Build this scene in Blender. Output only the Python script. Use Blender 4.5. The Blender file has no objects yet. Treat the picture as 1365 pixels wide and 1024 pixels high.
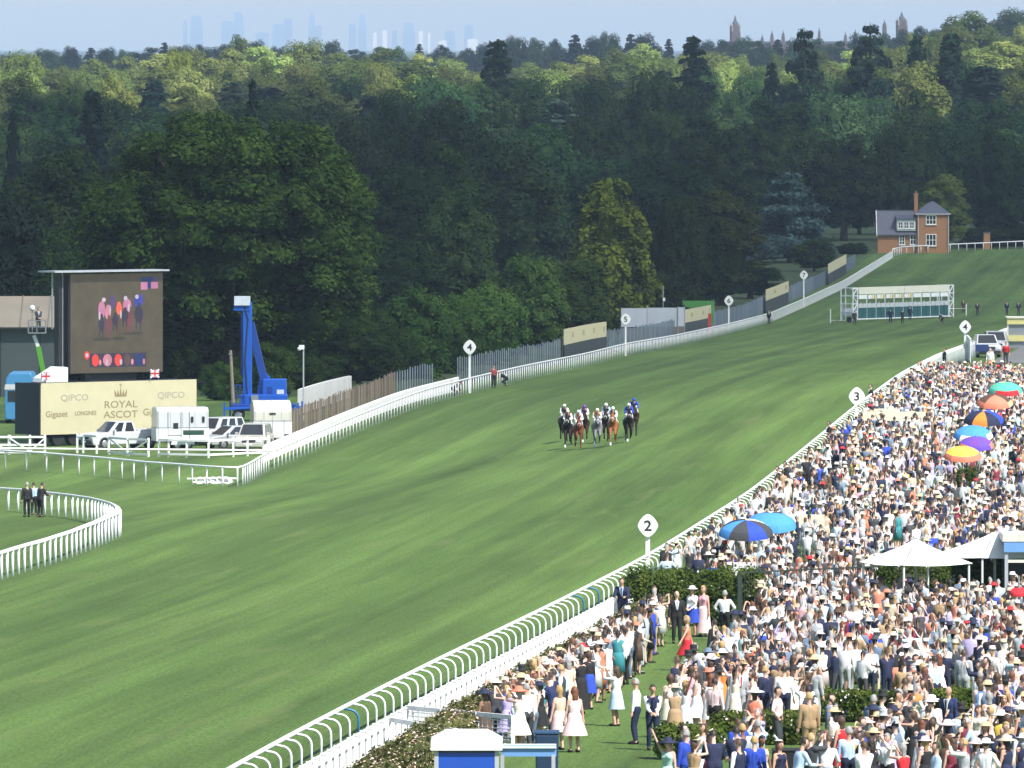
import bpy, bmesh, math, random
import numpy as np
from mathutils import Vector, Matrix

random.seed(7)
rng = np.random.default_rng(7)
sc = bpy.context.scene
col = sc.collection
R = math.radians

# ---------------------------------------------------------------- camera
# a long telephoto shot from a grandstand balcony; metres, +Y along the view
F = 14200.0          # focal length in pixels of a 1365 px wide frame
ZC = 38.0            # camera height
HZ = 60.0            # picture row of eye level
cam_d = bpy.data.cameras.new('camera')
cam = bpy.data.objects.new('camera', cam_d); col.objects.link(cam)
cam.location = (0, 0, ZC)
cam.rotation_euler = (R(90), 0, 0)
cam_d.sensor_width = 36.0
cam_d.lens = 36.0 * F / 1365.0
cam_d.shift_y = -(512.0 - HZ) / 1365.0
cam_d.clip_start = 1.0
cam_d.clip_end = 120000.0
sc.camera = cam

# ---------------------------------------------------------------- light
SUN_EL = R(50)
SUN_AZ = R(138)      # clockwise from the view direction: from the right, behind the camera
to_sun = Vector((math.sin(SUN_AZ) * math.cos(SUN_EL), math.cos(SUN_AZ) * math.cos(SUN_EL), math.sin(SUN_EL)))
world = bpy.data.worlds.new('World'); sc.world = world
world.use_nodes = True
wn = world.node_tree.nodes; wl = world.node_tree.links
wn.clear()
wo = wn.new('ShaderNodeOutputWorld'); wb = wn.new('ShaderNodeBackground'); ws = wn.new('ShaderNodeTexSky')
ws.sky_type = 'NISHITA'; ws.sun_disc = False
ws.sun_elevation = SUN_EL; ws.sun_rotation = SUN_AZ
ws.air_density = 1.0; ws.dust_density = 0.6; ws.ozone_density = 1.6
wb.inputs['Strength'].default_value = 0.098
wl.new(ws.outputs[0], wb.inputs[0]); wl.new(wb.outputs[0], wo.inputs[0])
sun_d = bpy.data.lights.new('sun', 'SUN'); sun = bpy.data.objects.new('sun', sun_d); col.objects.link(sun)
sun_d.energy = 4.6; sun_d.angle = R(0.53); sun_d.color = (1.0, 0.965, 0.905)
sun.rotation_euler = (-to_sun).to_track_quat('-Z', 'Y').to_euler()
sun.location = (60, -60, 160)
vs = sc.view_settings
vs.view_transform = 'Standard'; vs.look = 'None'; vs.gamma = 1.0; vs.use_curve_mapping = False
vs.exposure = 0.8
cy = sc.cycles
cy.max_bounces = 5; cy.diffuse_bounces = 2; cy.glossy_bounces = 2; cy.transmission_bounces = 3
cy.volume_bounces = 0; cy.transparent_max_bounces = 8
cy.use_denoising = True
cy.caustics_reflective = False; cy.caustics_refractive = False

# ---------------------------------------------------------------- geometry of the place
def px2x(px, Y): return (px - 682.5) / F * Y
def XR(Y): return (1718 - 682.5) / F * Y - 354850 / F      # running rail on the stand side
def XL(Y): return (1676 - 682.5) / F * Y - 858000 / F      # running rail on the far side
_RY = [0, 200, 257, 306, 363, 392, 415, 494, 560, 616, 685, 758, 810, 939, 1100, 1300, 1500, 1800, 2000, 2600, 3200, 4000, 5200, 7000, 50000]
_RH = [17.6, 17.8, 18.3, 19.1, 20.2, 20.7, 21.1, 21.9, 22.0, 22.0, 22.3, 23.2, 24.1, 26.2, 29.4, 33.2, 35.0, 35.2, 35.0, 31, 27, 23, 19, 20, 26]
_LY = [0, 300, 400, 455, 493, 552, 600, 633, 717, 769, 824, 879, 957, 1018, 1106, 1219, 1318, 1420, 1557, 1765, 2000, 2600, 3200, 4000, 5200, 7000, 50000]
_LH = [18, 20.0, 21.8, 22.6, 22.9, 24.2, 25.5, 26.1, 26.0, 26.1, 26.8, 27.6, 28.9, 29.7, 31.3, 33.05, 34.4, 35, 35.6, 35.3, 35, 31, 27, 23, 19, 20, 26]
_gr = np.concatenate([np.arange(0, 2400, 4.0), np.geomspace(2400, 50000, 120)])
def _smooth(ys, hs):
    v = np.interp(_gr, ys, hs)
    k = np.hanning(17); k /= k.sum()
    n = 590
    a = np.concatenate([np.full(8, v[0]), v[:n + 8]])
    v2 = v.copy(); v2[:n] = np.convolve(a, k, 'valid')[:n]
    return v2
_HR = _smooth(_RY, _RH); _HL = _smooth(_LY, _LH)
def G(X, Y):
    """ground height, arrays or scalars"""
    hr = np.interp(Y, _gr, _HR); hl = np.interp(Y, _gr, _HL)
    t = np.clip((X - XR(Y)) / (XL(Y) - XR(Y)), 0, 1)
    t = t * t * (3 - 2 * t)
    h = hr + (hl - hr) * t
    pxx = 682.5 + F * X / np.maximum(Y, 1)
    rise = np.clip((pxx - 1120) / 180, 0, 1) * np.clip((Y - 2300) / 700, 0, 1) * np.clip((9000 - Y) / 3000, 0, 1)
    return ZC - h + 9.5 * rise
def g(X, Y): return float(G(X, Y))
def proj(X, Y, Z): return 682.5 + F * X / Y, HZ + F * (ZC - Z) / Y
def on_ground(px, py):
    """the ground point seen at a picture point"""
    lo, hi = 150.0, 4000.0
    for _ in range(60):
        m = 0.5 * (lo + hi)
        if HZ + F * (ZC - g(px2x(px, m), m)) / m > py: lo = m
        else: hi = m
    Y = 0.5 * (lo + hi); X = px2x(px, Y)
    return X, Y, g(X, Y)
def zat(py, Y): return ZC - (py - HZ) * Y / F

# ---------------------------------------------------------------- materials
MATS = {}
def lin(c):
    return tuple((x / 255 / 12.92 if x / 255 <= 0.04045 else ((x / 255 + 0.055) / 1.055) ** 2.4) for x in c)
def mat(name, color=(0.5, 0.5, 0.5), rough=0.6, vary=0.12, scale=3.0, metal=0.0, bump=0.0, emit=0.0, objcol=False, attr=None, spec=0.5, coords='Object'):
    if name in MATS: return MATS[name]
    m = bpy.data.materials.new(name); m.use_nodes = True
    nt = m.node_tree; n = nt.nodes; l = nt.links; n.clear()
    out = n.new('ShaderNodeOutputMaterial'); b = n.new('ShaderNodeBsdfPrincipled')
    l.new(b.outputs[0], out.inputs[0])
    b.inputs['Roughness'].default_value = rough; b.inputs['Metallic'].default_value = metal
    b.inputs['Specular IOR Level'].default_value = spec
    tc = n.new('ShaderNodeTexCoord'); nz = n.new('ShaderNodeTexNoise')
    nz.inputs['Scale'].default_value = scale; nz.inputs['Detail'].default_value = 4
    l.new(tc.outputs[coords], nz.inputs['Vector'])
    mr = n.new('ShaderNodeMapRange'); l.new(nz.outputs['Fac'], mr.inputs[0])
    mr.inputs[1].default_value = 0.25; mr.inputs[2].default_value = 0.75
    mr.inputs[3].default_value = 1 - vary; mr.inputs[4].default_value = 1 + vary
    mx = n.new('ShaderNodeMix'); mx.data_type = 'RGBA'; mx.blend_type = 'MULTIPLY'; mx.inputs[0].default_value = 1
    if objcol:
        oi = n.new('ShaderNodeObjectInfo'); l.new(oi.outputs['Color'], mx.inputs[6])
    elif attr:
        at = n.new('ShaderNodeAttribute'); at.attribute_name = attr; l.new(at.outputs['Color'], mx.inputs[6])
    else:
        mx.inputs[6].default_value = (*color, 1)
    l.new(mr.outputs[0], mx.inputs[7])
    l.new(mx.outputs[2], b.inputs['Base Color'])
    if bump:
        bp = n.new('ShaderNodeBump'); bp.inputs['Strength'].default_value = bump; bp.inputs['Distance'].default_value = 0.02
        l.new(nz.outputs['Fac'], bp.inputs['Height']); l.new(bp.outputs[0], b.inputs['Normal'])
    if emit:
        l.new(mx.outputs[2], b.inputs['Emission Color']); b.inputs['Emission Strength'].default_value = emit
    MATS[name] = m
    return m

def leaf_mat(name, c1, c2, scale=0.35, trans=0.25, rnd=0.25):
    """foliage: two greens mixed by noise, nudged per tree, with light coming through the leaves"""
    if name in MATS: return MATS[name]
    m = bpy.data.materials.new(name); m.use_nodes = True
    nt = m.node_tree; n = nt.nodes; l = nt.links; n.clear()
    out = n.new('ShaderNodeOutputMaterial')
    d = n.new('ShaderNodeBsdfDiffuse'); t = n.new('ShaderNodeBsdfTranslucent'); ms = n.new('ShaderNodeMixShader')
    ms.inputs[0].default_value = trans
    tc = n.new('ShaderNodeTexCoord'); oi = n.new('ShaderNodeObjectInfo')
    ad = n.new('ShaderNodeVectorMath'); ad.operation = 'ADD'
    l.new(tc.outputs['Object'], ad.inputs[0]); l.new(oi.outputs['Location'], ad.inputs[1])
    nz = n.new('ShaderNodeTexNoise'); nz.inputs['Scale'].default_value = scale; nz.inputs['Detail'].default_value = 5; nz.inputs['Roughness'].default_value = 0.65
    l.new(ad.outputs[0], nz.inputs['Vector'])
    cr = n.new('ShaderNodeMapRange'); cr.inputs[1].default_value = 0.35; cr.inputs[2].default_value = 0.65
    l.new(nz.outputs['Fac'], cr.inputs[0])
    mx = n.new('ShaderNodeMix'); mx.data_type = 'RGBA'
    mx.inputs[6].default_value = (*c1, 1); mx.inputs[7].default_value = (*c2, 1)
    l.new(cr.outputs[0], mx.inputs[0])
    hs = n.new('ShaderNodeHueSaturation')
    v = n.new('ShaderNodeMapRange'); v.inputs[3].default_value = 1 - rnd; v.inputs[4].default_value = 1 + rnd
    l.new(oi.outputs['Random'], v.inputs[0]); l.new(v.outputs[0], hs.inputs['Value'])
    h = n.new('ShaderNodeMapRange'); h.inputs[3].default_value = 0.485; h.inputs[4].default_value = 0.512
    sw = n.new('ShaderNodeMath'); sw.operation = 'FRACT'; m7 = n.new('ShaderNodeMath'); m7.operation = 'MULTIPLY'; m7.inputs[1].default_value = 7.31
    l.new(oi.outputs['Random'], m7.inputs[0]); l.new(m7.outputs[0], sw.inputs[0]); l.new(sw.outputs[0], h.inputs[0]); l.new(h.outputs[0], hs.inputs['Hue'])
    l.new(mx.outputs[2], hs.inputs['Color'])
    mo = n.new('ShaderNodeMix'); mo.data_type = 'RGBA'; mo.blend_type = 'MULTIPLY'; mo.inputs[0].default_value = 1
    l.new(hs.outputs[0], mo.inputs[6]); l.new(oi.outputs['Color'], mo.inputs[7])
    l.new(mo.outputs[2], d.inputs[0]); l.new(mo.outputs[2], t.inputs[0])
    l.new(d.outputs[0], ms.inputs[1]); l.new(t.outputs[0], ms.inputs[2]); l.new(ms.outputs[0], out.inputs[0])
    MATS[name] = m
    return m

# ---------------------------------------------------------------- mesh helpers
class MB:
    """collects shapes and links them as one mesh object"""
    def __init__(s): s.v = []; s.f = []
    def add(s, vs, fs):
        o = len(s.v); s.v += [tuple(v) for v in vs]; s.f += [tuple(i + o for i in f) for f in fs]; return s
    def box(s, c, d, rz=0.0, taper=1.0):
        x, y, z = d[0] / 2, d[1] / 2, d[2] / 2
        vs = [(-x, -y, -z), (x, -y, -z), (x, y, -z), (-x, y, -z)] + [(a * taper, b * taper, z) for a, b in ((-x, -y), (x, -y), (x, y), (-x, y))]
        cc, ss = math.cos(rz), math.sin(rz)
        vs = [(c[0] + a * cc - b * ss, c[1] + a * ss + b * cc, c[2] + e) for a, b, e in vs]
        return s.add(vs, [(3, 2, 1, 0), (4, 5, 6, 7), (0, 1, 5, 4), (1, 2, 6, 5), (2, 3, 7, 6), (3, 0, 4, 7)])
    def bar(s, a, b, w, h=None, up=(0, 0, 1)):
        """box beam from a to b, w wide and h high"""
        h = h or w; a = Vector(a); b = Vector(b); d = (b - a)
        if d.length < 1e-6: return s
        d.normalize(); u = Vector(up)
        if abs(d.dot(u)) > 0.95: u = Vector((0, 1, 0))
        sd = d.cross(u).normalized(); u = sd.cross(d).normalized()
        q = [sd * w / 2 + u * h / 2, -sd * w / 2 + u * h / 2, -sd * w / 2 - u * h / 2, sd * w / 2 - u * h / 2]
        return s.add([a + k for k in q] + [b + k for k in q], [(0, 1, 2, 3), (7, 6, 5, 4), (0, 4, 5, 1), (1, 5, 6, 2), (2, 6, 7, 3), (3, 7, 4, 0)])
    def tube(s, pts, r, n=8, cap=True):
        """round tube along points; r a number or one per point"""
        pts = [Vector(p) for p in pts]; k = len(pts)
        rs = r if isinstance(r, (list, tuple)) else [r] * k
        vs = []; prev = None
        for i, p in enumerate(pts):
            d = (pts[min(i + 1, k - 1)] - pts[max(i - 1, 0)]).normalized()
            u = Vector((0, 0, 1)) if abs(d.z) < 0.9 else Vector((0, 1, 0))
            if prev is not None: u = prev
            sd = d.cross(u).normalized(); u = sd.cross(d).normalized(); prev = u
            for j in range(n):
                a = 2 * math.pi * j / n
                vs.append(p + (sd * math.cos(a) + u * math.sin(a)) * rs[i])
        fs = [(i * n + j, i * n + (j + 1) % n, (i + 1) * n + (j + 1) % n, (i + 1) * n + j) for i in range(k - 1) for j in range(n)]
        if cap: fs += [tuple(range(n))[::-1], tuple(range((k - 1) * n, k * n))]
        return s.add(vs, fs)
    def lathe(s, prof, n=16, c=(0, 0, 0), sx=1, sy=1):
        """prof: (r, z) from the bottom up"""
        vs = []; fs = []
        for r, z in prof:
            for j in range(n):
                a = 2 * math.pi * j / n
                vs.append((c[0] + r * sx * math.cos(a), c[1] + r * sy * math.sin(a), c[2] + z))
        k = len(prof)
        fs = [(i * n + j, i * n + (j + 1) % n, (i + 1) * n + (j + 1) % n, (i + 1) * n + j) for i in range(k - 1) for j in range(n)]
        fs += [tuple(range(n))[::-1], tuple(range((k - 1) * n, k * n))]
        return s.add(vs, fs)
    def ball(s, c, r, n=10, m=6):
        rx, ry, rz = r if isinstance(r, (list, tuple)) else (r, r, r)
        vs = []; fs = []
        for i in range(1, m):
            th = math.pi * i / m
            for j in range(n):
                a = 2 * math.pi * j / n
                vs.append((c[0] + rx * math.sin(th) * math.cos(a), c[1] + ry * math.sin(th) * math.sin(a), c[2] - rz * math.cos(th)))
        b = len(vs); vs += [(c[0], c[1], c[2] - rz), (c[0], c[1], c[2] + rz)]
        fs = [(i * n + j, i * n + (j + 1) % n, (i + 1) * n + (j + 1) % n, (i + 1) * n + j) for i in range(m - 2) for j in range(n)]
        fs += [(b, (j + 1) % n, j) for j in range(n)] + [(b + 1, (m - 2) * n + j, (m - 2) * n + (j + 1) % n) for j in range(n)]
        return s.add(vs, fs)
    def capsule(s, a, b, ra, rb, n=10):
        a = Vector(a); b = Vector(b); d = b - a; L = d.length; d.normalize()
        pts, rs = [], []
        for q in (1.0, 0.8, 0.4): pts.append(a - d * ra * q); rs.append(ra * math.sqrt(max(1 - q * q, 0.004)))
        pts.append(a); rs.append(ra); pts.append(b); rs.append(rb)
        for q in (0.4, 0.8, 1.0): pts.append(b + d * rb * q); rs.append(rb * math.sqrt(max(1 - q * q, 0.004)))
        return s.tube(pts, rs, n)
    def loft(s, rings, n=14, bottom=True):
        """rings: (centre, rx, ry) stacked; horizontal ellipses"""
        vs = []
        for c, rx, ry in rings:
            for j in range(n):
                a = 2 * math.pi * j / n
                vs.append((c[0] + rx * math.cos(a), c[1] + ry * math.sin(a), c[2]))
        k = len(rings)
        fs = [(i * n + j, i * n + (j + 1) % n, (i + 1) * n + (j + 1) % n, (i + 1) * n + j) for i in range(k - 1) for j in range(n)]
        fs += ([tuple(range(n))[::-1]] if bottom else []) + [tuple(range((k - 1) * n, k * n))]
        return s.add(vs, fs)
    def prism(s, poly, a, b, axis='x'):
        """polygon (p, q) extruded from a to b along an axis; axis x: (y, z), y: (x, z), z: (x, y)"""
        def P(p, q, t): return {'x': (t, p, q), 'y': (p, t, q), 'z': (p, q, t)}[axis]
        n = len(poly)
        vs = [P(p, q, a) for p, q in poly] + [P(p, q, b) for p, q in poly]
        return s.add(vs, [tuple(range(n))[::-1], tuple(range(n, 2 * n))] + [(i, (i + 1) % n, n + (i + 1) % n, n + i) for i in range(n)])
    def mesh(s, name, m=None, smooth=False):
        me = bpy.data.meshes.new(name); me.from_pydata([tuple(v) for v in s.v], [], s.f)
        bm = bmesh.new(); bm.from_mesh(me); bmesh.ops.recalc_face_normals(bm, faces=bm.faces); bm.to_mesh(me); bm.free()
        if smooth: me.polygons.foreach_set('use_smooth', [True] * len(me.polygons))
        if m: me.materials.append(m)
        me.update()
        return me
    def build(s, name, m, parent=None, loc=(0, 0, 0), rz=0.0, smooth=False, bevel=0.0):
        o = put(name, s.mesh(name, m, smooth), parent, loc, rz)
        if bevel:
            b = o.modifiers.new('bevel', 'BEVEL'); b.width = bevel; b.segments = 2; b.limit_method = 'ANGLE'; b.angle_limit = R(35)
        return o

def put(name, me, parent=None, loc=(0, 0, 0), rz=0.0, color=None, scale=None):
    o = bpy.data.objects.new(name, me); col.objects.link(o)
    o.parent = parent; o.location = loc; o.rotation_euler = (0, 0, rz)
    if color: o.color = (*color[:3], 1)
    if scale: o.scale = scale if isinstance(scale, (tuple, list)) else (scale,) * 3
    return o
def tag(o, label=None, cat=None, group=None, kind=None):
    if label: o['label'] = label
    if cat: o['category'] = cat
    if group: o['group'] = group
    if kind: o['kind'] = kind
    return o
def thing(name, label, cat, loc, rz=0.0, group=None):
    o = bpy.data.objects.new(name, None); col.objects.link(o); o.location = loc; o.rotation_euler = (0, 0, rz)
    o.empty_display_size = 0.3
    return tag(o, label, cat, group)
_bench = bpy.data.scenes.new('bench')          # empty scene where meshes are evaluated, removed at the end
def evaluated(o):
    _bench.collection.objects.link(o)
    vl = _bench.view_layers[0]; vl.update(); dg = vl.depsgraph
    return bpy.data.meshes.new_from_object(o.evaluated_get(dg), depsgraph=dg)
def text_mesh(txt, size, depth=0.01, align='CENTER', sx=1.0, bold=0.0):
    c = bpy.data.curves.new('lettering', 'FONT'); c.body = txt; c.size = size; c.extrude = depth; c.align_x = align; c.align_y = 'CENTER'
    c.offset = bold; c.resolution_u = 3
    o = bpy.data.objects.new('lettering', c); me = evaluated(o)
    bpy.data.objects.remove(o); bpy.data.curves.remove(c)
    # stand it up: text x -> x, text y -> z, facing -y
    for v in me.vertices: v.co = (v.co.x * sx, -v.co.z, v.co.y)
    me.materials.clear()
    return me
def applied(me, mods):
    """mesh with modifiers applied: mods = [(type, {settings})]"""
    o = bpy.data.objects.new('tmp', me)
    for i, (t, st) in enumerate(mods):
        md = o.modifiers.new('m%d' % i, t)
        for k, v in st.items(): setattr(md, k, v)
    r = evaluated(o)
    bpy.data.objects.remove(o)
    return r
def quads_mesh(name, V, m, cols=None, smooth=False):
    """V: (n, k, 3) array of separate k-gons"""
    n, k = V.shape[:2]
    me = bpy.data.meshes.new(name)
    me.vertices.add(n * k); me.vertices.foreach_set('co', V.reshape(-1).astype(np.float32))
    me.loops.add(n * k); me.loops.foreach_set('vertex_index', np.arange(n * k, dtype=np.int32))
    me.polygons.add(n); me.polygons.foreach_set('loop_start', np.arange(0, n * k, k, dtype=np.int32))
    me.update(calc_edges=True)
    if m: me.materials.append(m)
    return me
# ================================================================ the ground
def ground_material():
    m = bpy.data.materials.new('turf_grass'); m.use_nodes = True
    nt = m.node_tree; n = nt.nodes; l = nt.links; n.clear()
    out = n.new('ShaderNodeOutputMaterial'); b = n.new('ShaderNodeBsdfPrincipled'); l.new(b.outputs[0], out.inputs[0])
    b.inputs['Roughness'].default_value = 0.75; b.inputs['Specular IOR Level'].default_value = 0.18
    tc = n.new('ShaderNodeTexCoord'); sx = n.new('ShaderNodeSeparateXYZ'); l.new(tc.outputs['Object'], sx.inputs[0])
    mu = n.new('ShaderNodeMath'); mu.operation = 'MULTIPLY_ADD'; mu.inputs[1].default_value = -0.0715
    l.new(sx.outputs[1], mu.inputs[0]); l.new(sx.outputs[0], mu.inputs[2])       # distance across the course
    def stretched(su, sv, detail=3, rough=0.5, off=0.0):
        a = n.new('ShaderNodeMath'); a.operation = 'MULTIPLY'; a.inputs[1].default_value = su; l.new(mu.outputs[0], a.inputs[0])
        c = n.new('ShaderNodeMath'); c.operation = 'MULTIPLY_ADD'; c.inputs[1].default_value = sv; c.inputs[2].default_value = off; l.new(sx.outputs[1], c.inputs[0])
        k = n.new('ShaderNodeCombineXYZ'); l.new(a.outputs[0], k.inputs[0]); l.new(c.outputs[0], k.inputs[1])
        z = n.new('ShaderNodeTexNoise'); z.inputs['Scale'].default_value = 1; z.inputs['Detail'].default_value = detail; z.inputs['Roughness'].default_value = rough
        l.new(k.outputs[0], z.inputs['Vector']); return z.outputs['Fac']
    def mix(fac, a, bb, lo=0.35, hi=0.65):
        r = n.new('ShaderNodeMapRange'); r.inputs[1].default_value = lo; r.inputs[2].default_value = hi; l.new(fac, r.inputs[0])
        x = n.new('ShaderNodeMix'); x.data_type = 'RGBA'; l.new(r.outputs[0], x.inputs[0])
        for s, v in ((6, a), (7, bb)):
            if isinstance(v, tuple): x.inputs[s].default_value = (*v, 1)
            else: l.new(v, x.inputs[s])
        return x.outputs[2]
    def times(c, fac, lo, hi, a, bb):
        r = n.new('ShaderNodeMapRange'); r.inputs[1].default_value = lo; r.inputs[2].default_value = hi; r.inputs[3].default_value = a; r.inputs[4].default_value = bb; l.new(fac, r.inputs[0])
        x = n.new('ShaderNodeMix'); x.data_type = 'RGBA'; x.blend_type = 'MULTIPLY'; x.inputs[0].default_value = 1
        l.new(c, x.inputs[6]); l.new(r.outputs[0], x.inputs[7]); return x.outputs[2]
    c = mix(stretched(0.22, 0.011, 3, 0.55), (0.060, 0.108, 0.022), (0.090, 0.152, 0.034))      # worn and fresh strips
    c = times(c, stretched(0.55, 0.0028, 3, 0.6, 9.0), 0.32, 0.68, 0.8, 1.22)                      # mower passes along the course
    wv = n.new('ShaderNodeMath'); wv.operation = 'MULTIPLY'; wv.inputs[1].default_value = 2 * math.pi / 7.4; l.new(mu.outputs[0], wv.inputs[0])
    sn_ = n.new('ShaderNodeMath'); sn_.operation = 'SINE'; l.new(wv.outputs[0], sn_.inputs[0])
    c = times(c, sn_.outputs[0], -0.5, 0.5, 0.93, 1.07)                                          # mowing bands
    c = times(c, stretched(0.05, 0.02, 2, 0.5, 31.0), 0.3, 0.7, 0.9, 1.1)                     # broad patches
    c = times(c, stretched(2.6, 0.05, 4, 0.7, 3.0), 0.35, 0.65, 0.89, 1.11)
    c = times(c, stretched(14.0, 1.1, 4, 0.75, 5.0), 0.38, 0.62, 0.72, 1.28)                      # tufts
    c = mix(stretched(6.0, 0.5, 4, 0.7, 12.0), c, (0.12, 0.15, 0.045), 0.6, 0.85)                # dry blades
    c = mix(stretched(7.0, 0.9, 5, 0.8, 44.0), c, (0.045, 0.06, 0.02), 0.69, 0.77)                # hoof-cut scrapes
    c = mix(stretched(0.5, 0.035, 4, 0.7, 71.0), c, (0.125, 0.165, 0.05), 0.56, 0.8)               # worn, paler turf
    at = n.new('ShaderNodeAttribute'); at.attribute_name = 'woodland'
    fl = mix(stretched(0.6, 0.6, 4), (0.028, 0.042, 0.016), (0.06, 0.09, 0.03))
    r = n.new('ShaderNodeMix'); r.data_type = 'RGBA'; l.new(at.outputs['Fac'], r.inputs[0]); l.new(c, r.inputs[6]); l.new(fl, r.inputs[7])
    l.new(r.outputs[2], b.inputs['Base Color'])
    bp = n.new('ShaderNodeBump'); bp.inputs['Strength'].default_value = 0.5; bp.inputs['Distance'].default_value = 0.03
    l.new(stretched(9.0, 2.0, 4, 0.7, 2.0), bp.inputs['Height']); l.new(bp.outputs[0], b.inputs['Normal'])
    return m
GRASS = ground_material()
ys = np.concatenate([np.arange(-100, 1900, 6.0), np.arange(1900, 4000, 50.0), np.geomspace(4000, 48000, 40)])
us = np.concatenate([[-3000, -1500, -700, -350, -200, -140], np.arange(-100, 70, 3.0), [80, 110, 160, 300, 600, 1200, 3000]])
YY, UU = np.meshgrid(ys, us, indexing='ij')
XX = UU + np.maximum(YY, 0) * 0.0715
XX = np.where(np.abs(UU) > 150, UU + np.minimum(np.maximum(YY, 0), 3000) * 0.0715, UU + np.minimum(np.maximum(YY, 0), 9000) * 0.0715)
ZZ = G(XX, np.maximum(YY, 1.0))
nv, nu = XX.shape
gv = np.stack([XX, YY, ZZ], -1).reshape(-1, 3)
idx = np.arange(nv * nu).reshape(nv, nu)
gf = np.stack([idx[:-1, :-1], idx[:-1, 1:], idx[1:, 1:], idx[1:, :-1]], -1).reshape(-1, 4)
me = bpy.data.meshes.new('ground'); me.from_pydata(gv.tolist(), [], gf.tolist())
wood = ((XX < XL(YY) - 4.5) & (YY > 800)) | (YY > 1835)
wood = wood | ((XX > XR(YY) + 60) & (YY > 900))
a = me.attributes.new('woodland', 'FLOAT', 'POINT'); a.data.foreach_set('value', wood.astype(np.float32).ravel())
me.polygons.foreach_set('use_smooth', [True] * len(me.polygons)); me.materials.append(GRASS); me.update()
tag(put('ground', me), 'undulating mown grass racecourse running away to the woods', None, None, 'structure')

def strip(name, s0, s1, Y0, Y1, m, lift, step=4.0, base=XR):
    """a sheet laid on the ground between two offsets from a rail line"""
    Ys = np.arange(Y0, Y1 + 0.1, step); vs = []
    for Y in Ys:
        for s in np.linspace(s0, s1, 5):
            X = base(Y) + s; vs.append((X, Y, g(X, Y) + lift))
    fs = [(i * 5 + j, i * 5 + j + 1, i * 5 + j + 6, i * 5 + j + 5) for i in range(len(Ys) - 1) for j in range(4)]
    return MB().add(vs, fs).build(name, m)
tag(strip('service_road', 2.4, 30, 800, 1500, mat('asphalt', (0.17, 0.17, 0.165), 0.9, 0.2, 0.6), 0.03), 'grey tarmac service road beside the far end of the running rail', None, None, 'structure')

# ================================================================ clouds and haze
def cloud(label, cx, cy, sx, sy, tau, alt=900.0, rz=0.0, seed=0):
    bm = bmesh.new(); bmesh.ops.create_icosphere(bm, subdivisions=4, radius=1.0)
    rn = random.Random(seed); ph = [rn.uniform(0, 6.28) for _ in range(9)]
    for v in bm.verts:
        p = v.co
        d = 1 + 0.05 * math.sin(5 * p.x + ph[0]) * math.sin(4 * p.y + ph[1]) + 0.05 * math.sin(9 * p.x + 6 * p.y + ph[2]) + 0.03 * math.sin(17 * p.y - 11 * p.x + ph[3])
        z = p.z * (1.0 if p.z > 0 else 0.5)
        v.co = (p.x * d * sx, p.y * d * sy, z * d * 110)
    me = bpy.data.meshes.new('cloud'); bm.to_mesh(me); bm.free()
    m = bpy.data.materials.new('cloud_vapour'); m.use_nodes = True
    n = m.node_tree.nodes; l = m.node_tree.links; n.clear()
    o = n.new('ShaderNodeOutputMaterial'); v = n.new('ShaderNodeVolumePrincipled')
    v.inputs['Color'].default_value = (0.98, 0.98, 0.98, 1); v.inputs['Density'].default_value = tau / (165 / math.sin(SUN_EL)); v.inputs['Anisotropy'].default_value = 0.6
    l.new(v.outputs[0], o.inputs['Volume']); me.materials.append(m)
    k = alt / math.sin(SUN_EL)
    ob = put('cloud', me, None, (cx + to_sun.x * k, cy + to_sun.y * k, alt), rz)
    return tag(ob, label, None, None, 'structure')
cloud('broad fair-weather cloud drifting over the far half of the course', -430, 1660, 1050, 985, 1.5, seed=1)
cloud('distant fair-weather cloud drifting beyond the lit tree belt', 800, 8200, 5000, 4150, 1.8, seed=2)

hz = MB().box((0, 24300, 101), (9000, 50600, 202))
m = bpy.data.materials.new('summer_haze'); m.use_nodes = True
n = m.node_tree.nodes; n.clear(); o_ = n.new('ShaderNodeOutputMaterial'); v_ = n.new('ShaderNodeVolumePrincipled')
v_.inputs['Color'].default_value = (0.57, 0.755, 1.0, 1); v_.inputs['Density'].default_value = 3.6e-5; v_.inputs['Anisotropy'].default_value = -0.3
m.node_tree.links.new(v_.outputs[0], o_.inputs['Volume'])
ho = hz.build('haze', m); tag(ho, 'pale blue summer haze softening the distance', None, None, 'stuff')

# ================================================================ trees
BARK = mat('bark', (0.075, 0.06, 0.045), 0.9, 0.3, 4, bump=0.4)
LEAF = {
    'oak': leaf_mat('oak_leaves', (0.009, 0.024, 0.008), (0.042, 0.074, 0.018)),
    'lime': leaf_mat('pale_broad_leaves', (0.058, 0.094, 0.024), (0.125, 0.170, 0.052)),  # own pale green, also used to colour the far belt as sunlit
    'mid': leaf_mat('mid_green_leaves', (0.014, 0.034, 0.012), (0.044, 0.076, 0.022)),
    'fir': leaf_mat('dark_needles', (0.010, 0.022, 0.015), (0.024, 0.043, 0.026)),
    'cedar': leaf_mat('blue_cedar_needles', (0.035, 0.062, 0.058), (0.075, 0.115, 0.105)),
    'gold': leaf_mat('golden_conifer_sprays', (0.04, 0.065, 0.014), (0.13, 0.155, 0.028)),
    'hedge': leaf_mat('hedge_leaves', (0.028, 0.055, 0.014), (0.085, 0.12, 0.03), 2.0),
    'rose': leaf_mat('rose_leaves', (0.075, 0.095, 0.03), (0.17, 0.17, 0.065), 2.5),
}
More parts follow.
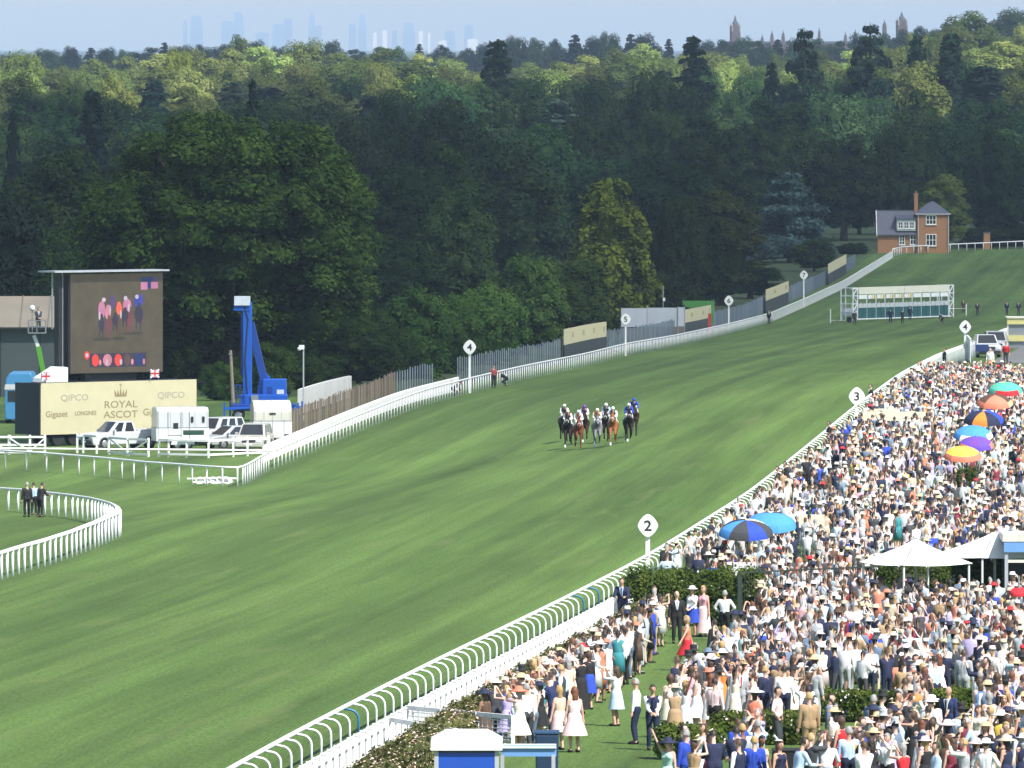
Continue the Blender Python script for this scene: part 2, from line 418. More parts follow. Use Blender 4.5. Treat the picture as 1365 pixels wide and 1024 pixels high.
def leaf_quads(C, N, size, r, jitter=0.75, up=0.0):
    """one bent diamond of leaves at each point of C, facing roughly along N"""
    k = len(C)
    nn = N + r.normal(0, jitter, (k, 3)) + np.array([0, 0, up]); nn /= np.linalg.norm(nn, axis=1, keepdims=True) + 1e-9
    t = np.cross(nn, r.normal(0, 1, (k, 3))); t /= np.linalg.norm(t, axis=1, keepdims=True) + 1e-9
    b = np.cross(nn, t)
    s = (size * r.uniform(0.6, 1.35, (k, 1)))
    a = 0.5 * s; w = 0.36 * s
    fold = nn * (0.12 * s)
    return np.stack([C - t * a, C + b * w - fold, C + t * a, C - b * w - fold], 1)
def broadleaf(seed, W, H, lobes=26, leaves=7000, size=0.55, low=0.0, irregular=0.25, base=0.2):
    """crown arrays and the branch skeleton for one broad-leaved tree; base at the origin"""
    r = np.random.default_rng(seed)
    cz = H * (1 + low) / 2; az = H * (1 - low) / 2; ax = W / 2
    L = []; rad = []
    k = 0
    while len(L) < lobes and k < 4000:
        k += 1
        d = r.normal(0, 1, 3); d /= np.linalg.norm(d); 
        if d[2] < -0.97: continue
        q = r.uniform(0.5, 0.86)
        p = np.array([d[0] * ax, d[1] * ax, d[2] * az]) * q
        rr = min(ax, az) * r.uniform(base, base + irregular)
        if any(np.linalg.norm(p - a) < 0.5 * (rr + b) for a, b in zip(L, rad)): continue
        L.append(p); rad.append(rr)
    L.append(np.zeros(3)); rad.append(min(ax, az) * 0.55)
    L = np.array(L); rad = np.array(rad)
    area = rad ** 2; cnt = (leaves * area / area.sum()).astype(int)
    C, N = [], []
    for p, rr, c in zip(L, rad, cnt):
        d = r.normal(0, 1, (c, 3)); d /= np.linalg.norm(d, axis=1, keepdims=True)
        d[:, 2] = np.where(d[:, 2] < -0.35, -d[:, 2], d[:, 2])
        rr2 = rr * (r.uniform(0.62, 1.08, (c, 1)) ** 0.6)
        # small sprays standing off the lobe
        rr2 *= 1 + 0.16 * np.sin(d[:, :1] * 9 + p[0]) * np.sin(d[:, 1:2] * 8 + p[1]) + 0.08 * np.sin(d[:, 2:3] * 17 + p[2])
        q = p + d * rr2 * np.array([1, 1, 0.86])
        inside = np.zeros(c, bool)
        for p2, r2 in zip(L, rad):
            if p2 is not p: inside |= (np.linalg.norm((q - p2) / np.array([1, 1, 0.86]), axis=1) < r2 * 0.66)
        q = q[~inside]; C.append(q); N.append(d[~inside])
    C = np.concatenate(C); N = np.concatenate(N)
    C[:, 2] += cz
    V = leaf_quads(C, N, size, r, 0.45, 0.95)
    core = MB(); core.ball((0, 0, cz), (ax * 0.55, ax * 0.55, az * 0.62), 12, 8)
    for p, rr in zip(L, rad):
        core.ball((p[0], p[1], p[2] + cz), (rr * 0.5, rr * 0.5, rr * 0.42), 7, 5)
    tr = MB()
    tk = max(0.03 * H, 0.25)
    tr.tube([(0, 0, -0.6), (0, 0, 0.15 * H), (0.02 * W, 0, 0.4 * H), (0, 0.01 * W, 0.7 * H)], [tk * 1.25, tk, tk * 0.7, tk * 0.25], 8)
    for i in range(0, len(L) - 1, 3):
        p = L[i]
        tr.tube([(0, 0, H * 0.22), (p[0] * 0.5, p[1] * 0.5, (p[2] + cz) * 0.72), (p[0], p[1], p[2] + cz)], [tk * 0.45, tk * 0.3, tk * 0.1], 5)
    return V, core, tr
def conifer(seed, W, H, tiers=15, leaves=5000, size=0.5, low=0.06, flat=False, top=0.06, power=0.9):
    """whorled branches, drooping or flat; base at the origin"""
    r = np.random.default_rng(seed); C = []; N = []; core = MB(); tr = MB()
    tr.tube([(0, 0, -0.6), (0, 0, H * 0.5), (0, 0, H * 0.98)], [0.022 * H, 0.014 * H, 0.003 * H], 8)
    prof = lambda t: (W / 2) * (top + (1 - top) * (1 - t) ** power)
    bl = []
    for i in range(tiers):
        t = low + (1 - low) * (i + r.uniform(-0.2, 0.2)) / tiers
        t = min(max(t, low), 0.97)
        nb = 5 if flat else 7
        for j in range(nb):
            a = r.uniform(0, 6.28); L = prof(t) * r.uniform(0.8, 1.14)
            bl.append((t, a, L))
    tot = sum(b[2] ** 1.3 for b in bl)
    for t, a, L in bl:
        c = int(leaves * L ** 1.3 / tot) + 3
        s = r.uniform(0.06, 1, c) ** 0.5
        droop = (-0.10 if flat else -0.36) * L
        wid = (0.34 if flat else 0.22) * L * np.sin(np.pi * np.clip(s, 0, 1)) + 0.25
        y = r.normal(0, 0.5, c) * wid
        z = t * H + droop * s ** 1.6 + (0.12 * L if flat else 0) + r.normal(0, 0.10 + 0.05 * L, c)
        q = np.stack([np.cos(a) * s * L - np.sin(a) * y, np.sin(a) * s * L + np.cos(a) * y, z], 1)
        C.append(q); N.append(np.stack([np.cos(a) * np.full(c, 0.45), np.sin(a) * np.full(c, 0.45), np.full(c, 0.8)], 1))
        tr.tube([(0, 0, t * H), (math.cos(a) * L * 0.9, math.sin(a) * L * 0.9, t * H + droop * 0.8)], [0.05 + 0.012 * L, 0.02], 4, False)
    n_ = 10
    core.lathe([(prof(low + (1 - low) * q) * (0.1 if flat else 0.34), H * (low + (0.98 - low) * q)) for q in np.linspace(0, 1, n_)], 9)
    C = np.concatenate(C); N = np.concatenate(N)
    return leaf_quads(C, N, size, r, 0.5, 0.1), core, tr
def tree_meshes(kind, parts):
    V, core, tr = parts
    cv = np.array(core.v); 
    me = bpy.data.meshes.new('crown')
    k = len(V); nq = V.reshape(-1, 3)
    verts = np.concatenate([nq, cv]) if len(cv) else nq
    fl = [f for f in core.f]
    loops = np.concatenate([np.arange(k * 4)] + [np.array([i + k * 4 for f in fl for i in f])]) if fl else np.arange(k * 4)
    starts = np.concatenate([np.arange(0, k * 4, 4), k * 4 + np.cumsum([0] + [len(f) for f in fl[:-1]])]) if fl else np.arange(0, k * 4, 4)
    me.vertices.add(len(verts)); me.vertices.foreach_set('co', verts.reshape(-1).astype(np.float32))
    me.loops.add(len(loops)); me.loops.foreach_set('vertex_index', loops.astype(np.int32))
    me.polygons.add(len(starts)); me.polygons.foreach_set('loop_start', starts.astype(np.int32))
    me.update(calc_edges=True)
    tm = tr.mesh('trunk', BARK, True)
    return me, tm
PROTO = {}
def proto(key, kind, parts, W, H):
    cm, tm = tree_meshes(kind, parts); PROTO[key] = (cm, tm, W, H)
proto('oak_a', 'oak', broadleaf(11, 14, 17, 60, 17000, 0.46, irregular=0.16), 14, 17)
proto('oak_b', 'oak', broadleaf(12, 15, 15, 66, 17000, 0.46, irregular=0.2), 15, 15)
proto('oak_c', 'oak', broadleaf(13, 12, 18, 55, 16000, 0.44, irregular=0.16), 12, 18)
proto('tall', 'mid', broadleaf(14, 10, 19, 60, 16000, 0.4, irregular=0.16), 10, 19)
proto('bush', 'mid', broadleaf(15, 8, 6.5, 46, 14000, 0.24, low=-0.25, irregular=0.16), 8, 6.5)
proto('fir_a', 'fir', conifer(21, 9, 22, 22, 13000, 0.62, power=0.75), 9, 22)
proto('fir_b', 'fir', conifer(22, 8, 20, 20, 12000, 0.62, power=0.6, top=0.12), 8, 20)
proto('column', 'fir', conifer(23, 6, 20, 24, 12000, 0.52, power=0.38, top=0.1), 6, 20)
proto('cedar', 'cedar', conifer(24, 15, 16, 13, 15000, 0.5, flat=True, power=0.72, top=0.06), 15, 16)
proto('gold', 'gold', conifer(25, 11, 14, 19, 18000, 0.42, power=0.42, top=0.1), 11, 14)
proto('great_oak', 'oak', broadleaf(31, 28, 22.5, 300, 120000, 0.34, low=0.03, irregular=0.1, base=0.1), 28, 22.5)
_var = {}
def crown_of(key, leaf):
    """the crown mesh of a kind with a given foliage; shared between trees"""
    if (key, leaf) not in _var:
        c = PROTO[key][0].copy(); c.materials.clear(); c.materials.append(LEAF[leaf]); _var[(key, leaf)] = c
    return _var[(key, leaf)]
def tree(name, label, key, leaf, px, top, wpx, Y, group=None, tint=(1, 1, 1), depth=None, X=None):
    """a tree whose crown is centred on picture column px, reaching row top, wpx wide at distance Y"""
    if 690 < Y < 1790:
        while px2x(px, Y) + 0.52 * wpx * Y / F > XL(Y) - 5.2 and Y < 1790: Y += 4
    X = px2x(px, Y)
    z0 = g(X, Y); W = wpx * Y / F; H = max(zat(top, Y) - z0, 2.0)
    _, tm, w0, h0 = PROTO[key]
    o = thing(name, label, 'tree' if H > 4.5 else 'bush', (X, Y, z0 - 0.05), random.uniform(0, 6.28), group)
    sxy = W / w0
    o.scale = (sxy, sxy, H / h0)
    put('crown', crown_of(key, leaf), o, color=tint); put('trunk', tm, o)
    return o
# ---------------------------------------------------------------- trees that stand out
T = tree
T('oak_tree', 'huge spreading dark green oak behind the cream hoarding and big screen', 'great_oak', 'oak', 312, 138, 462, 850, tint=(1.3, 1.3, 1.0))
T('yew_tree', 'dark bluish tree at the left edge behind the grey shed', 'oak_c', 'fir', 8, 246, 130, 930, tint=(1.2, 1.15, 1.2))
T('fir_tree', 'dark fir tip poking up just behind the huge oak', 'fir_a', 'fir', 336, 98, 52, 1500)
T('fir_tree', 'small dark pointed fir at the left edge above the bluish tree', 'fir_b', 'fir', 18, 140, 44, 1500)
T('fir_tree', 'dense dark fir clump top left of the huge oak', 'fir_b', 'fir', 122, 112, 92, 1550)
T('oak_tree', 'mid green tree filling the gap left of the huge oak', 'oak_a', 'mid', 92, 190, 190, 1050)
T('oak_tree', 'loose mid green tree between shed roof and huge oak', 'oak_b', 'mid', 60, 300, 130, 960, tint=(0.8, 0.85, 0.8))
T('conifer_tree', 'yellow green broad conifer standing alone behind the white wall', 'gold', 'gold', 812, 232, 162, 1120, tint=(1.25, 1.3, 1.0))
T('cedar_tree', 'blue grey cedar with flat tiers left of the brick house', 'cedar', 'cedar', 1052, 226, 165, 1560, tint=(1.35, 1.4, 1.5))
T('birch_tree', 'pale brownish birch left of the blue cedar', 'tall', 'lime', 962, 252, 120, 1420, tint=(0.62, 0.58, 0.55))
T('lime_tree', 'slim light green tree right behind the brick house', 'tall', 'lime', 1258, 231, 72, 1840, tint=(1.5, 1.5, 1.1))
T('wellingtonia_tree', 'broad dark wellingtonia rising left of centre against the skyline', 'fir_b', 'fir', 664, 48, 100, 2500, tint=(1.5, 1.35, 1.1))
T('fir_tree', 'tall dark fir right of centre on the upper slope', 'fir_a', 'fir', 924, 43, 110, 2500)
T('cedar_tree', 'tall dark cedar with a bent leaning tip on the skyline', 'cedar', 'fir', 1072, 32, 112, 2500, tint=(1.1, 1.1, 1.1))
T('fir_tree', 'short pointed fir left of the bent-tipped cedar', 'fir_b', 'fir', 1029, 79, 50, 2450)
T('cedar_tree', 'tall tiered dark cedar right of the bent-tipped one', 'cedar', 'fir', 1160, 26, 122, 2520, tint=(1.05, 1.05, 1.1))
T('cypress_tree', 'slender dark column of cypress beside the tall tiered cedar', 'column', 'fir', 1222, 41, 44, 2550, tint=(1.2, 1.3, 1.2))
T('cypress_tree', 'thick dark column of cypress near the right edge of the skyline', 'column', 'fir', 1268, 40, 58, 2550, tint=(1.2, 1.3, 1.2))
T('oak_tree', 'large sunlit dome of pale green tree on the right skyline', 'oak_a', 'lime', 1282, 13, 118, 3400, tint=(0.85, 0.9, 0.8))
T('oak_tree', 'dark round tree on the skyline in the top right corner', 'oak_b', 'oak', 1348, 13, 80, 4300)
T('lime_tree', 'bright yellow green treetop on the far left skyline', 'oak_b', 'lime', 34, 70, 76, 3300, tint=(1.7, 1.6, 0.9))
T('lime_tree', 'yellow flowering treetop catching sun on the left ridge', 'oak_b', 'lime', 240, 66, 50, 3150, tint=(1.7, 1.55, 0.7))
T('lime_tree', 'sunlit pale treetop below the tallest far towers', 'oak_a', 'lime', 318, 44, 56, 3500)
T('chestnut_tree', 'brown green round tree right of the bright conifer', 'oak_b', 'mid', 905, 262, 90, 1300, tint=(0.85, 0.75, 0.7))

# light green bushes and trees behind the paling fence; raised tints also imitate light
for i, (px, top, w, Y, key, leaf, tint, lab) in enumerate([
    (352, 452, 92, 800, 'bush', 'mid', (1.8, 1.9, 1.3), 'fresh green bush behind the blue crane'),
    (292, 478, 60, 790, 'bush', 'mid', (1.8, 1.9, 1.3), 'small green bush left of the blue crane'),
    (418, 470, 90, 830, 'bush', 'oak', (0.8, 0.8, 0.8), 'dark bush behind the camera pole'),
    (478, 430, 110, 860, 'oak_b', 'oak', (0.9, 0.9, 0.9), 'dark low tree under the right side of the huge oak'),
    (548, 376, 110, 885, 'bush', 'mid', (1.6, 1.7, 1.3), 'tall leafy bush where the timber fence turns grey'),
    (600, 386, 100, 905, 'bush', 'mid', (1.9, 2.0, 1.4), 'light green bush above the distance marker four'),
    (652, 372, 110, 930, 'bush', 'mid', (1.7, 1.8, 1.2), 'mid green bush above the person in red'),
    (700, 342, 120, 965, 'oak_b', 'mid', (1.7, 1.75, 1.3), 'rounded green tree left of the first cream hoarding'),
    (755, 345, 110, 1000, 'oak_b', 'mid', (1.6, 1.65, 1.3), 'rounded green tree above the first cream hoarding'),
    (786, 395, 60, 1040, 'bush', 'mid', (0.9, 0.9, 0.8), 'low bush between cream hoarding and marker five'),
    (862, 360, 110, 1180, 'tall', 'mid', (0.75, 0.75, 0.7), 'upright green tree rising behind the white wall panels'),
    (930, 330, 110, 1250, 'oak_c', 'oak', (0.75, 0.75, 0.8), 'dark tree rising behind the green banner'),
    (1000, 345, 90, 1390, 'oak_c', 'oak', (0.8, 0.8, 0.9), 'dark tree behind the second cream hoarding'),
    (1085, 318, 60, 1560, 'oak_b', 'oak', (0.9, 0.9, 0.9), 'dark low tree near the farthest hoarding'),
    (1136, 322, 50, 1795, 'bush', 'oak', (0.9, 0.9, 1.0), 'dark bush just left of the brick house'),
    (1310, 300, 80, 1850, 'bush', 'oak', (0.9, 0.9, 1.0), 'dark garden shrub right of the brick house'),
    (1352, 296, 70, 1860, 'bush', 'oak', (0.8, 0.8, 0.9), 'dark garden shrub at the right edge behind the far rail')]):
    T('shrub', lab, key, leaf, px, top, w, Y, tint=tint)

# ---------------------------------------------------------------- the wood, row behind row; paler, bluer tints farther back paint in haze
def where(px):
    for x, s in ((150, 'at the far left'), (330, 'above the big screen'), (540, 'above the huge oak'), (720, 'above the person in red'), (890, 'above the yellow green conifer'),
                 (1010, 'above marker six'), (1150, 'above the blue cedar'), (1290, 'above the brick house')):
        if px < x: return s
    return 'at the right edge'
_seen = set()
def unique(lab):
    for w in ('', 'right-hand ', 'rightmost '):
        if w + lab not in _seen: break
    _seen.add(w + lab); return w + lab
def wood_row(Y, prof, w, step, keys, name, look, group, dy=60, jit=14, tint=1.0, skip=()):
    px = -40 + random.uniform(0, step)
    while px < 1420:
        if not any(a < px < b for a, b in skip):
            key, leaf = random.choice(keys)
            ww = w * random.uniform(0.75, 1.3)
            top = np.interp(px, [p[0] for p in prof], [p[1] for p in prof]) + random.uniform(-0.5, 1.2) * jit
            yy = Y + random.uniform(-dy, dy)
            size = 'broad' if ww > w * 1.12 else 'narrow' if ww < w * 0.9 else 'round'
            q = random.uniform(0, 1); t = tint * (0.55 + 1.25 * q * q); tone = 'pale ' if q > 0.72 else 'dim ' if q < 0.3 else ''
            tree(name, unique('%s%s %s %s' % (tone, size, look, where(px))), key, leaf, px, top, ww, yy, group, ((t * random.uniform(0.8, 1.2), t, t * random.uniform(0.85, 1.35)) if leaf != 'lime' else (t * random.uniform(1.05, 1.2), t, t * random.uniform(0.8, 0.95))))  # blue lean of the tint imitates haze
        px += step * random.uniform(0.75, 1.25)
OK = [('oak_a', 'oak'), ('oak_b', 'oak'), ('oak_c', 'oak'), ('tall', 'oak'), ('oak_b', 'mid'), ('oak_a', 'mid'), ('oak_c', 'mid')]
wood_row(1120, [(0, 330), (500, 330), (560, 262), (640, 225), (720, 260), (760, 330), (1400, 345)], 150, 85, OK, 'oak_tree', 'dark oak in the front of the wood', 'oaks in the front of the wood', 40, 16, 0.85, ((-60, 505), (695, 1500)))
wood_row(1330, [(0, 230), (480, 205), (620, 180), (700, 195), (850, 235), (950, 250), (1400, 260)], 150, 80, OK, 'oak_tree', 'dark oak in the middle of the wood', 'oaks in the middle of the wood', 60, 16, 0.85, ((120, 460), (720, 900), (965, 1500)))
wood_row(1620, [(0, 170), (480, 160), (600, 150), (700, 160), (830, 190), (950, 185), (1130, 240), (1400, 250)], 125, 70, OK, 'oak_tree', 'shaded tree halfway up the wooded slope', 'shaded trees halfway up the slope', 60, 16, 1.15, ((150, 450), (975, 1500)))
wood_row(1920, [(0, 150), (500, 130), (620, 120), (760, 160), (850, 150), (1000, 150), (1150, 165), (1250, 175), (1400, 150)], 115, 62, OK, 'oak_tree', 'deep green tree in the upper wood', 'deep green trees in the upper wood', 60, 14, 1.4, ())  # tint raised so the row looks hazed by distance
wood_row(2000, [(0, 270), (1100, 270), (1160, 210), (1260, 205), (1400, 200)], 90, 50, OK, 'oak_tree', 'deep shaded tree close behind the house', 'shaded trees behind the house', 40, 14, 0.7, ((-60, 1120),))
wood_row(2200, [(0, 120), (200, 130), (450, 125), (560, 112), (640, 100), (720, 130), (850, 100), (1000, 125), (1150, 120), (1400, 110)], 105, 58, OK + [('fir_b', 'fir')], 'oak_tree', 'blue shaded tree below the lit belt', 'blue shaded trees below the lit belt', 60, 12, 1.8, ())  # brighter tint again, standing in for thicker haze
wood_row(2560, [(0, 100), (150, 96), (300, 105), (450, 98), (600, 95), (760, 112), (900, 92), (1050, 100), (1150, 86), (1250, 75), (1400, 78)], 95, 55, [('oak_a', 'lime'), ('oak_b', 'mid'), ('oak_c', 'lime'), ('fir_b', 'fir')], 'mixed_tree', 'hazy tree at the lit belt foot', 'hazy trees at the foot of the lit belt', 60, 9, 1.35, ())  # pale leaves and tint imitate sun and haze
LI = [('oak_a', 'lime'), ('oak_b', 'lime'), ('oak_c', 'lime'), ('tall', 'lime')]  # pale leaves with raised tints add painted sunlight to the belt
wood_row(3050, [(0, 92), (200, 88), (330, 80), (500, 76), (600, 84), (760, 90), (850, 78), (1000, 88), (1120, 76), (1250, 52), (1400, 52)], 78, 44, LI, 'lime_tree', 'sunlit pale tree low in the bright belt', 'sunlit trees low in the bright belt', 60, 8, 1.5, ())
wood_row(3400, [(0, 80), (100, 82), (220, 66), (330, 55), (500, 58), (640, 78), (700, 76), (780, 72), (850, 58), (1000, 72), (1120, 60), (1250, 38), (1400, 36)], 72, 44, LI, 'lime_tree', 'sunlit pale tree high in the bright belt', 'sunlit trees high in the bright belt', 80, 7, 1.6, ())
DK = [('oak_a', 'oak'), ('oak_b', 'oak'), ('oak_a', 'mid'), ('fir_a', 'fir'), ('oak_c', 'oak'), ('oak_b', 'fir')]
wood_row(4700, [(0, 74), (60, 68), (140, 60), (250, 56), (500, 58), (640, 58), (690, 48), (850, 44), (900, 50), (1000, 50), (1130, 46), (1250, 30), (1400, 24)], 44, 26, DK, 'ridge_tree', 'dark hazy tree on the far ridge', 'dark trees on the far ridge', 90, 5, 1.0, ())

for i, (px, top, w) in enumerate(sorted([(20, 440, 120), (110, 430, 130), (200, 425, 130), (262, 432, 110), (320, 430, 120), (395, 436, 110), (455, 432, 110), (520, 440, 90), (60, 380, 140), (180, 380, 160), (455, 398, 130), (500, 405, 110), (410, 400, 120), (350, 405, 120)])):
    T('shrub', '%s dark undergrowth bush from the left beneath the wood edge' % 'first second third fourth fifth sixth seventh eighth ninth tenth eleventh twelfth thirteenth fourteenth fifteenth'.split()[i], 'bush', 'oak', px, top, w, 872 + 6 * (i % 3), 'undergrowth along the wood edge', (0.8, 0.85, 0.8))
# ---------------------------------------------------------------- far college and city on the horizon
BRICKFAR = mat('far_red_brick', (0.16, 0.125, 0.125), 0.9, 0.15, 0.1)
STONEFAR = mat('far_pale_stone', (0.55, 0.5, 0.45), 0.9, 0.1, 0.1)
SLATEFAR = mat('far_slate', (0.12, 0.13, 0.15), 0.8, 0.15, 0.1)
def pinnacle_tower(label, px, top, w, Y, base_row, crown=True):
    X = px2x(px, Y); z1 = zat(top, Y); z0 = g(X, Y); W = w * Y / F; zb = zat(base_row, Y)
    o = thing('college_tower', label, 'tower', (X, Y, z0), 0.2, 'far red brick college')
    h = zb - z0; hs = z1 - zb
    MB().box((0, 0, h / 2), (W, W, h)).build('tower_shaft', BRICKFAR, o)
    MB().box((0, 0, h + hs * 0.17), (W * 0.86, W * 0.86, hs * 0.34)).build('belfry', BRICKFAR, o)
    MB().lathe([(W * 0.44, h + hs * 0.34), (W * 0.36, h + hs * 0.5), (W * 0.16, h + hs * 0.66), (W * 0.14, h + hs * 0.74), (0.1, h + hs)], 8).build('spire', SLATEFAR, o)
    if crown:
        for a, b in ((-1, -1), (1, -1), (1, 1), (-1, 1)):
            MB().lathe([(W * 0.09, h), (W * 0.09, h + hs * 0.34), (0.05, h + hs * 0.55)], 6, (a * W * 0.44, b * W * 0.44, 0)).build('turret', STONEFAR, o)
    return o
CY = 11500
pinnacle_tower('hazy red brick tower with domed spire on the skyline right of centre', 980, 20, 12, CY, 42)
pinnacle_tower('square hazy tower with pointed roof behind the tall dark cedar', 1202, 15, 13, CY, 34)
for px, top, w, s in ((1016, 41, 5, 'leftmost short turret in the row beside the domed tower'), (1029, 36, 5, 'second short turret right of the domed tower'), (1044, 36, 5, 'third short turret just left of the bent cedar tip'),
                      (1092, 32, 4, 'slim lone turret right of the bent cedar tip'), (1127, 38, 5, 'low turret at the left end of the row before the tiered cedar'), (1140, 34, 5, 'taller turret left of the tiered cedar'), (1179, 22, 6, 'turret just right of the tiered cedar top')):
    pinnacle_tower('hazy ' + s, px, top + 4, w * 0.8, CY, top + 14, False)
X0, X1 = px2x(960, CY), px2x(1212, CY); zr = zat(58, CY)
o = thing('college_range', 'long low hazy red brick college range on the skyline between the towers', 'building', ((X0 + X1) / 2, CY + 12, g(0, CY)))
MB().box((0, 0, (zr - g(0, CY)) / 2), (X1 - X0, 14, zr - g(0, CY))).build('wall', BRICKFAR, o)
MB().prism([(-7.5, zr - g(0, CY)), (7.5, zr - g(0, CY)), (0, zr - g(0, CY) + 2.4)], -(X1 - X0) / 2, (X1 - X0) / 2, 'x').build('roof', SLATEFAR, o)
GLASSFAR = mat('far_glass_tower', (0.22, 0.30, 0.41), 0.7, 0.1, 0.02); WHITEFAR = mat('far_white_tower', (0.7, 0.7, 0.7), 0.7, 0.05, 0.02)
LY_ = 45000
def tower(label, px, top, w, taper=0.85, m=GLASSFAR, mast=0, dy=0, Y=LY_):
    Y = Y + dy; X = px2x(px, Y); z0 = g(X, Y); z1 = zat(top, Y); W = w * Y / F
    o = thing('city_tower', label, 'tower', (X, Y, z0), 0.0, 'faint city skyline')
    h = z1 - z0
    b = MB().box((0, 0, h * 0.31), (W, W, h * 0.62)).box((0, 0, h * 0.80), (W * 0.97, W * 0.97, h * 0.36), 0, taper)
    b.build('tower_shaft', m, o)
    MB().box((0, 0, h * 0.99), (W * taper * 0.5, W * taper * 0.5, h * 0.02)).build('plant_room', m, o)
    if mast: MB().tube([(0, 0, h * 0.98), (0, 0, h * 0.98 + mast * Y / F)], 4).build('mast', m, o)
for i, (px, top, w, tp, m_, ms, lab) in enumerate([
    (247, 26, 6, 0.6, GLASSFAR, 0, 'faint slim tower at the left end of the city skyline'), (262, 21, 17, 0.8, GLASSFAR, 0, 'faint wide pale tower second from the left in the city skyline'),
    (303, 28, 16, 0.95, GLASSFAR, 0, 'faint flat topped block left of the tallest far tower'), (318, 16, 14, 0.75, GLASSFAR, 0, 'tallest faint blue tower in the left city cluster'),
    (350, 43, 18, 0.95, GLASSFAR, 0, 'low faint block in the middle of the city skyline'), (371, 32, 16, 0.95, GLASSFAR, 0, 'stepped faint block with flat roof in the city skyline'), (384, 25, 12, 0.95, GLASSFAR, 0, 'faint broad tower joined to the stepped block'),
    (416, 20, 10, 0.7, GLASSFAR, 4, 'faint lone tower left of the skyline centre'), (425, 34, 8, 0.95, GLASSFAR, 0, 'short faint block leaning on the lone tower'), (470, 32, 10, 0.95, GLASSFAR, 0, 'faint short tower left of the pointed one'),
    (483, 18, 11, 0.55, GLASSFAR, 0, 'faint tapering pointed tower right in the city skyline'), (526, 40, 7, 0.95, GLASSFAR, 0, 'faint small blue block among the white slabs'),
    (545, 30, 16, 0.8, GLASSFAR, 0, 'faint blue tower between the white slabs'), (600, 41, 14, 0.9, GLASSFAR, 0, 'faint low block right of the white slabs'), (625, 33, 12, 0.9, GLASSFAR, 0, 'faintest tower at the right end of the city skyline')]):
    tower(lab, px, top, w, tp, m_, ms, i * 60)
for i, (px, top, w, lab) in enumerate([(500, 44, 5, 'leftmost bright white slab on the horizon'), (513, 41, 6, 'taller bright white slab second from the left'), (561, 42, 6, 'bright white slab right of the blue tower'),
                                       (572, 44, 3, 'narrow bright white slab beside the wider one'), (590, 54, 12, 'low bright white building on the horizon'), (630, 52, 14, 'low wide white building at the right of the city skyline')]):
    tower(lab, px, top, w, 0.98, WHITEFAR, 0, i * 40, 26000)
# ================================================================ rails and fences
WHITE = mat('white_plastic', (0.80, 0.81, 0.82), 0.45, 0.05, 1.5)
WHITEW = mat('white_painted_wood', (0.78, 0.78, 0.76), 0.6, 0.08, 2.5)
BLUEP = mat('blue_plastic', (0.04, 0.17, 0.32), 0.45, 0.08, 2)
GREYM = mat('grey_metal', (0.30, 0.32, 0.34), 0.5, 0.12, 2, metal=0.4)
BLACK = mat('black_paint', (0.018, 0.019, 0.022), 0.5, 0.15, 2)
CREAM = mat('cream_board', (0.56, 0.51, 0.325), 0.7, 0.06, 0.8)
DARKB = mat('dark_navy_board', (0.022, 0.028, 0.04), 0.6, 0.12, 0.8)
def rel(o, p): return (p[0] - o.location.x, p[1] - o.location.y, p[2] - o.location.z)
def along(off, Ys, base, h):
    return [(base(Y) + off, Y, g(base(Y) + off, Y) + h) for Y in Ys]
def stuff_part(name, parts, m, parent):
    o = parts.build(name, m, parent); o['kind'] = 'stuff'; return o

# --- stand side: plastic running rail on goosenecks
def goose_mesh(m):
    pts = [(0.42, 0, -0.1), (0.42, 0, 0.88)]
    for i in range(1, 6):
        a = R(90 * i / 5); pts.append((0.42 - 0.26 * (1 - math.cos(a)), 0, 0.88 + 0.26 * math.sin(a)))
    pts.append((0.0, 0, 1.17))
    return MB().tube(pts, 0.033, 7).mesh('post', m, True)
GO = goose_mesh(WHITE); GOB = goose_mesh(BLUEP)
rail = thing('running_rail', 'white plastic running rail on curved goosenecks along the crowded side of the course', 'rail', (XR(230), 230, g(XR(230), 230)))
Ys = np.arange(226, 972, 4.0)
MB().tube([rel(rail, p) for p in along(0, Ys, XR, 1.19)], 0.062, 8).build('rail_tube', WHITE, rail, smooth=True)
k = 0; Y = 227.0
while Y < 968:
    blue = abs(Y - 281.0) < 1.35 or abs(Y - 371.5) < 1.35 or abs(Y - 380) < 1.35
    X = XR(Y); put('post', GOB if blue else GO, rail, rel(rail, (X, Y, g(X, Y))), color=None)
    Y += 2.72
# --- stand side: picket fence in front of the roses
def picket_mesh(h=1.0, w=0.075):
    return MB().prism([(-w / 2, 0.04), (w / 2, 0.04), (w / 2, h - 0.06), (0, h), (-w / 2, h - 0.06)], -0.011, 0.011, 'x').mesh('picket', WHITEW)
PK = picket_mesh()
pf = thing('picket_fence', 'white wooden picket fence between the goosenecked rail and the roses', 'fence', (XR(240) + 1.1, 240, g(XR(240), 240)))
S = 1.25
for z in (0.3, 0.82):
    p = along(S + 0.05, np.arange(236, 386, 5.0), XR, z); b = MB()
    for a_, b_ in zip(p[:-1], p[1:]): b.bar(rel(pf, a_), rel(pf, b_), 0.04, 0.09)
    b.build('fence_rail', WHITEW, pf)
PO = MB().box((0, 0, 0.5), (0.1, 0.1, 1.02)).box((0, 0, 1.03), (0.13, 0.13, 0.05)).mesh('fence_post', WHITEW)
Y = 236.5
while Y < 386:
    X = XR(Y) + S + 0.1; put('fence_post', PO, pf, rel(pf, (X, Y, g(X, Y)))); Y += 1.86
Y = 243.0; k = 0; far = MB(); pv = [tuple(v.co) for v in PK.vertices]; pfc = [tuple(p.vertices) for p in PK.polygons]
while Y < 385:
    X = XR(Y) + S; q = rel(pf, (X, Y, g(X, Y)))
    if k < 300: put('picket', PK, pf, q)
    else: far.add([(a + q[0], b + q[1], c + q[2]) for a, b, c in pv], pfc)
    k += 1; Y += 0.2
stuff_part('pickets_beyond', far, WHITEW, pf)
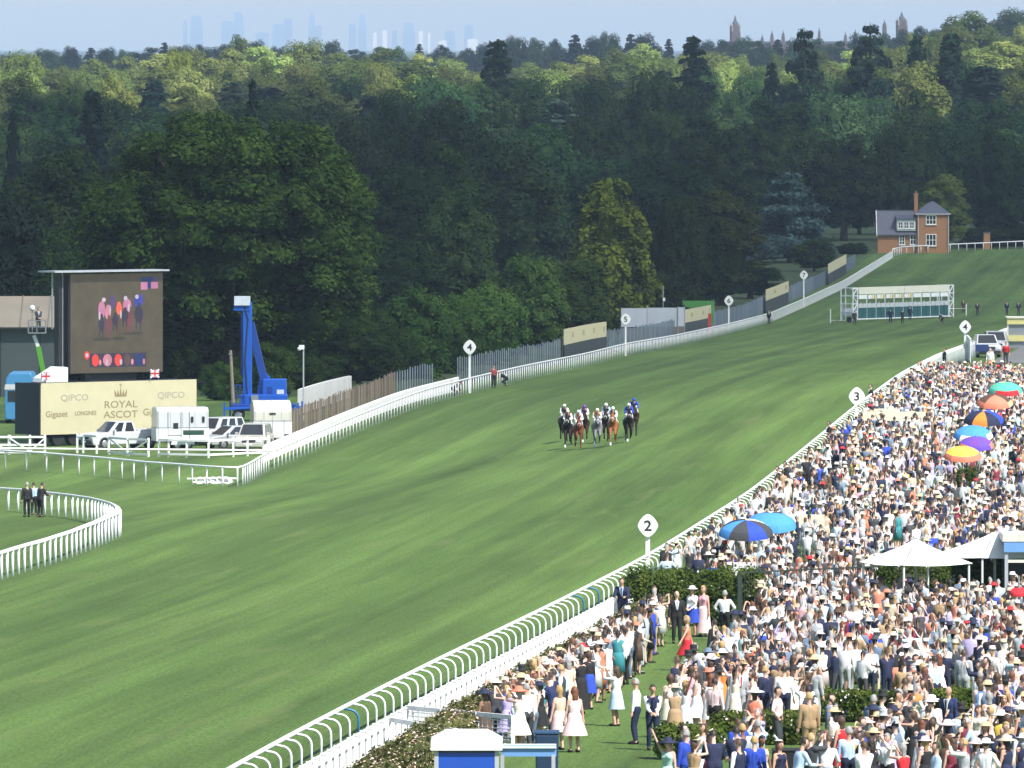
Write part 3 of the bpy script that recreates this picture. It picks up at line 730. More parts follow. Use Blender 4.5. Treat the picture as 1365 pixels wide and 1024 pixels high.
tag(strip('path', 1.45, 2.3, 232, 392, mat('pale_gravel', (0.55, 0.53, 0.48), 0.9, 0.12, 6), 0.02), 'pale gravel strip between picket fence and roses', None, None, 'structure')

# --- far side: running rail, curving into the rail that crosses to the left
def post_rail(name, label, pts, h, r, pw, skip=0, cat='rail', m=WHITE, parts_max=290, wide=1.0):
    """rail through ground points with a post at each"""
    o = thing(name, label, cat, pts[0])
    b = MB(); t = [(p[0], p[1], p[2] + h) for p in pts]
    b.tube([rel(o, p) for p in t], r, 8)
    if wide != 1.0:
        c = Vector((0, 0, 0))
    b.build('rail_tube', m, o, smooth=True)
    pm = MB().tube([(0, 0, -0.1), (0, 0, h)], pw, 7).mesh('post', m, True)
    far = MB(); pv = [tuple(v.co) for v in pm.vertices]; pc = [tuple(p.vertices) for p in pm.polygons]
    for i, p in enumerate(pts):
        q = rel(o, p)
        if i < parts_max: put('post', pm, o, q)
        else: far.add([(a + q[0], b_ + q[1], c_ + q[2]) for a, b_, c_ in pv], pc)
    if far.v: stuff_part('posts_beyond', far, m, o)
    return o
def subdiv(pts, step):
    """resample picture ground points to real posts every step metres"""
    w = [Vector(on_ground(*p)) for p in pts]; out = [w[0]]; acc = 0.0
    for a_, b_ in zip(w[:-1], w[1:]):
        L = (b_ - a_).length; s = step - acc
        while s <= L:
            q = a_.lerp(b_, s / L); out.append(Vector((q.x, q.y, g(q.x, q.y)))); s += step
        acc = L - (s - step)
    return [tuple(p) for p in out]
crossp = [(-40, 622.5), (6, 626), (57, 629), (105, 633), (151, 637), (196, 642), (241, 645), (263, 647), (309, 650), (321, 649), (333, 643), (346, 635), (359, 627)]
pts = subdiv(crossp, 2.35)[::-1]
straight = [(XL(Y), Y, g(XL(Y), Y)) for Y in np.arange(pts[0][1] + 2.4, 1766, 2.6)]
post_rail('running_rail', 'white running rail along the far side of the course, curving off left', pts + straight, 1.15, 0.065, 0.045)
# --- far side: picket fence up to marker four
lp = thing('picket_fence', 'white wooden picket fence behind the far running rail, ending at marker four', 'fence', (XL(668) - 1.5, 668, g(XL(668), 668)))
b = MB(); Y = 664.0
while Y < 826:
    X = XL(Y) - 1.5; q = rel(lp, (X, Y, g(X, Y))); b.add([(a_ + q[0], b_ + q[1], c_ * 1.12 + q[2]) for a_, b_, c_ in pv], pfc); Y += 0.2
stuff_part('pickets', b, WHITEW, lp)
for z in (0.35, 0.95):
    p = along(-1.55, np.arange(664, 827, 6.0), XL, z); b = MB()
    for a_, b_ in zip(p[:-1], p[1:]): b.bar(rel(lp, a_), rel(lp, b_), 0.04, 0.1)
    b.build('fence_rail', WHITEW, lp)
Y = 664.0
while Y < 828:
    X = XL(Y) - 1.54; put('fence_post', PO, lp, rel(lp, (X, Y, g(X, Y)))); Y += 2.7
# --- round course rail in the lower left
rp = [(-60, 676.5), (12, 681), (32, 682.5), (67, 687), (96, 690.5), (120.5, 694.5), (138, 699), (150, 703), (158, 708), (161, 713), (158, 717), (152, 719.5), (142, 724), (127, 731), (111, 737), (94, 744), (76, 750), (57, 756.5), (37, 762), (18, 768), (-40, 787)]
o = post_rail('running_rail', 'white looping rail of the round course at the lower left', subdiv(rp, 2.1), 1.12, 0.06, 0.062)
w = subdiv(rp, 2.1)
b = MB(); ins = []
cen = Vector(on_ground(20, 720))
for p in w:
    d = (cen - Vector(p)); d.z = 0; d.normalize(); ins.append((p[0] + d.x * 0.34, p[1] + d.y * 0.34, p[2] + 1.16))
MB().tube([rel(o, p) for p in ins], 0.06, 8).build('inner_rail', WHITE, o, smooth=True)
AR = MB().bar((0, 0, 0), (0, 0, 0.001), 0.01)
b = MB()
for p, q in zip(w, ins): b.bar(rel(o, (p[0], p[1], p[2] + 1.12)), rel(o, q), 0.09, 0.03)
b.build('bracket', WHITE, o)
# --- post and rail with gates behind the crossing rail
def rail_fence(name, label, pts, bars, pw=0.13, h=1.25, cat='fence', braces=()):
    w = [on_ground(*p) for p in pts]; o = thing(name, label, cat, w[0])
    pm = MB().box((0, 0, h / 2), (pw, pw, h)).mesh('post', WHITEW)
    for p in w: put('post', pm, o, rel(o, p))
    for z in bars:
        b = MB()
        for a_, c_ in zip(w[:-1], w[1:]): b.bar(rel(o, (a_[0], a_[1] - 0.09, a_[2] + z)), rel(o, (c_[0], c_[1] - 0.09, c_[2] + z)), 0.05, 0.13)
        b.build('bar', WHITEW, o)
    for i, z0, z1 in braces:
        a_, c_ = w[i], w[i + 1]
        MB().bar(rel(o, (a_[0], a_[1] - 0.14, a_[2] + z0)), rel(o, (c_[0], c_[1] - 0.14, c_[2] + z1)), 0.04, 0.1).build('brace', WHITEW, o)
    return o
rail_fence('post_and_rail_fence', 'white post and rail fence in front of the white horsebox and cars', [(212, 609), (225, 609.5), (249, 610), (278, 610.5), (311, 609), (330, 608), (358, 607)], (0.2, 1.08))
rail_fence('gate', 'white braced double gate in front of the white pickup truck', [(145, 606), (170, 608), (171, 608), (198, 609)], (0.15, 1.08), 0.14, 1.2, 'gate', ((0, 1.05, 0.2), (2, 0.2, 1.05)))
rail_fence('gate', 'white braced gate at the left edge in front of the dark hoarding end', [(-18, 606), (12, 606), (13, 606), (40, 606), (60, 606)], (0.15, 0.62, 1.12), 0.14, 1.25, 'gate', ((0, 1.05, 0.2), (2, 1.05, 0.2), (3, 0.2, 1.05)))
rail_fence('post_and_rail_fence', 'short white single rail in front of the pickup wheels', [(103, 604), (111, 604), (129, 605)], (1.12,))
# --- timber fence, then grey metal sheeting, behind the far rail
OFF = -3.7
tf = thing('timber_fence', 'weathered brown upright timber fence behind the far picket fence', 'fence', (XL(690) + OFF, 690, g(XL(690), 690)))
WOODS = [mat('weathered_timber_%d' % i, c, 0.9, 0.25, 5) for i, c in enumerate([(0.20, 0.16, 0.12), (0.26, 0.22, 0.17), (0.15, 0.12, 0.095)])]
Y = 708.0
while Y < 793:
    X = XL(Y) + OFF; h = 1.75 + random.uniform(-0.12, 0.12) + 0.35 * max(0, (Y - 770) / 22)
    MB().box((0, 0, h / 2), (0.05, 0.62, h)).build('plank', random.choice(WOODS), tf, rel(tf, (X + random.uniform(-0.03, 0.03), Y, g(X, Y)))); Y += 0.66
MB().bar(rel(tf, (XL(708) + OFF - 0.08, 708, g(XL(708), 708) + 1.2)), rel(tf, (XL(792) + OFF - 0.08, 792, g(XL(792), 792) + 1.2)), 0.08, 0.12).build('fence_rail', WOODS[0], tf)
sf = thing('sheet_fence', 'long blue grey metal sheet fence behind the far running rail', 'fence', (XL(793) + OFF, 793, g(XL(793), 793)))
SHEET = [mat('blue_grey_sheet_%d' % i, c, 0.5, 0.12, 1.2) for i, c in enumerate([(0.19, 0.235, 0.28), (0.165, 0.205, 0.25), (0.215, 0.26, 0.30)])]
SM = [MB().box((0, 0, 1.05), (0.05, 2.36, 2.1)).bar((0.03, -1.1, 0), (0.03, -1.1, 2.1), 0.06).bar((0.03, 0, 0), (0.03, 0, 2.1), 0.03).mesh('sheet', m_) for m_ in SHEET]
Y = 794.2; far = MB(); k = 0
while Y < 1700:
    X = XL(Y) + OFF
    if not (829 < Y < 852):
        q = rel(sf, (X, Y, g(X, Y)))
        if k < 300: put('sheet', random.choice(SM), sf, q).scale = (1, 1, random.uniform(0.95, 1.06))
        else: far.box((q[0], q[1], q[2] + 1.0), (0.05, 2.36, 2.0))
        k += 1
    Y += 2.4
stuff_part('sheets_beyond', far, SHEET[0], sf)
# --- advertising boards on the sheet fence
def hoarding(label, x0, x1, ncell=7, marks=True):
    C = 858000 + 3.2 * F
    Y0, Y1 = C / (1676 - x0), C / (1676 - x1)
    X0 = XL(Y0) - 3.2; o = thing('advertising_hoarding', label, 'hoarding', (X0, Y0, g(X0, Y0)), 0, 'cream advertising boards by the far rail')
    d = (Y1 - Y0) / ncell
    for i in range(ncell):
        Ya = Y0 + i * d; Yb = Ya + d * 0.985; Ym = (Ya + Yb) / 2
        A = (XL(Ya) - 3.2, Ya, g(XL(Ya) - 3.2, Ya)); B = (XL(Yb) - 3.2, Yb, g(XL(Yb) - 3.2, Yb))
        MB().bar(rel(o, (A[0], A[1], A[2] + 2.35)), rel(o, (B[0], B[1], B[2] + 2.35)), 0.08, 1.45).build('cream_panel', CREAM, o)
        MB().bar(rel(o, (A[0], A[1], A[2] + 0.8)), rel(o, (B[0], B[1], B[2] + 0.8)), 0.07, 1.6).build('base_panel', DARKB, o)
        if marks and i % 2 == 1:
            C_ = Vector(A).lerp(Vector(B), 0.35); D_ = Vector(A).lerp(Vector(B), 0.65)
            MB().bar(rel(o, (C_.x + 0.05, C_.y, C_.z + 2.4)), rel(o, (D_.x + 0.05, D_.y, D_.z + 2.4)), 0.02, 0.5).build('faded_print', mat('faded_gold_print', (0.4, 0.34, 0.17), 0.7), o)
    return o
hoarding('first cream advertising board over a dark base, left of marker five', 752, 808, 8)
hoarding('second cream advertising board, under the green banner', 910, 948, 5)
hoarding('third cream advertising board, between markers six and seven', 1021, 1051, 4)
hoarding('farthest cream advertising board, near the brick house', 1104, 1128, 3, False)
Yb = 1240.0
o = thing('banner', 'plain bright green banner above the second cream board', 'banner', (px2x(931, Yb), Yb, g(px2x(931, Yb), Yb)))
w_ = 41 * Yb / F; z0 = zat(432, Yb) - o.location.z; z1 = zat(401, Yb) - o.location.z
MB().box((0, 0, (z0 + z1) / 2), (w_, 0.06, z1 - z0)).build('cloth', mat('green_banner_cloth', (0.06, 0.24, 0.045), 0.8, 0.15, 1), o)
for s in (-1, 1): MB().tube([(s * w_ / 2, 0.08, 0), (s * w_ / 2, 0.08, z1 + 0.1)], 0.05, 6).build('pole', GREYM, o)
Y = 1180.0; X = px2x(946, Y)
o = thing('marker_post', 'short red post beside the second cream board', 'post', (X, Y, g(X, Y)))
MB().box((0, 0, 1.5), (0.36, 0.16, 2.4)).build('board', mat('red_board', (0.42, 0.04, 0.03), 0.6), o); MB().tube([(0, 0.14, 0), (0, 0.14, 3.3)], 0.04, 6).build('stake', GREYM, o)
# white wall panels behind
Y = 1170.0
o = thing('white_wall', 'white panelled wall behind the sheet fence right of marker five', 'wall', (px2x(870, Y), Y, g(px2x(870, Y), Y)))
zt, zb = zat(411, Y) - o.location.z, zat(436, Y) - o.location.z
for i, (a_, c_, d) in enumerate(((828, 862, 0), (863, 903, 0.2), (904, 912, 0.1))):
    MB().box((px2x((a_ + c_) / 2, Y) - o.location.x, d, (zt + zb) / 2 + 0.05 * i), ((c_ - a_) * Y / F, 0.1, zt - zb)).build('panel', mat('white_sheeting', (0.45, 0.49, 0.52), 0.7, 0.08, 0.7), o)
    MB().tube([(px2x(c_ + 0.5, Y) - o.location.x, 0.1, 0), (px2x(c_ + 0.5, Y) - o.location.x, 0.1, zt + 0.2)], 0.06, 6).build('post', GREYM, o)
MB().box((0, 1.6, zb / 2), (86 * Y / F, 3, zb)).build('plinth', mat('plinth_earth', (0.16, 0.15, 0.12), 0.9), o)
o = thing('flag_pole', 'thin grey pole with a white tip behind the white panelled wall', 'pole', (px2x(885, Y), Y + 6, g(px2x(885, Y), Y + 6)))
MB().tube([(0, 0, 0), (0, 0, zat(383, Y) - o.location.z)], 0.05, 6).build('pole', GREYM, o); MB().box((0.1, 0, zat(401, Y) - o.location.z), (0.25, 0.1, 0.35)).build('beacon', WHITE, o)
# white trailer wall behind the timber fence
o = thing('white_wall', 'long white wall sloping up behind the timber fence', 'wall', (XL(745) - 8, 745, g(XL(745) - 8, 745)))
for i in range(7):
    Ya, Yc = 752 + i * 6, 752 + i * 6 + 5.9
    A = (XL(Ya) - 7.2, Ya, g(XL(Ya) - 7.2, Ya) + 0.88); B = (XL(Yc) - 7.2, Yc, g(XL(Yc) - 7.2, Yc) + 0.88)
    MB().bar(rel(o, A), rel(o, B), 0.25, 1.76).build('panel', mat('white_render', (0.66, 0.66, 0.63), 0.8, 0.08, 0.6), o)

# ================================================================ distance markers
INK = mat('black_numeral', (0.02, 0.02, 0.022), 0.6)
def marker(label, num, px, top, Y, sh, total=None, w=0.85, tall=1.0):
    X = px2x(px, Y); z0 = g(X, Y); zt = zat(top, Y) - z0; H = sh * Y / F; W = H * w
    o = thing('distance_marker', label, 'marker', (X, Y, z0), 0, 'numbered furlong markers')
    MB().box((0, 0, (zt - H * 0.9) / 2), (0.17, 0.12, zt - H * 0.9)).build('post', WHITEW, o)
    poly = []
    for i in range(28):                       # rounded diamond
        a = 2 * math.pi * i / 28; c_, s_ = math.cos(a), math.sin(a)
        rr = 1 / (abs(c_) ** 1.45 + abs(s_) ** 1.45) ** (1 / 1.45)
        poly.append((W / 2 * rr * c_ * (1.0 + 0.03), H / 2 * rr * s_))
    d = MB().prism(poly, -0.05, 0.05, 'y').build('disc', WHITEW, o, (0, -0.12, zt - H / 2), bevel=0.02)
    me = text_mesh(num, H * 0.62, 0.004, sx=1.1, bold=0.012 * H); me.materials.append(INK)
    put('numeral', me, d, (0, -0.056, -0.02 * H))
    return o
marker('white rounded diamond marker with 2, nearest on the crowded side', '2', 863.5, 685, 415, 31.5)
marker('white rounded marker with 3 by the packed crowd, half seen edge on', '3', 1142, 516, 616, 25)
marker('white rounded marker with 4 on the crowded side near the parked vehicle', '4', 1286.5, 427, 817, 18)
marker('white rounded marker with 4 at the end of the far picket fence', '4', 626, 453, 817, 20)
marker('white rounded marker with 5 right of the first cream board', '5', 834, 418, 1018, 15.5)
marker('white rounded marker with 6 right of the green banner', '6', 971.5, 394, 1219, 14)
marker('white rounded marker with 7, farthest up the course', '7', 1071.5, 360.5, 1420, 12.5)
# ================================================================ compound on the far side: big screen, vehicles, lifts
def frame(px, Y, dz=0.0):
    X = px2x(px, Y); return (X, Y, g(X, Y) + dz)
TYRE = mat('tyre_rubber', (0.02, 0.02, 0.02), 0.85); RIM = mat('alloy_rim', (0.45, 0.46, 0.47), 0.35, 0.05, 3, metal=0.7)
GLASS = mat('dark_car_glass', (0.025, 0.03, 0.036), 0.08, 0.05, 1, spec=0.7); LAMP = mat('headlamp', (0.75, 0.77, 0.8), 0.15); TAIL = mat('tail_lamp', (0.4, 0.02, 0.02), 0.25)
TRIM = mat('dark_trim', (0.03, 0.032, 0.035), 0.6)
def wheel(o, x, y, r, w=0.22):
    t = MB(); n = 18
    vs = []
    for yy, rr in ((-w / 2, r * 0.9), (-w / 2 + 0.03, r), (w / 2 - 0.03, r), (w / 2, r * 0.9)):
        for j in range(n): vs.append((r * 0 + rr * math.cos(2 * math.pi * j / n), yy, rr * math.sin(2 * math.pi * j / n)))
    fs = [(i * n + j, i * n + (j + 1) % n, (i + 1) * n + (j + 1) % n, (i + 1) * n + j) for i in range(3) for j in range(n)] + [tuple(range(n)), tuple(range(3 * n, 4 * n))]
    ty = t.add(vs, fs).build('wheel', TYRE, o, (x, y, r), smooth=False)
    s = 1 if y > 0 else -1
    MB().lathe([(r * 0.62, 0), (r * 0.55, 0.02), (r * 0.2, 0.035)], 14).build('rim', RIM, ty, (0, s * (w / 2 + 0.002), 0)).rotation_euler = (R(-90 * s), 0, 0)
def vehicle(name, label, cat, px, Y, rz, paint, kind='suv', group=None, loc=None):
    o = thing(name, label, cat, loc or frame(px, Y), rz, group)
    if kind == 'pickup': L, W, H, hood, c0, c1, t0, t1, r = 5.2, 1.84, 1.78, 1.1, -0.75, 1.35, -0.55, 0.62, 0.37
    elif kind == 'suv': L, W, H, hood, c0, c1, t0, t1, r = 4.5, 1.84, 1.76, 1.05, -2.18, 1.15, -1.95, 0.45, 0.36
    else: L, W, H, hood, c0, c1, t0, t1, r = 4.2, 1.74, 1.48, 0.92, -1.98, 1.2, -1.3, 0.35, 0.31
    l = L / 2; gc = 0.28
    low = [(-l, gc + 0.05), (l - 0.08, gc), (l, gc + 0.2), (l, hood - 0.22), (l - 0.16, hood - 0.1), (c1, hood), (c0, hood + 0.02), (-l, hood - 0.02)]
    MB().prism(low, -W / 2, W / 2, 'y').build('body', paint, o, bevel=0.07)
    # cabin, narrower at the roof
    wb, wt = W / 2 - 0.04, W / 2 - 0.2
    vs = [(c0, -wb, hood - 0.02), (c1, -wb, hood - 0.02), (c1, wb, hood - 0.02), (c0, wb, hood - 0.02), (t0, -wt, H), (t1, -wt, H), (t1, wt, H), (t0, wt, H)]
    fs = [(0, 1, 5, 4), (1, 2, 6, 5), (2, 3, 7, 6), (3, 0, 4, 7), (4, 5, 6, 7), (3, 2, 1, 0)]
    MB().add(vs, fs).build('cabin', paint, o, bevel=0.05)
    V = [Vector(v) for v in vs]
    def pane(nm, q, inset, push):
        c = sum(q, Vector()) / 4; nn = (q[1] - q[0]).cross(q[3] - q[0]).normalized()
        if nn.dot(c - Vector((0, 0, 1.2))) < 0: nn = -nn
        p = [c + (v - c) * inset + nn * push for v in q]
        MB().add([v for v in p] + [v - nn * 0.02 for v in p], [(0, 1, 2, 3), (7, 6, 5, 4)] + [(i, (i + 1) % 4, 4 + (i + 1) % 4, 4 + i) for i in range(4)]).build(nm, GLASS, o)
    pane('windscreen', [V[1], V[2], V[6], V[5]], 0.86, 0.03); pane('rear_window', [V[3], V[0], V[4], V[7]], 0.8, 0.03)
    for a_, b_, c_, d in ((0, 1, 5, 4), (3, 2, 6, 7)):
        for f0, f1 in (((0.06, 0.47), (0.53, 0.92)) if kind != 'suv' else ((0.04, 0.3), (0.34, 0.62), (0.66, 0.93))):
            pane('side_window', [V[a_].lerp(V[b_], f0), V[a_].lerp(V[b_], f1), V[d].lerp(V[c_], f1), V[d].lerp(V[c_], f0)], 0.8, 0.025)
    if kind == 'pickup':
        MB().box(((-l + c0) / 2 - 0.02, 0, hood + 0.01), (l + c0 - 0.2, W - 0.28, 0.06)).build('load_bed', TRIM, o)
        for s in (-1, 1): MB().box(((-l + c0) / 2, s * (W / 2 - 0.07), hood + 0.07), (l + c0, 0.1, 0.14)).build('bed_side', paint, o)
        MB().box((-l + 0.05, 0, hood + 0.07), (0.1, W - 0.1, 0.14)).build('tailgate', paint, o)
    for x in (l - 0.92, -l + 0.95):
        for s in (-1, 1):
            wheel(o, x, s * (W / 2 - 0.1), r)
            MB().lathe([(r * 1.16, 0), (r * 1.16, 0.02)], 18).build('wheel_arch', TRIM, o, (x, s * (W / 2 - 0.01), r)).rotation_euler = (R(-90 * s), 0, 0)
    for s in (-1, 1):
        MB().box((l - 0.03, s * (W / 2 - 0.24), hood - 0.3), (0.12, 0.36, 0.2)).build('headlight', LAMP, o)
        MB().box((-l + 0.02, s * (W / 2 - 0.12), hood - 0.25), (0.08, 0.16, 0.36)).build('tail_light', TAIL, o)
        MB().box((c1 - 0.35, s * (W / 2 + 0.1), hood + 0.1), (0.12, 0.2, 0.17)).build('mirror', paint, o, bevel=0.02)
    MB().box((l + 0.0, 0, hood - 0.32), (0.06, 0.85, 0.24)).build('grille', TRIM, o)
    MB().box((l + 0.04, 0, gc + 0.2), (0.16, W - 0.12, 0.26)).build('bumper', paint if kind != 'pickup' else TRIM, o, bevel=0.04)
    MB().box((l + 0.13, 0, gc + 0.22), (0.02, 0.52, 0.11)).build('number_plate', mat('number_plate_white', (0.75, 0.75, 0.7), 0.4), o)
    return o
PW = mat('white_car_paint', (0.60, 0.61, 0.63), 0.25, 0.05, 1); PS = mat('silver_car_paint', (0.50, 0.52, 0.53), 0.3, 0.04, 1, metal=0.3); PB = mat('beige_car_paint', (0.55, 0.53, 0.48), 0.3, 0.04, 1, metal=0.2)
vehicle('pickup_truck', 'white double cab pickup truck parked in front of the cream hoarding', 'truck', 160, 687, R(180 + 33), PW, 'pickup')
vehicle('parked_car', 'white boxy off-roader between the white horsebox and the silver car', 'car', 288, 694, R(180 + 55), PW, 'suv')
vehicle('parked_car', 'low silver car half hidden by the grey off-roader', 'car', 310, 687, R(180 + 32), PS, 'hatch')
vehicle('parked_car', 'pale silver off-roader with dark windscreen facing the course', 'car', 339, 683, R(270 - 8), PB, 'suv')

# horseboxes
def horsebox(label, px, Y, rz, L, W, H, low, up, round_top, extras):
    o = thing('horse_trailer', label, 'trailer', frame(px, Y), rz)
    n = 8; prof = [(-W / 2, 0.5), (W / 2, 0.5)]
    for i in range(n + 1):
        a = math.pi * i / n; prof.append((W / 2 * math.cos(a) ** 1 if round_top else W / 2 * (1 if math.cos(a) > 0 else -1) * abs(math.cos(a)) ** 0.35, H - round_top_h(round_top) + round_top_h(round_top) * math.sin(a)))
    MB().prism(prof, -L / 2, L / 2, 'x').build('body', up, o, smooth=False, bevel=0.05)
    MB().box((0, 0, 0.95), (L + 0.03, W + 0.03, 0.9)).build('lower_panel', low, o); MB().box((0, 0, 1.42), (L + 0.05, W + 0.05, 0.05)).build('waist_strip', GREYM, o); MB().box((0, 0, 0.52), (L + 0.05, W + 0.05, 0.08)).build('sill_strip', TRIM, o)
    for i in range(5):
        x = -L / 2 + 0.1 + i * (L - 0.2) / 4
        MB().prism([(p * 1.012, 0.5 + (q - 0.5) * 1.006) for p, q in prof], x - 0.02, x + 0.02, 'x').build('rib', mat('trailer_rib', (0.42, 0.43, 0.44), 0.4), o)
    for s in (-1, 1):
        for x in (-0.35, 0.35): wheel(o, x, s * (W / 2 - 0.02), 0.3, 0.18)
        MB().prism([(-0.78, 0.34), (0.78, 0.34), (0.7, 0.66), (-0.7, 0.66)], s * (W / 2) - 0.12, s * (W / 2) + 0.12, 'y').build('mudguard', low, o)
    MB().bar((L / 2, 0, 0.5), (L / 2 + 1.2, 0, 0.45), 0.1).tube([(L / 2 + 1.0, 0, 0.05), (L / 2 + 1.0, 0, 0.8)], 0.035, 6).build('drawbar', GREYM, o)
    for (face, u, z, du, dz) in extras:
        if face == 'side': MB().box((u, -W / 2 - 0.03, z), (du, 0.04, dz)).build('window', GLASS, o)
        elif face == 'rear': MB().box((-L / 2 - 0.03, u, z), (0.04, du, dz)).build('window', GLASS, o)
        elif face == 'ramp': MB().box((-L / 2 - 0.045, u, z), (0.03, du, dz)).build('ramp_seam', GREYM, o)
        elif face == 'seam': MB().box((u, -W / 2 - 0.025, z), (du, 0.03, dz)).build('door_seam', GREYM, o)
    return o
def round_top_h(t): return 0.75 if t else 0.35
horsebox('white boxy horsebox with small dark windows in front of the cream hoarding', 240, 686, R(12), 3.4, 1.9, 2.75, WHITEW, PW, False,
         [('side', 0.62, 1.95, 0.16, 0.36), ('side', 1.35, 1.95, 0.16, 0.36), ('side', -0.45, 1.55, 0.3, 0.36), ('seam', -0.95, 1.5, 0.03, 1.9), ('seam', -0.1, 1.5, 0.03, 1.9), ('seam', -1.6, 1.5, 0.03, 2.0), ('seam', -0.5, 0.95, 0.8, 0.03), ('seam', 0.45, 1.5, 0.03, 1.9)])
o = thing('folded_mat', 'dark green folded mat hung on the white horsebox', 'mat', (px2x(258, 684.6), 684.6, g(px2x(258, 684.6), 684.6) + 1.12), R(12))
MB().box((0, 0, 0), (1.35, 0.2, 0.3)).build('mat_roll', mat('dark_green_mat', (0.02, 0.06, 0.045), 0.8), o, bevel=0.05); MB().tube([(-0.7, 0, 0.14), (0.7, 0, 0.14)], 0.03, 6).build('strap', TRIM, o)
horsebox('round topped cream horse trailer behind the pale off-roader', 361, 698, R(8), 2.5, 2.1, 2.75, WHITEW, mat('cream_trailer_top', (0.62, 0.6, 0.52), 0.5, 0.05, 1), True, [('side', 0.0, 1.9, 0.4, 0.1), ('seam', 0.0, 1.0, 0.03, 1.0), ('seam', 0.75, 1.0, 0.03, 1.0), ('seam', -0.75, 1.0, 0.03, 1.0)])

# trailer with the cream hoarding, and the screen standing on it
TY = 690.0; YAW = R(40)
tx, ty_ = px2x(54, TY), TY; tz = g(tx, ty_)
ht = thing('hoarding_trailer', 'long trailer dressed with a cream printed hoarding under the big screen', 'trailer', (tx, ty_, tz), YAW)
TL = (px2x(262, 699) - px2x(54, 690)) / math.cos(YAW); BH0, BH1 = zat(580, TY) - tz, zat(511, TY) - tz
MB().box((TL / 2, 1.3, (BH0 + BH1) / 2), (TL - 0.04, 2.5, BH1 - BH0 - 0.05)).build('trailer_box', DARKB, ht)
MB().box((TL / 2, 0.0, (BH0 + BH1) / 2), (TL, 0.06, BH1 - BH0)).build('printed_banner', CREAM, ht)
MB().box((-0.06, 1.3, (BH0 + BH1) / 2), (0.05, 2.62, BH1 - BH0)).build('end_banner', DARKB, ht)
MB().box((TL / 2, 1.3, BH0 - 0.15), (TL - 0.5, 1.0, 0.2)).build('chassis', BLACK, ht)
MB().box((TL * 0.42, 0.6, BH0 / 2), (0.5, 0.4, BH0)).box((TL * 0.8, 0.6, BH0 / 2), (0.3, 0.3, BH0)).build('landing_leg', BLACK, ht)
for x in (1.6, 2.9, 4.2):
    for y in (0.35, 2.2): wheel(ht, x, y, 0.46, 0.35)
PRINT = mat('bronze_print', (0.26, 0.21, 0.11), 0.7, 0.05, 1); PRG = mat('grey_print', (0.36, 0.34, 0.26), 0.7, 0.05, 1)
def print_on(txt, u, v, h, m_, sx=1.0, bold=0.0):
    H = BH1 - BH0; me = text_mesh(txt, h * H * 1.38, 0.003, sx=sx / math.cos(YAW) * 0.98, bold=bold); me.materials.append(m_)
    put('lettering', me, ht, (u * TL, -0.036, BH1 - v * H))
print_on('QIPCO', 0.215, 0.30, 0.125, PRG, 1.0, 0.006); print_on('QIPCO', 0.835, 0.30, 0.125, PRG, 1.0, 0.006)
print_on('Gigaset', 0.10, 0.61, 0.12, PRINT, 0.85, 0.006); print_on('LONGINES', 0.285, 0.605, 0.085, PRINT, 0.74, 0.006); print_on('Gigaset', 0.735, 0.62, 0.14, PRINT, 0.85, 0.006)
print_on('ROYAL', 0.51, 0.455, 0.14, PRINT, 1.05, 0.004); print_on('ASCOT', 0.51, 0.65, 0.14, PRINT, 1.05, 0.004)
cz = BH1 - 0.22 * (BH1 - BH0); c = MB(); u0 = 0.51 * TL
c.box((u0, -0.036, cz - 0.2), (0.95, 0.01, 0.12))
for i, dx in enumerate((-0.5, -0.25, 0, 0.25, 0.5)):
    hgt = (0.34, 0.3, 0.5, 0.3, 0.34)[i]
    c.prism([(u0 + dx * 0.85 - 0.09, cz - 0.13), (u0 + dx * 0.85 + 0.09, cz - 0.13), (u0 + dx, cz - 0.1 + hgt)], -0.041, -0.031, 'y')
c.box((u0, -0.036, cz + 0.48), (0.05, 0.01, 0.2)).box((u0, -0.036, cz + 0.5), (0.2, 0.01, 0.05))
c.build('crown_emblem', PRINT, ht)
# screen
sx0, sy0 = px2x(92.5, 693), 693.0; sz0 = g(sx0, sy0)
SYAW = R(38)
bs = thing('big_screen', 'big outdoor video screen showing the race, standing on the hoarding trailer', 'screen', (sx0, sy0, sz0), SYAW)
SW = (px2x(214, 693) - sx0) / math.cos(SYAW) * 1.0; S0, S1 = zat(499, 693) - sz0, zat(365, 693) - sz0; SH = S1 - S0
MB().box((SW / 2, 0.45, (S0 + S1) / 2), (SW + 0.1, 0.8, SH)).build('cabinet', BLACK, bs)
MB().box((SW / 2 - 0.75, 0.35, S1 + 0.14), (SW + 1.7, 1.9, 0.1)).build('canopy', mat('pale_canopy', (0.4, 0.43, 0.47), 0.4), bs)
MB().box((SW * 0.5, 0.6, (BH1 + S0) / 2 - 0.1), (SW * 0.5, 0.5, S0 - BH1 + 0.5)).build('mast', BLACK, bs)
for x in (-0.35, -1.15): MB().tube([(x, 0.3, S0 - 0.3 if x > -1 else S0 + SH * 0.45), (x, 0.3, S1 + 0.1)], 0.06, 6).build('support', GREYM, bs)
MB().box((-0.5, 0.5, (S0 + S1) / 2), (0.35, 0.5, SH * 0.96)).build('side_case', BLACK, bs)
def screen_mat(name, c, e=1.0): return mat('screen_' + name, tuple(0.62 * q for q in lin(c)), 0.4, 0.2, 1.1, emit=e * 0.75)
pan = MB().box((SW / 2, 0.0, (S0 + S1) / 2), (SW - 0.12, 0.08, SH - 0.08)).build('display', screen_mat('turf', (78, 70, 58), 0.85), bs)
PIC = {'pink': (170, 110, 140), 'white': (175, 160, 175), 'purple': (80, 62, 110), 'orange': (205, 92, 70), 'blue': (58, 64, 140), 'dark': (54, 48, 66), 'maroon': (104, 58, 66), 'brown': (84, 66, 60), 'red': (205, 62, 55), 'navy': (36, 50, 100), 'rose': (185, 120, 135), 'shade': (58, 58, 50)}
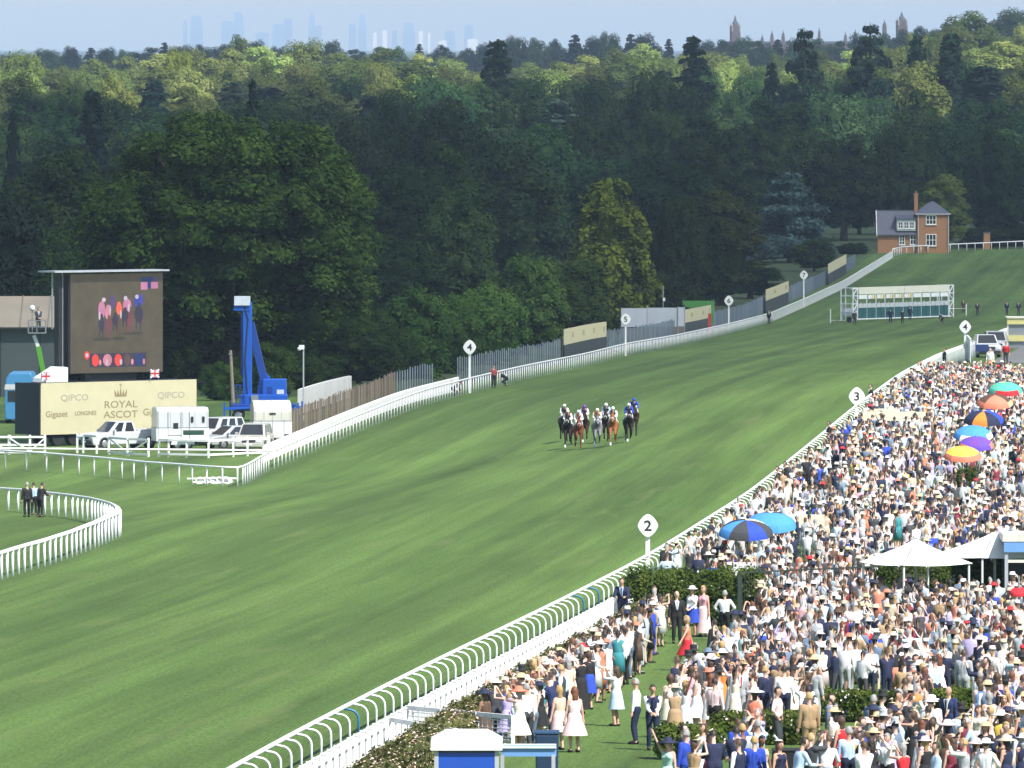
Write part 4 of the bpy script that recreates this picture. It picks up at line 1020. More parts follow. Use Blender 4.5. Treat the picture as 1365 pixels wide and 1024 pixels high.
def blob(col_, x, y, rx, ry, lift, n=10):
    u = (x - 190) / 735 * (SW - 0.12) + 0.06; v = S1 - 0.04 - (y - 140) / 800 * (SH - 0.08)
    a_ = rx / 735 * SW; b_ = ry / 800 * SH
    MB().prism([(u + a_ * math.cos(2 * math.pi * i / n + 0.4), v + b_ * math.sin(2 * math.pi * i / n + 0.4)) for i in range(n)], -0.042 - lift, -0.04, 'y').build('picture_shape', screen_mat(col_, PIC[col_], 0.8), pan)
def rect(col_, x0, y0, x1, y1, lift): 
    u0_ = (x0 - 190) / 735 * SW; u1 = (x1 - 190) / 735 * SW; v0 = S1 - 0.04 - (y0 - 140) / 800 * SH; v1 = S1 - 0.04 - (y1 - 140) / 800 * SH
    MB().box(((u0_ + u1) / 2, -0.041 - lift / 2, (v0 + v1) / 2), (u1 - u0_, lift, abs(v0 - v1))).build('picture_shape', screen_mat(col_, PIC[col_], 0.8), pan)
blob('shade', 440, 668, 80, 16, 0.002); blob('shade', 570, 665, 60, 16, 0.002); blob('shade', 690, 625, 80, 14, 0.002)
for c_, x, y0, y1, w_ in (('dark', 435, 480, 660, 24), ('maroon', 492, 490, 665, 22), ('dark', 545, 470, 600, 24), ('brown', 575, 500, 650, 20), ('dark', 625, 430, 570, 26), ('maroon', 660, 420, 630, 24), ('dark', 735, 400, 600, 34)):
    blob(c_, x, y0 + (y1 - y0) * 0.36, w_, (y1 - y0) * 0.36, 0.006); blob(c_, x + 2, y0 + 6, w_ * 0.45, 26, 0.012)
    for s in (-0.6, 0.45): blob(c_, x + s * w_, y0 + (y1 - y0) * 0.8, 4.5, (y1 - y0) * 0.22, 0.006)
for c_, x, y, rx, ry in (('purple', 525, 375, 22, 50), ('pink', 438, 430, 28, 70), ('rose', 487, 455, 24, 55), ('orange', 577, 425, 24, 48), ('pink', 640, 395, 34, 50), ('blue', 715, 365, 20, 50), ('blue', 750, 360, 20, 46)):
    blob(c_, x, y, rx, ry, 0.010)
for c_, x, y in (('white', 455, 350), ('purple', 522, 330), ('rose', 490, 408), ('orange', 575, 385), ('white', 628, 340), ('white', 718, 330), ('blue', 748, 325)): blob(c_, x, y, 15, 18, 0.014)
for x, y0 in ((420, 480), (505, 430), (590, 470), (655, 420)): blob('white', x, y0, 7, 34, 0.014)
rect('dark', 345, 775, 790, 885, 0.004)
for c_, x0, x1 in (('red', 360, 415), ('rose', 448, 520), ('red', 540, 600), ('brown', 615, 668), ('navy', 705, 782)):
    blob(c_, (x0 + x1) / 2, 838, (x1 - x0) / 2, 50, 0.008)
for x, c_ in ((425, 'rose'), (480, 'white'), (592, 'white'), (682, 'rose'), (775, 'rose')): blob(c_, x, 855, 10, 24, 0.012)
blob('red', 320, 795, 22, 34, 0.006); blob('white', 320, 795, 12, 18, 0.01)
rect('navy', 750, 172, 842, 208, 0.005); rect('purple', 842, 172, 882, 208, 0.005); rect('pink', 748, 212, 800, 272, 0.005); rect('navy', 800, 212, 828, 262, 0.005); rect('pink', 828, 212, 882, 264, 0.005)
# small flags along the top of the hoarding
FW, FB, FR = mat('flag_white', (0.7, 0.7, 0.7), 0.8), mat('flag_blue', (0.03, 0.05, 0.22), 0.8), mat('flag_red', (0.5, 0.03, 0.04), 0.8)
for px, u, lab in ((46, 0.35, 'small union flag hanging at the left end of the hoarding'), (183, 9.3, 'small union flag hanging under the big screen')):
    p = Matrix.Rotation(YAW, 4, 'Z') @ Vector((u, -0.12, BH1 + 0.45))
    o = thing('union_flag', lab, 'flag', (tx + p.x, ty_ + p.y, tz + p.z), YAW)
    w_, h_ = 0.7, 0.52
    MB().box((0, 0, 0), (w_, 0.012, h_)).build('blue_field', FB, o)
    c = MB()
    for s in (-1, 1): c.bar((-w_ / 2 * s, -0.012, -h_ / 2), (w_ / 2 * s, -0.012, h_ / 2), 0.012, 0.13)
    c.box((0, -0.014, 0), (w_, 0.01, 0.22)).box((0, -0.0145, 0), (0.22, 0.01, h_)); c.build('white_cross', FW, o)
    MB().box((0, -0.024, 0), (w_, 0.008, 0.12)).box((0, -0.0245, 0), (0.12, 0.008, h_)).build('red_cross', FR, o)
    MB().tube([(-w_ / 2, 0.03, -0.55), (-w_ / 2, 0.03, h_ / 2)], 0.02, 6).build('stick', GREYM, o)
p = Matrix.Rotation(YAW, 4, 'Z') @ Vector((1.6, 1.0, 0))
o = thing('generator_cover', 'white sloped equipment cover on the left end of the trailer', 'cover', (tx + p.x, ty_ + p.y, tz + BH1 - 0.03), YAW)
MB().prism([(-1.0, 0), (0.9, 0), (0.9, 1.0), (0.5, 1.05), (-0.9, 0.35)], -0.7, 0.7, 'y').build('hood', WHITEW, o, bevel=0.05); MB().box((0, 0, 0.03), (2.0, 1.5, 0.06)).build('skid', BLACK, o)

# shed
SY = 805.0
X1 = px2x(80, SY); sh_ = thing('shed', 'dark green grey farm shed with a tan sloping roof at the left edge', 'shed', (X1 - 12, SY, g(X1 - 12, SY)))
ze, zr_ = zat(434, SY) - sh_.location.z, zat(397, SY) - sh_.location.z
MB().box((0, 5, ze / 2), (24, 10, ze)).build('wall', mat('dark_green_cladding', (0.065, 0.085, 0.085), 0.6, 0.12, 0.5), sh_)
rf = MB().prism([(-0.5, ze - 0.1), (5.2, zr_), (10.6, ze - 0.1), (10.6, ze - 0.25), (5.2, zr_ - 0.15), (-0.5, ze - 0.25)], -12.3, 12.3, 'x').build('roof', mat('tan_roof_sheet', (0.25, 0.22, 0.17), 0.8, 0.12, 0.4), sh_)
for i in range(12): MB().bar((-12 + i * 2.1, -0.52, ze - 0.05), (-12 + i * 2.1, 5.2, zr_ + 0.05), 0.07, 0.05).build('roof_batten', mat('tan_roof_sheet_dark', (0.2, 0.18, 0.14), 0.8), rf)
MB().box((0, -0.6, ze - 0.2), (24.6, 0.12, 0.14)).build('gutter', BLACK, sh_)
for i in range(8): MB().box((-10.5 + i * 3, -0.03, ze / 2), (0.07, 0.06, ze)).build('cladding_post', BLACK, sh_)

# light blue van behind the hoarding
o = thing('minibus', 'light blue minibus roof showing behind the left end of the hoarding', 'van', frame(29, 735), R(90)); o.scale = (0.9, 0.92, 0.9)
LB = mat('light_blue_paint', (0.07, 0.27, 0.52), 0.3, 0.05, 1)
MB().prism([(-1.1, 0.3), (1.1, 0.3), (1.15, 1.6), (1.05, 3.4), (0.8, 3.85), (-0.8, 3.85), (-1.05, 3.4), (-1.15, 1.6)], -3, 3, 'x').build('body', LB, o, bevel=0.08)
MB().prism([(-1.16, 2.6), (1.16, 2.6), (1.1, 3.0), (-1.1, 3.0)], -3.04, 3.04, 'x').build('white_stripe', PW, o)
MB().box((-3.03, 0, 2.1), (0.04, 1.8, 0.8)).build('rear_window', GLASS, o)
for x in (-1.9, 1.9):
    for s in (-1, 1): wheel(o, x, s * 1.0, 0.4, 0.25)

# green boom lift with a basket
LY2 = 742.0
o = thing('boom_lift', 'green boom lift raising a camera basket left of the big screen', 'lift', frame(64, LY2))
zt = lambda py: zat(py, LY2) - o.location.z
xt = lambda px: px2x(px, LY2) - o.location.x
LG = mat('lime_green_paint', (0.10, 0.34, 0.03), 0.4, 0.06, 1)
MB().box((0, 0, 0.7), (2.2, 3.6, 0.9)).build('chassis', LG, o, bevel=0.08)
for x in (-1.2, 1.2):
    for y in (-1.2, 1.2): wheel(o, x * 0.95, y, 0.45, 0.3)
MB().tube([(0, 0, 1.0), (0, 0, 1.8)], 0.5, 12).build('turret', LG, o)
MB().bar((0, 0, 1.6), (xt(51), 0, zt(462)), 0.32, 0.36).build('boom', LG, o)
MB().bar((xt(51), 0, zt(462)), (xt(45), 0, zt(447)), 0.2, 0.24).build('telescopic_boom', WHITEW, o)
b = MB(); bx0, bx1, z0, z1 = xt(38), xt(61), zt(444), zt(427)
for z in (z0, (z0 + z1) / 2, z1):
    b.bar((bx0, -0.5, z), (bx1, -0.5, z), 0.05).bar((bx0, 0.5, z), (bx1, 0.5, z), 0.05).bar((bx0, -0.5, z), (bx0, 0.5, z), 0.05).bar((bx1, -0.5, z), (bx1, 0.5, z), 0.05)
for x in (bx0, (bx0 + bx1) / 2, bx1):
    for y in (-0.5, 0.5): b.bar((x, y, z0), (x, y, z1), 0.05)
bs_ = b.build('basket', GREYM, o); MB().box(((bx0 + bx1) / 2, 0, z0), (bx1 - bx0, 1.0, 0.06)).build('basket_floor', GREYM, bs_)
BASKET = (o.location.x + xt(51), LY2, o.location.z + z0 + 0.03)
c = thing('camera_dome', 'white camera dome on a stalk above the lift basket', 'camera', (o.location.x + xt(43), LY2, o.location.z + z0))
MB().tube([(0, 0, 0), (0, 0, zt(414) - z0)], 0.035, 6).build('stalk', GREYM, c); MB().ball((0, 0, zt(411) - z0), (0.2, 0.2, 0.22), 12, 8).build('dome', WHITE, c, smooth=True)

# blue folding access lift
BL = mat('lift_blue_paint', (0.012, 0.10, 0.50), 0.35, 0.06, 1); BL2 = mat('lift_dark_blue', (0.01, 0.05, 0.28), 0.4, 0.06, 1)
LY3 = 738.0
o = thing('access_lift', 'tall bright blue folded access lift behind the parked cars', 'lift', frame(345, LY3))
zt = lambda py: zat(py, LY3) - o.location.z
xt = lambda px: px2x(px, LY3) - o.location.x
MB().box((xt(352), 0, 0.95), (xt(392) - xt(308), 2.2, 0.5)).build('chassis', BL2, o, bevel=0.06)
for px in (318, 342, 382):
    for s in (-1, 1): wheel(o, xt(px), s * 1.0, 0.42, 0.28)
MB().box((xt(352), 0, 1.5), (xt(384) - xt(322), 1.6, 0.7)).build('turntable', BL, o, bevel=0.06)
MB().box((xt(366), 0, zt(518)), (xt(383) - xt(351), 1.3, zt(505) - zt(531))).build('counterweight', BL, o, bevel=0.08)
MB().box((xt(360), -0.67, zt(520)), (0.35, 0.04, 0.5)).build('hatch', BL2, o)
MB().box((xt(330), 0, (zt(546) + zt(403)) / 2), (0.62, 0.7, zt(403) - zt(546))).build('mast', BL, o, bevel=0.04)
MB().box((xt(323.5), 0.15, (zt(500) + zt(410)) / 2), (0.26, 0.5, zt(410) - zt(500))).build('inner_mast', BL2, o)
MB().bar((xt(334), 0.1, zt(430)), (xt(352), 0.1, zt(508)), 0.5, 0.85).build('folded_boom', BL2, o); MB().bar((xt(335), -0.25, zt(436)), (xt(350), -0.25, zt(506)), 0.08, 0.1).build('hydraulic_ram', BL, o)
MB().bar((xt(352), 0, zt(497)), (xt(346), 0, zt(535)), 0.5, 0.4).build('knuckle', BL, o); MB().bar((xt(356), 0, zt(500)), (xt(350), 0, zt(512)), 0.6, 0.5).build('boom_joint', BL, o)
MB().box((xt(323), -0.1, zt(401)), (xt(333) - xt(312), 0.9, zt(395) - zt(407))).build('cage_front', mat('pale_lift_panel', (0.6, 0.65, 0.72), 0.5), o)
MB().box((xt(322.5), 0, zt(410)), (xt(334) - xt(312), 0.8, 0.42)).build('cage_base', BL, o)
for px, s in ((300, -1), (398, -1), (306, 1), (402, 1)):
    MB().bar((xt(352), s * 0.9, 1.0), (xt(px), s * 1.6, 0.9), 0.16).bar((xt(px), s * 1.6, 0.0), (xt(px), s * 1.6, 1.3), 0.12).box((xt(px), s * 1.6, 0.03), (0.4, 0.4, 0.06)).build('outrigger', BL, o)
MB().tube([(xt(331), -0.4, zt(540)), (xt(327), -0.42, zt(480)), (xt(331), -0.4, zt(425)), (xt(326), -0.42, zt(408))], 0.04, 6).build('hydraulic_hose', TRIM, o); MB().box((xt(340), -0.86, 1.55), (0.5, 0.14, 0.5)).build('control_box', GREYM, o); MB().box((xt(374), -0.68, zt(522)), (0.5, 0.05, 0.3)).build('maker_panel', mat('pale_lift_panel'), o)
b = MB()
for px in (315, 320, 326): b.bar((xt(px), -0.85, zt(545)), (xt(px), -0.85, zt(512)), 0.05)
b.bar((xt(313), -0.85, zt(513)), (xt(327), -0.85, zt(513)), 0.06).bar((xt(313), -0.85, zt(528)), (xt(327), -0.85, zt(528)), 0.06).build('ladder', BL2, o)
# camera pole, wooden post
o = thing('camera_pole', 'slim grey pole with a white camera head right of the blue lift', 'pole', frame(404.5, 726))
MB().tube([(0, 0, 0), (0, 0, zat(465, 726) - o.location.z)], 0.05, 8).build('pole', mat('galvanised', (0.42, 0.44, 0.45), 0.5), o); MB().box((-0.12, 0, zat(463, 726) - o.location.z), (0.36, 0.25, 0.3)).ball((-0.28, -0.02, zat(465, 726) - o.location.z), 0.14).build('camera_head', WHITE, o)
o = thing('wooden_pole', 'weathered leaning wooden pole left of the blue lift', 'pole', frame(311, 770))
MB().tube([(0, 0, 0), (-0.2, 0, zat(467, 770) - o.location.z)], [0.14, 0.1], 8).build('pole', WOODS[1], o); MB().box((-0.2, 0, zat(472, 770) - o.location.z), (0.26, 0.26, 0.1)).build('cap', GREYM, o)
# white rail sections left lying on the turf
X, Y, Z = on_ground(284, 645)
o = thing('rail_sections', 'heap of spare white rail sections lying on the turf by the corner', 'rail', (X, Y, Z))
MB().bar((-1.55, 0.3, 0.3), (1.5, 0.2, 0.32), 0.09).build('rail_tube', WHITE, o); MB().bar((-1.2, -0.4, 0.12), (1.1, 0.5, 0.2), 0.09).build('rail_tube', WHITE, o)
for i, x in enumerate((-0.75, -0.4, 0.0, 0.35, 0.75)):
    MB().tube([(x + 0.26 * math.cos(a_), -0.2 + 0.1 * i, 0.2 + 0.17 * math.sin(a_)) for a_ in np.linspace(0, 6.28, 13)], 0.05, 6).build('loose_post', WHITE, o)
for x in (-0.9, 0.1, 0.8): MB().bar((x, -0.5, 0.05), (x + 0.3, 0.6, 0.1), 0.16, 0.09).build('foot_plate', WHITE, o)
# ================================================================ brick house at the far end
def brick_mat():
    m = bpy.data.materials.new('red_brick'); m.use_nodes = True; n = m.node_tree.nodes; l = m.node_tree.links; b = n['Principled BSDF']
    tc = n.new('ShaderNodeTexCoord'); mp = n.new('ShaderNodeMapping'); mp.inputs['Rotation'].default_value = (R(90), 0, 0)
    br = n.new('ShaderNodeTexBrick'); br.inputs['Scale'].default_value = 4.4
    br.inputs['Color1'].default_value = (0.34, 0.15, 0.062, 1); br.inputs['Color2'].default_value = (0.42, 0.20, 0.085, 1); br.inputs['Mortar'].default_value = (0.28, 0.2, 0.13, 1)
    l.new(tc.outputs['Object'], mp.inputs[0]); l.new(mp.outputs[0], br.inputs[0]); l.new(br.outputs[0], b.inputs['Base Color']); b.inputs['Roughness'].default_value = 0.9
    return m
BRICK = brick_mat(); SLATE = mat('roof_slate', (0.085, 0.095, 0.125), 0.55, 0.2, 3)
HY = 1804.0
X0 = px2x(1170, HY); ho_ = thing('brick_house', 'orange brick lodge with slate roofs, dormer and tower wing at the far end', 'house', (X0, HY, g(X0, HY)))
hx = lambda px: px2x(px, HY) - X0
hzz = lambda py: zat(py, HY) - ho_.location.z
b0 = -0.5
def win(nm, px0, px1, py0, py1, y, nx, nz, parent=ho_):
    w0, w1, z0, z1 = hx(px0), hx(px1), hzz(py1), hzz(py0); fr = MB()
    t = 0.13
    fr.box((w0, y, (z0 + z1) / 2), (t, 0.14, z1 - z0 + t)).box((w1, y, (z0 + z1) / 2), (t, 0.14, z1 - z0 + t)).box(((w0 + w1) / 2, y, z0), (w1 - w0 - t, 0.14, t)).box(((w0 + w1) / 2, y, z1), (w1 - w0 - t, 0.14, t))
    o = fr.build('window', WHITEW, parent)
    MB().box(((w0 + w1) / 2, y + 0.04, (z0 + z1) / 2), (w1 - w0 - t, 0.02, z1 - z0 - t)).build('pane', GLASS, o)
    for i in range(1, nx): MB().box((w0 + (w1 - w0) * i / nx, y + 0.01, (z0 + z1) / 2), (0.1, 0.05, z1 - z0 - t)).build('mullion', WHITEW, o)
    for i in range(1, nz): MB().box(((w0 + w1) / 2, y + 0.012, z0 + (z1 - z0) * i / nz), (w1 - w0 - t, 0.04, 0.09)).build('transom', WHITEW, o)
    MB().box(((w0 + w1) / 2, y - 0.06, z0 - 0.1), (w1 - w0 + 0.3, 0.16, 0.09)).build('sill', WHITEW, o)
MB().box(((hx(1170) + hx(1222)) / 2, 3.2, (b0 + hzz(312)) / 2), (hx(1222) - hx(1170), 6.0, hzz(312) - b0)).build('wall', BRICK, ho_)
MB().prism([(0.2, hzz(312) + 0.02), (6.2, hzz(312) + 0.02), (3.2, hzz(282))], hx(1171), hx(1222), 'x').build('gable', BRICK, ho_)
e = hzz(312); rz_ = hzz(282)
rf = MB().prism([(-0.25, e - 0.1), (3.2, rz_ + 0.12), (6.65, e - 0.1), (6.65, e - 0.28), (3.2, rz_ - 0.08), (-0.25, e - 0.28)], hx(1169), hx(1222), 'x').build('roof', SLATE, ho_)
MB().prism([(-0.32, e - 0.1), (3.2, rz_ + 0.2), (3.2, rz_ - 0.1), (-0.32, e - 0.4)], hx(1168.3), hx(1169.2), 'x').build('bargeboard', WHITEW, rf)
MB().bar((hx(1169), 3.2, rz_ + 0.15), (hx(1222), 3.2, rz_ + 0.15), 0.25, 0.12).build('ridge', SLATE, rf)
d = MB().box(((hx(1195.5) + hx(1220.5)) / 2, 0.9, (hzz(308) + hzz(292.5)) / 2), (hx(1220.5) - hx(1195.5), 2.0, hzz(292.5) - hzz(308))).build('dormer', WHITEW, ho_)
MB().prism([(-0.5, hzz(292.5) + 0.01), (2.6, hzz(288)), (2.6, hzz(288) + 0.15), (-0.5, hzz(292.5) + 0.2)], hx(1194.5), hx(1221.5), 'x').build('dormer_roof', SLATE, d)
for i in range(3): win('window', 1197.5 + i * 7.6, 1203.3 + i * 7.6, 296, 304.5, -0.16, 2, 2)
win('window', 1199, 1206, 313.5, 326, 0.14, 2, 3); win('window', 1213.5, 1221, 313.5, 326, 0.14, 2, 2)
MB().box(((hx(1222) + hx(1265)) / 2, 2.7, (b0 + hzz(285)) / 2), (hx(1265) - hx(1222), 6.2, hzz(285) - b0)).build('tower_wall', BRICK, ho_)
cx = (hx(1222) + hx(1265)) / 2; e = hzz(285); a_ = (hx(1265) - hx(1222)) / 2 + 0.3
tr = MB().add([(cx - a_, -0.7, e), (cx + a_, -0.7, e), (cx + a_, 6.1, e), (cx - a_, 6.1, e), (cx - 0.3, 2.7, hzz(269)), (cx + 0.3, 2.7, hzz(269))], [(3, 2, 1, 0), (0, 1, 5, 4), (1, 2, 5), (2, 3, 4, 5), (3, 0, 4)]).build('tower_roof', SLATE, ho_)
MB().bar((cx - a_, -0.72, e - 0.06), (cx + a_, -0.72, e - 0.06), 0.14, 0.16).build('gutter', mat('pale_gutter', (0.5, 0.5, 0.5), 0.6), tr)
win('window', 1234.5, 1247.5, 287.5, 299, -0.46, 3, 2); win('window', 1234.5, 1247.5, 312.5, 327.5, -0.46, 3, 2)
MB().tube([(hx(1264), -0.55, b0), (hx(1264), -0.55, e - 0.1)], 0.07, 6).build('drainpipe', mat('pale_gutter', (0.5, 0.5, 0.5)), ho_)
MB().tube([(hx(1224), -0.5, b0), (hx(1224), -0.5, e - 0.1)], 0.07, 6).build('drainpipe', mat('pale_gutter', (0.5, 0.5, 0.5)), ho_)
ch = MB().box((hx(1222), 3.2, (hzz(285) + hzz(259)) / 2 - 0.3), (0.62, 0.8, hzz(259) - hzz(285) + 0.6)).build('chimney', BRICK, ho_)
MB().box((hx(1222), 3.2, hzz(259)), (0.76, 0.95, 0.2)).build('chimney_cap', BRICK, ch); MB().tube([(hx(1222), 3.2, hzz(259)), (hx(1222), 3.2, hzz(255))], 0.15, 8).build('chimney_pot', mat('clay_pot', (0.3, 0.13, 0.07), 0.8), ch)
o = thing('garden_pier', 'low red brick garden pier right of the house', 'pier', frame(1315.5, 1835)); MB().box((0, 0, 1.4), (1.1, 0.7, 2.8)).build('shaft', BRICK, o); MB().box((0, 0, 2.86), (1.3, 0.9, 0.14)).build('cap', SLATE, o)
# far rail in front of the house
pp = subdiv([(1190, 342.5), (1202, 339.5), (1256, 336.5), (1311, 334), (1420, 329)], 3.4)
post_rail('running_rail', 'white rail crossing the far end in front of the brick house', pp, 1.3, 0.09, 0.06)

# ================================================================ starting gate
GY = 1312.0
A = frame(1138, 1306); B = frame(1266, 1322)
o = thing('starting_gate', 'white and blue starting gate with cream number boards standing across the course', 'starting gate', A, math.atan2(B[1] - A[1], B[0] - A[0]))
GL = math.hypot(B[0] - A[0], B[1] - A[1]); GH = zat(384, 1306) - A[2]
TEAL = mat('teal_padding', (0.016, 0.09, 0.095), 0.6, 0.12, 2); YEL = mat('yellow_print', (0.62, 0.45, 0.06), 0.6); CRB = mat('cream_gate_board', (0.72, 0.7, 0.58), 0.6, 0.05, 1)
for x0 in (-0.45, GL - 0.45):
    f = MB(); w_ = 0.95
    for x in (x0, x0 + w_):
        for y in (-0.2, 1.6): f.bar((x, y, 0.25), (x, y, GH), 0.11)
    for i in range(4):
        z0, z1 = 0.35 + i * (GH - 0.35) / 4, 0.35 + (i + 1) * (GH - 0.35) / 4
        f.bar((x0, -0.2, z1), (x0 + w_, -0.2, z1), 0.1).bar((x0, -0.2, z0 if i % 2 else z1), (x0 + w_, -0.2, z1 if i % 2 else z0), 0.09).bar((x0, -0.2, z1), (x0, 1.6, z1), 0.09).bar((x0 + w_, -0.2, z1), (x0 + w_, 1.6, z1), 0.09)
    f.build('end_truss', WHITE, o)
    wheel(o, x0 + 0.48, 0.7, 0.35, 0.3)
n_ = 10; st = (GL - 1.2) / n_
for i in range(2):
    xa = 0.62 + i * (GL - 1.2) / 2; MB().box((xa + (GL - 1.2) / 4, -0.3, GH - 0.36), ((GL - 1.2) / 2 - 0.06, 0.08, 0.86)).build('sign_board', CRB, o)
MB().bar((0.4, 0.7, GH - 0.1), (GL - 0.4, 0.7, GH - 0.1), 0.2).build('gantry_beam', WHITE, o)
for i in range(n_ + 1):
    x = 0.6 + i * st
    MB().bar((x, -0.15, 0.3), (x, -0.15, GH - 0.8), 0.09).bar((x, 2.1, 0.3), (x, 2.1, 2.4), 0.07).bar((x, -0.15, 1.3), (x, 2.1, 1.3), 0.12, 0.9).build('stall_partition', WHITE, o)
for i in range(n_):
    x = 0.6 + (i + 0.5) * st
    nb = MB().box((x, -0.25, GH - 1.12), (st * 0.86, 0.06, 0.5)).build('number_board', WHITE, o)
    if 1 <= i <= 5:
        me_ = text_mesh(str(i + 1), 0.52, 0.004, bold=0.02); me_.materials.append(YEL); put('numeral', me_, nb, (x, -0.29, GH - 1.12))
        MB().box((x + st * 0.27, -0.285, GH - 1.12), (st * 0.2, 0.02, 0.42)).build('yellow_patch', YEL, nb)
    for s in (-1, 1):
        dr = MB().box((x + s * st * 0.235, -0.2, 1.12), (st * 0.43, 0.1, 1.3)).build('gate_door', TEAL, o)
        MB().box((x + s * st * 0.235, -0.22, 2.05), (st * 0.43, 0.08, 0.5)).build('door_grille', mat('pale_door_grille', (0.5, 0.53, 0.54), 0.5), dr)
MB().bar((0.2, -0.35, 0.42), (GL - 0.2, -0.35, 0.42), 0.1, 0.12).build('ground_bar', WHITE, o)
for px, Y, top, lab in ((1107, 1310, 412, 'short white stake left of the starting gate'), (1288, 1330, 405, 'short white stake right of the starting gate')):
    s = thing('stake', lab, 'stake', frame(px, Y)); MB().tube([(0, 0, 0), (0, 0, zat(top, Y) - s.location.z)], 0.07, 6).build('rod', WHITE, s); MB().bar((0, 0, 0.3 if px < 1200 else 0.9), (1.8 if px < 1200 else -1.6, 0, 0.3 if px < 1200 else 0.9), 0.05).build('tape', WHITE, s)

# ================================================================ far end of the crowded side
vehicle('parked_truck', 'white and blue off-road vehicle parked beside marker four behind the crowd', 'truck', 1313, 838, R(270 + 6), PW, 'pickup')
vehicle('parked_car', 'silver car half hidden behind the white and blue vehicle', 'car', 1327, 862, R(270), PS, 'suv')
o = thing('bull_board', 'dark blue panel strapped to the front of the parked white vehicle', 'panel', frame(1306, 834.8)); MB().box((0, 0, 0.75), (1.4, 0.06, 0.55)).build('panel', mat('dark_blue_panel', (0.02, 0.045, 0.16), 0.5), o, bevel=0.02); MB().bar((-0.6, 0.02, 0), (-0.6, 0.02, 0.9), 0.05).bar((0.6, 0.02, 0), (0.6, 0.02, 0.9), 0.05).build('leg', TRIM, o)
KY = 895.0
o = thing('catering_stand', 'stand with two yellow fascia boards at the right edge of the far crowd', 'stand', frame(1356, KY))
kz = lambda py: zat(py, KY) - o.location.z
YB = mat('yellow_fascia', (0.66, 0.6, 0.24), 0.6, 0.06, 1)
MB().box((0.6, 1.5, kz(443) / 2 + 0.3), (2.6, 3, kz(443) + 0.6)).build('back_wall', GREYM, o)
MB().box((0.6, -0.1, kz(427.5)), (2.9, 0.2, 0.62)).build('upper_fascia', YB, o); MB().box((0.6, -0.1, kz(451)), (2.9, 0.2, 0.5)).build('lower_fascia', YB, o)
MB().box((0.6, 1.3, kz(423.5)), (3.0, 3.2, 0.1)).build('roof', CRB, o)
for x in (-0.8, 2.0): MB().bar((x, -0.05, 0), (x, -0.05, kz(424)), 0.12).build('post', CRB, o)
# white boarded fence across the end of the crowd
w0, w1 = (XR(806) + 0.9, 806.0), (px2x(1289, 830), 830.0)
o = thing('board_fence', 'white boarded fence closing off the far end of the crowd', 'fence', (w0[0], w0[1], g(*w0)))
for i in range(8):
    a_, c_ = i / 8, (i + 0.96) / 8
    P0 = (w0[0] + (w1[0] - w0[0]) * a_, w0[1] + (w1[1] - w0[1]) * a_); P1 = (w0[0] + (w1[0] - w0[0]) * c_, w0[1] + (w1[1] - w0[1]) * c_)
    MB().bar(rel(o, (P0[0], P0[1], g(*P0) + 0.85)), rel(o, (P1[0], P1[1], g(*P1) + 0.85)), 0.06, 1.7).build('board', WHITEW, o)
MB().bar(rel(o, (w0[0], w0[1], g(*w0) + 1.78)), rel(o, (w1[0], w1[1], g(*w1) + 1.78)), 0.14, 0.1).build('capping_rail', WHITEW, o)
# ================================================================ people
# a figure is built from bones with radii, fused into one surface; clothes are shells over parts of that surface.
# local frame: feet at the origin, facing +y, x to its left... z up
SKIN = mat('skin', objcol=True, rough=0.6, vary=0.06, scale=6); CLOTH = mat('cloth', objcol=True, rough=0.85, vary=0.10, scale=9, bump=0.15); HAIRM = mat('hair', objcol=True, rough=0.6, vary=0.2, scale=14)
STRAW = mat('hat_straw', objcol=True, rough=0.8, vary=0.08, scale=8)
FEAT = mat('face_features', (0.10, 0.05, 0.04), 0.6)
def two_bone(a, c, l1, l2, pole):
    a = Vector(a); c = Vector(c); d = c - a; L = min(d.length, (l1 + l2) * 0.999); d.normalize()
    x = (l1 * l1 - l2 * l2 + L * L) / (2 * L); h = math.sqrt(max(l1 * l1 - x * x, 0))
    p = Vector(pole); p = (p - d * p.dot(d)).normalized()
    return a + d * x + p * h, a + d * L
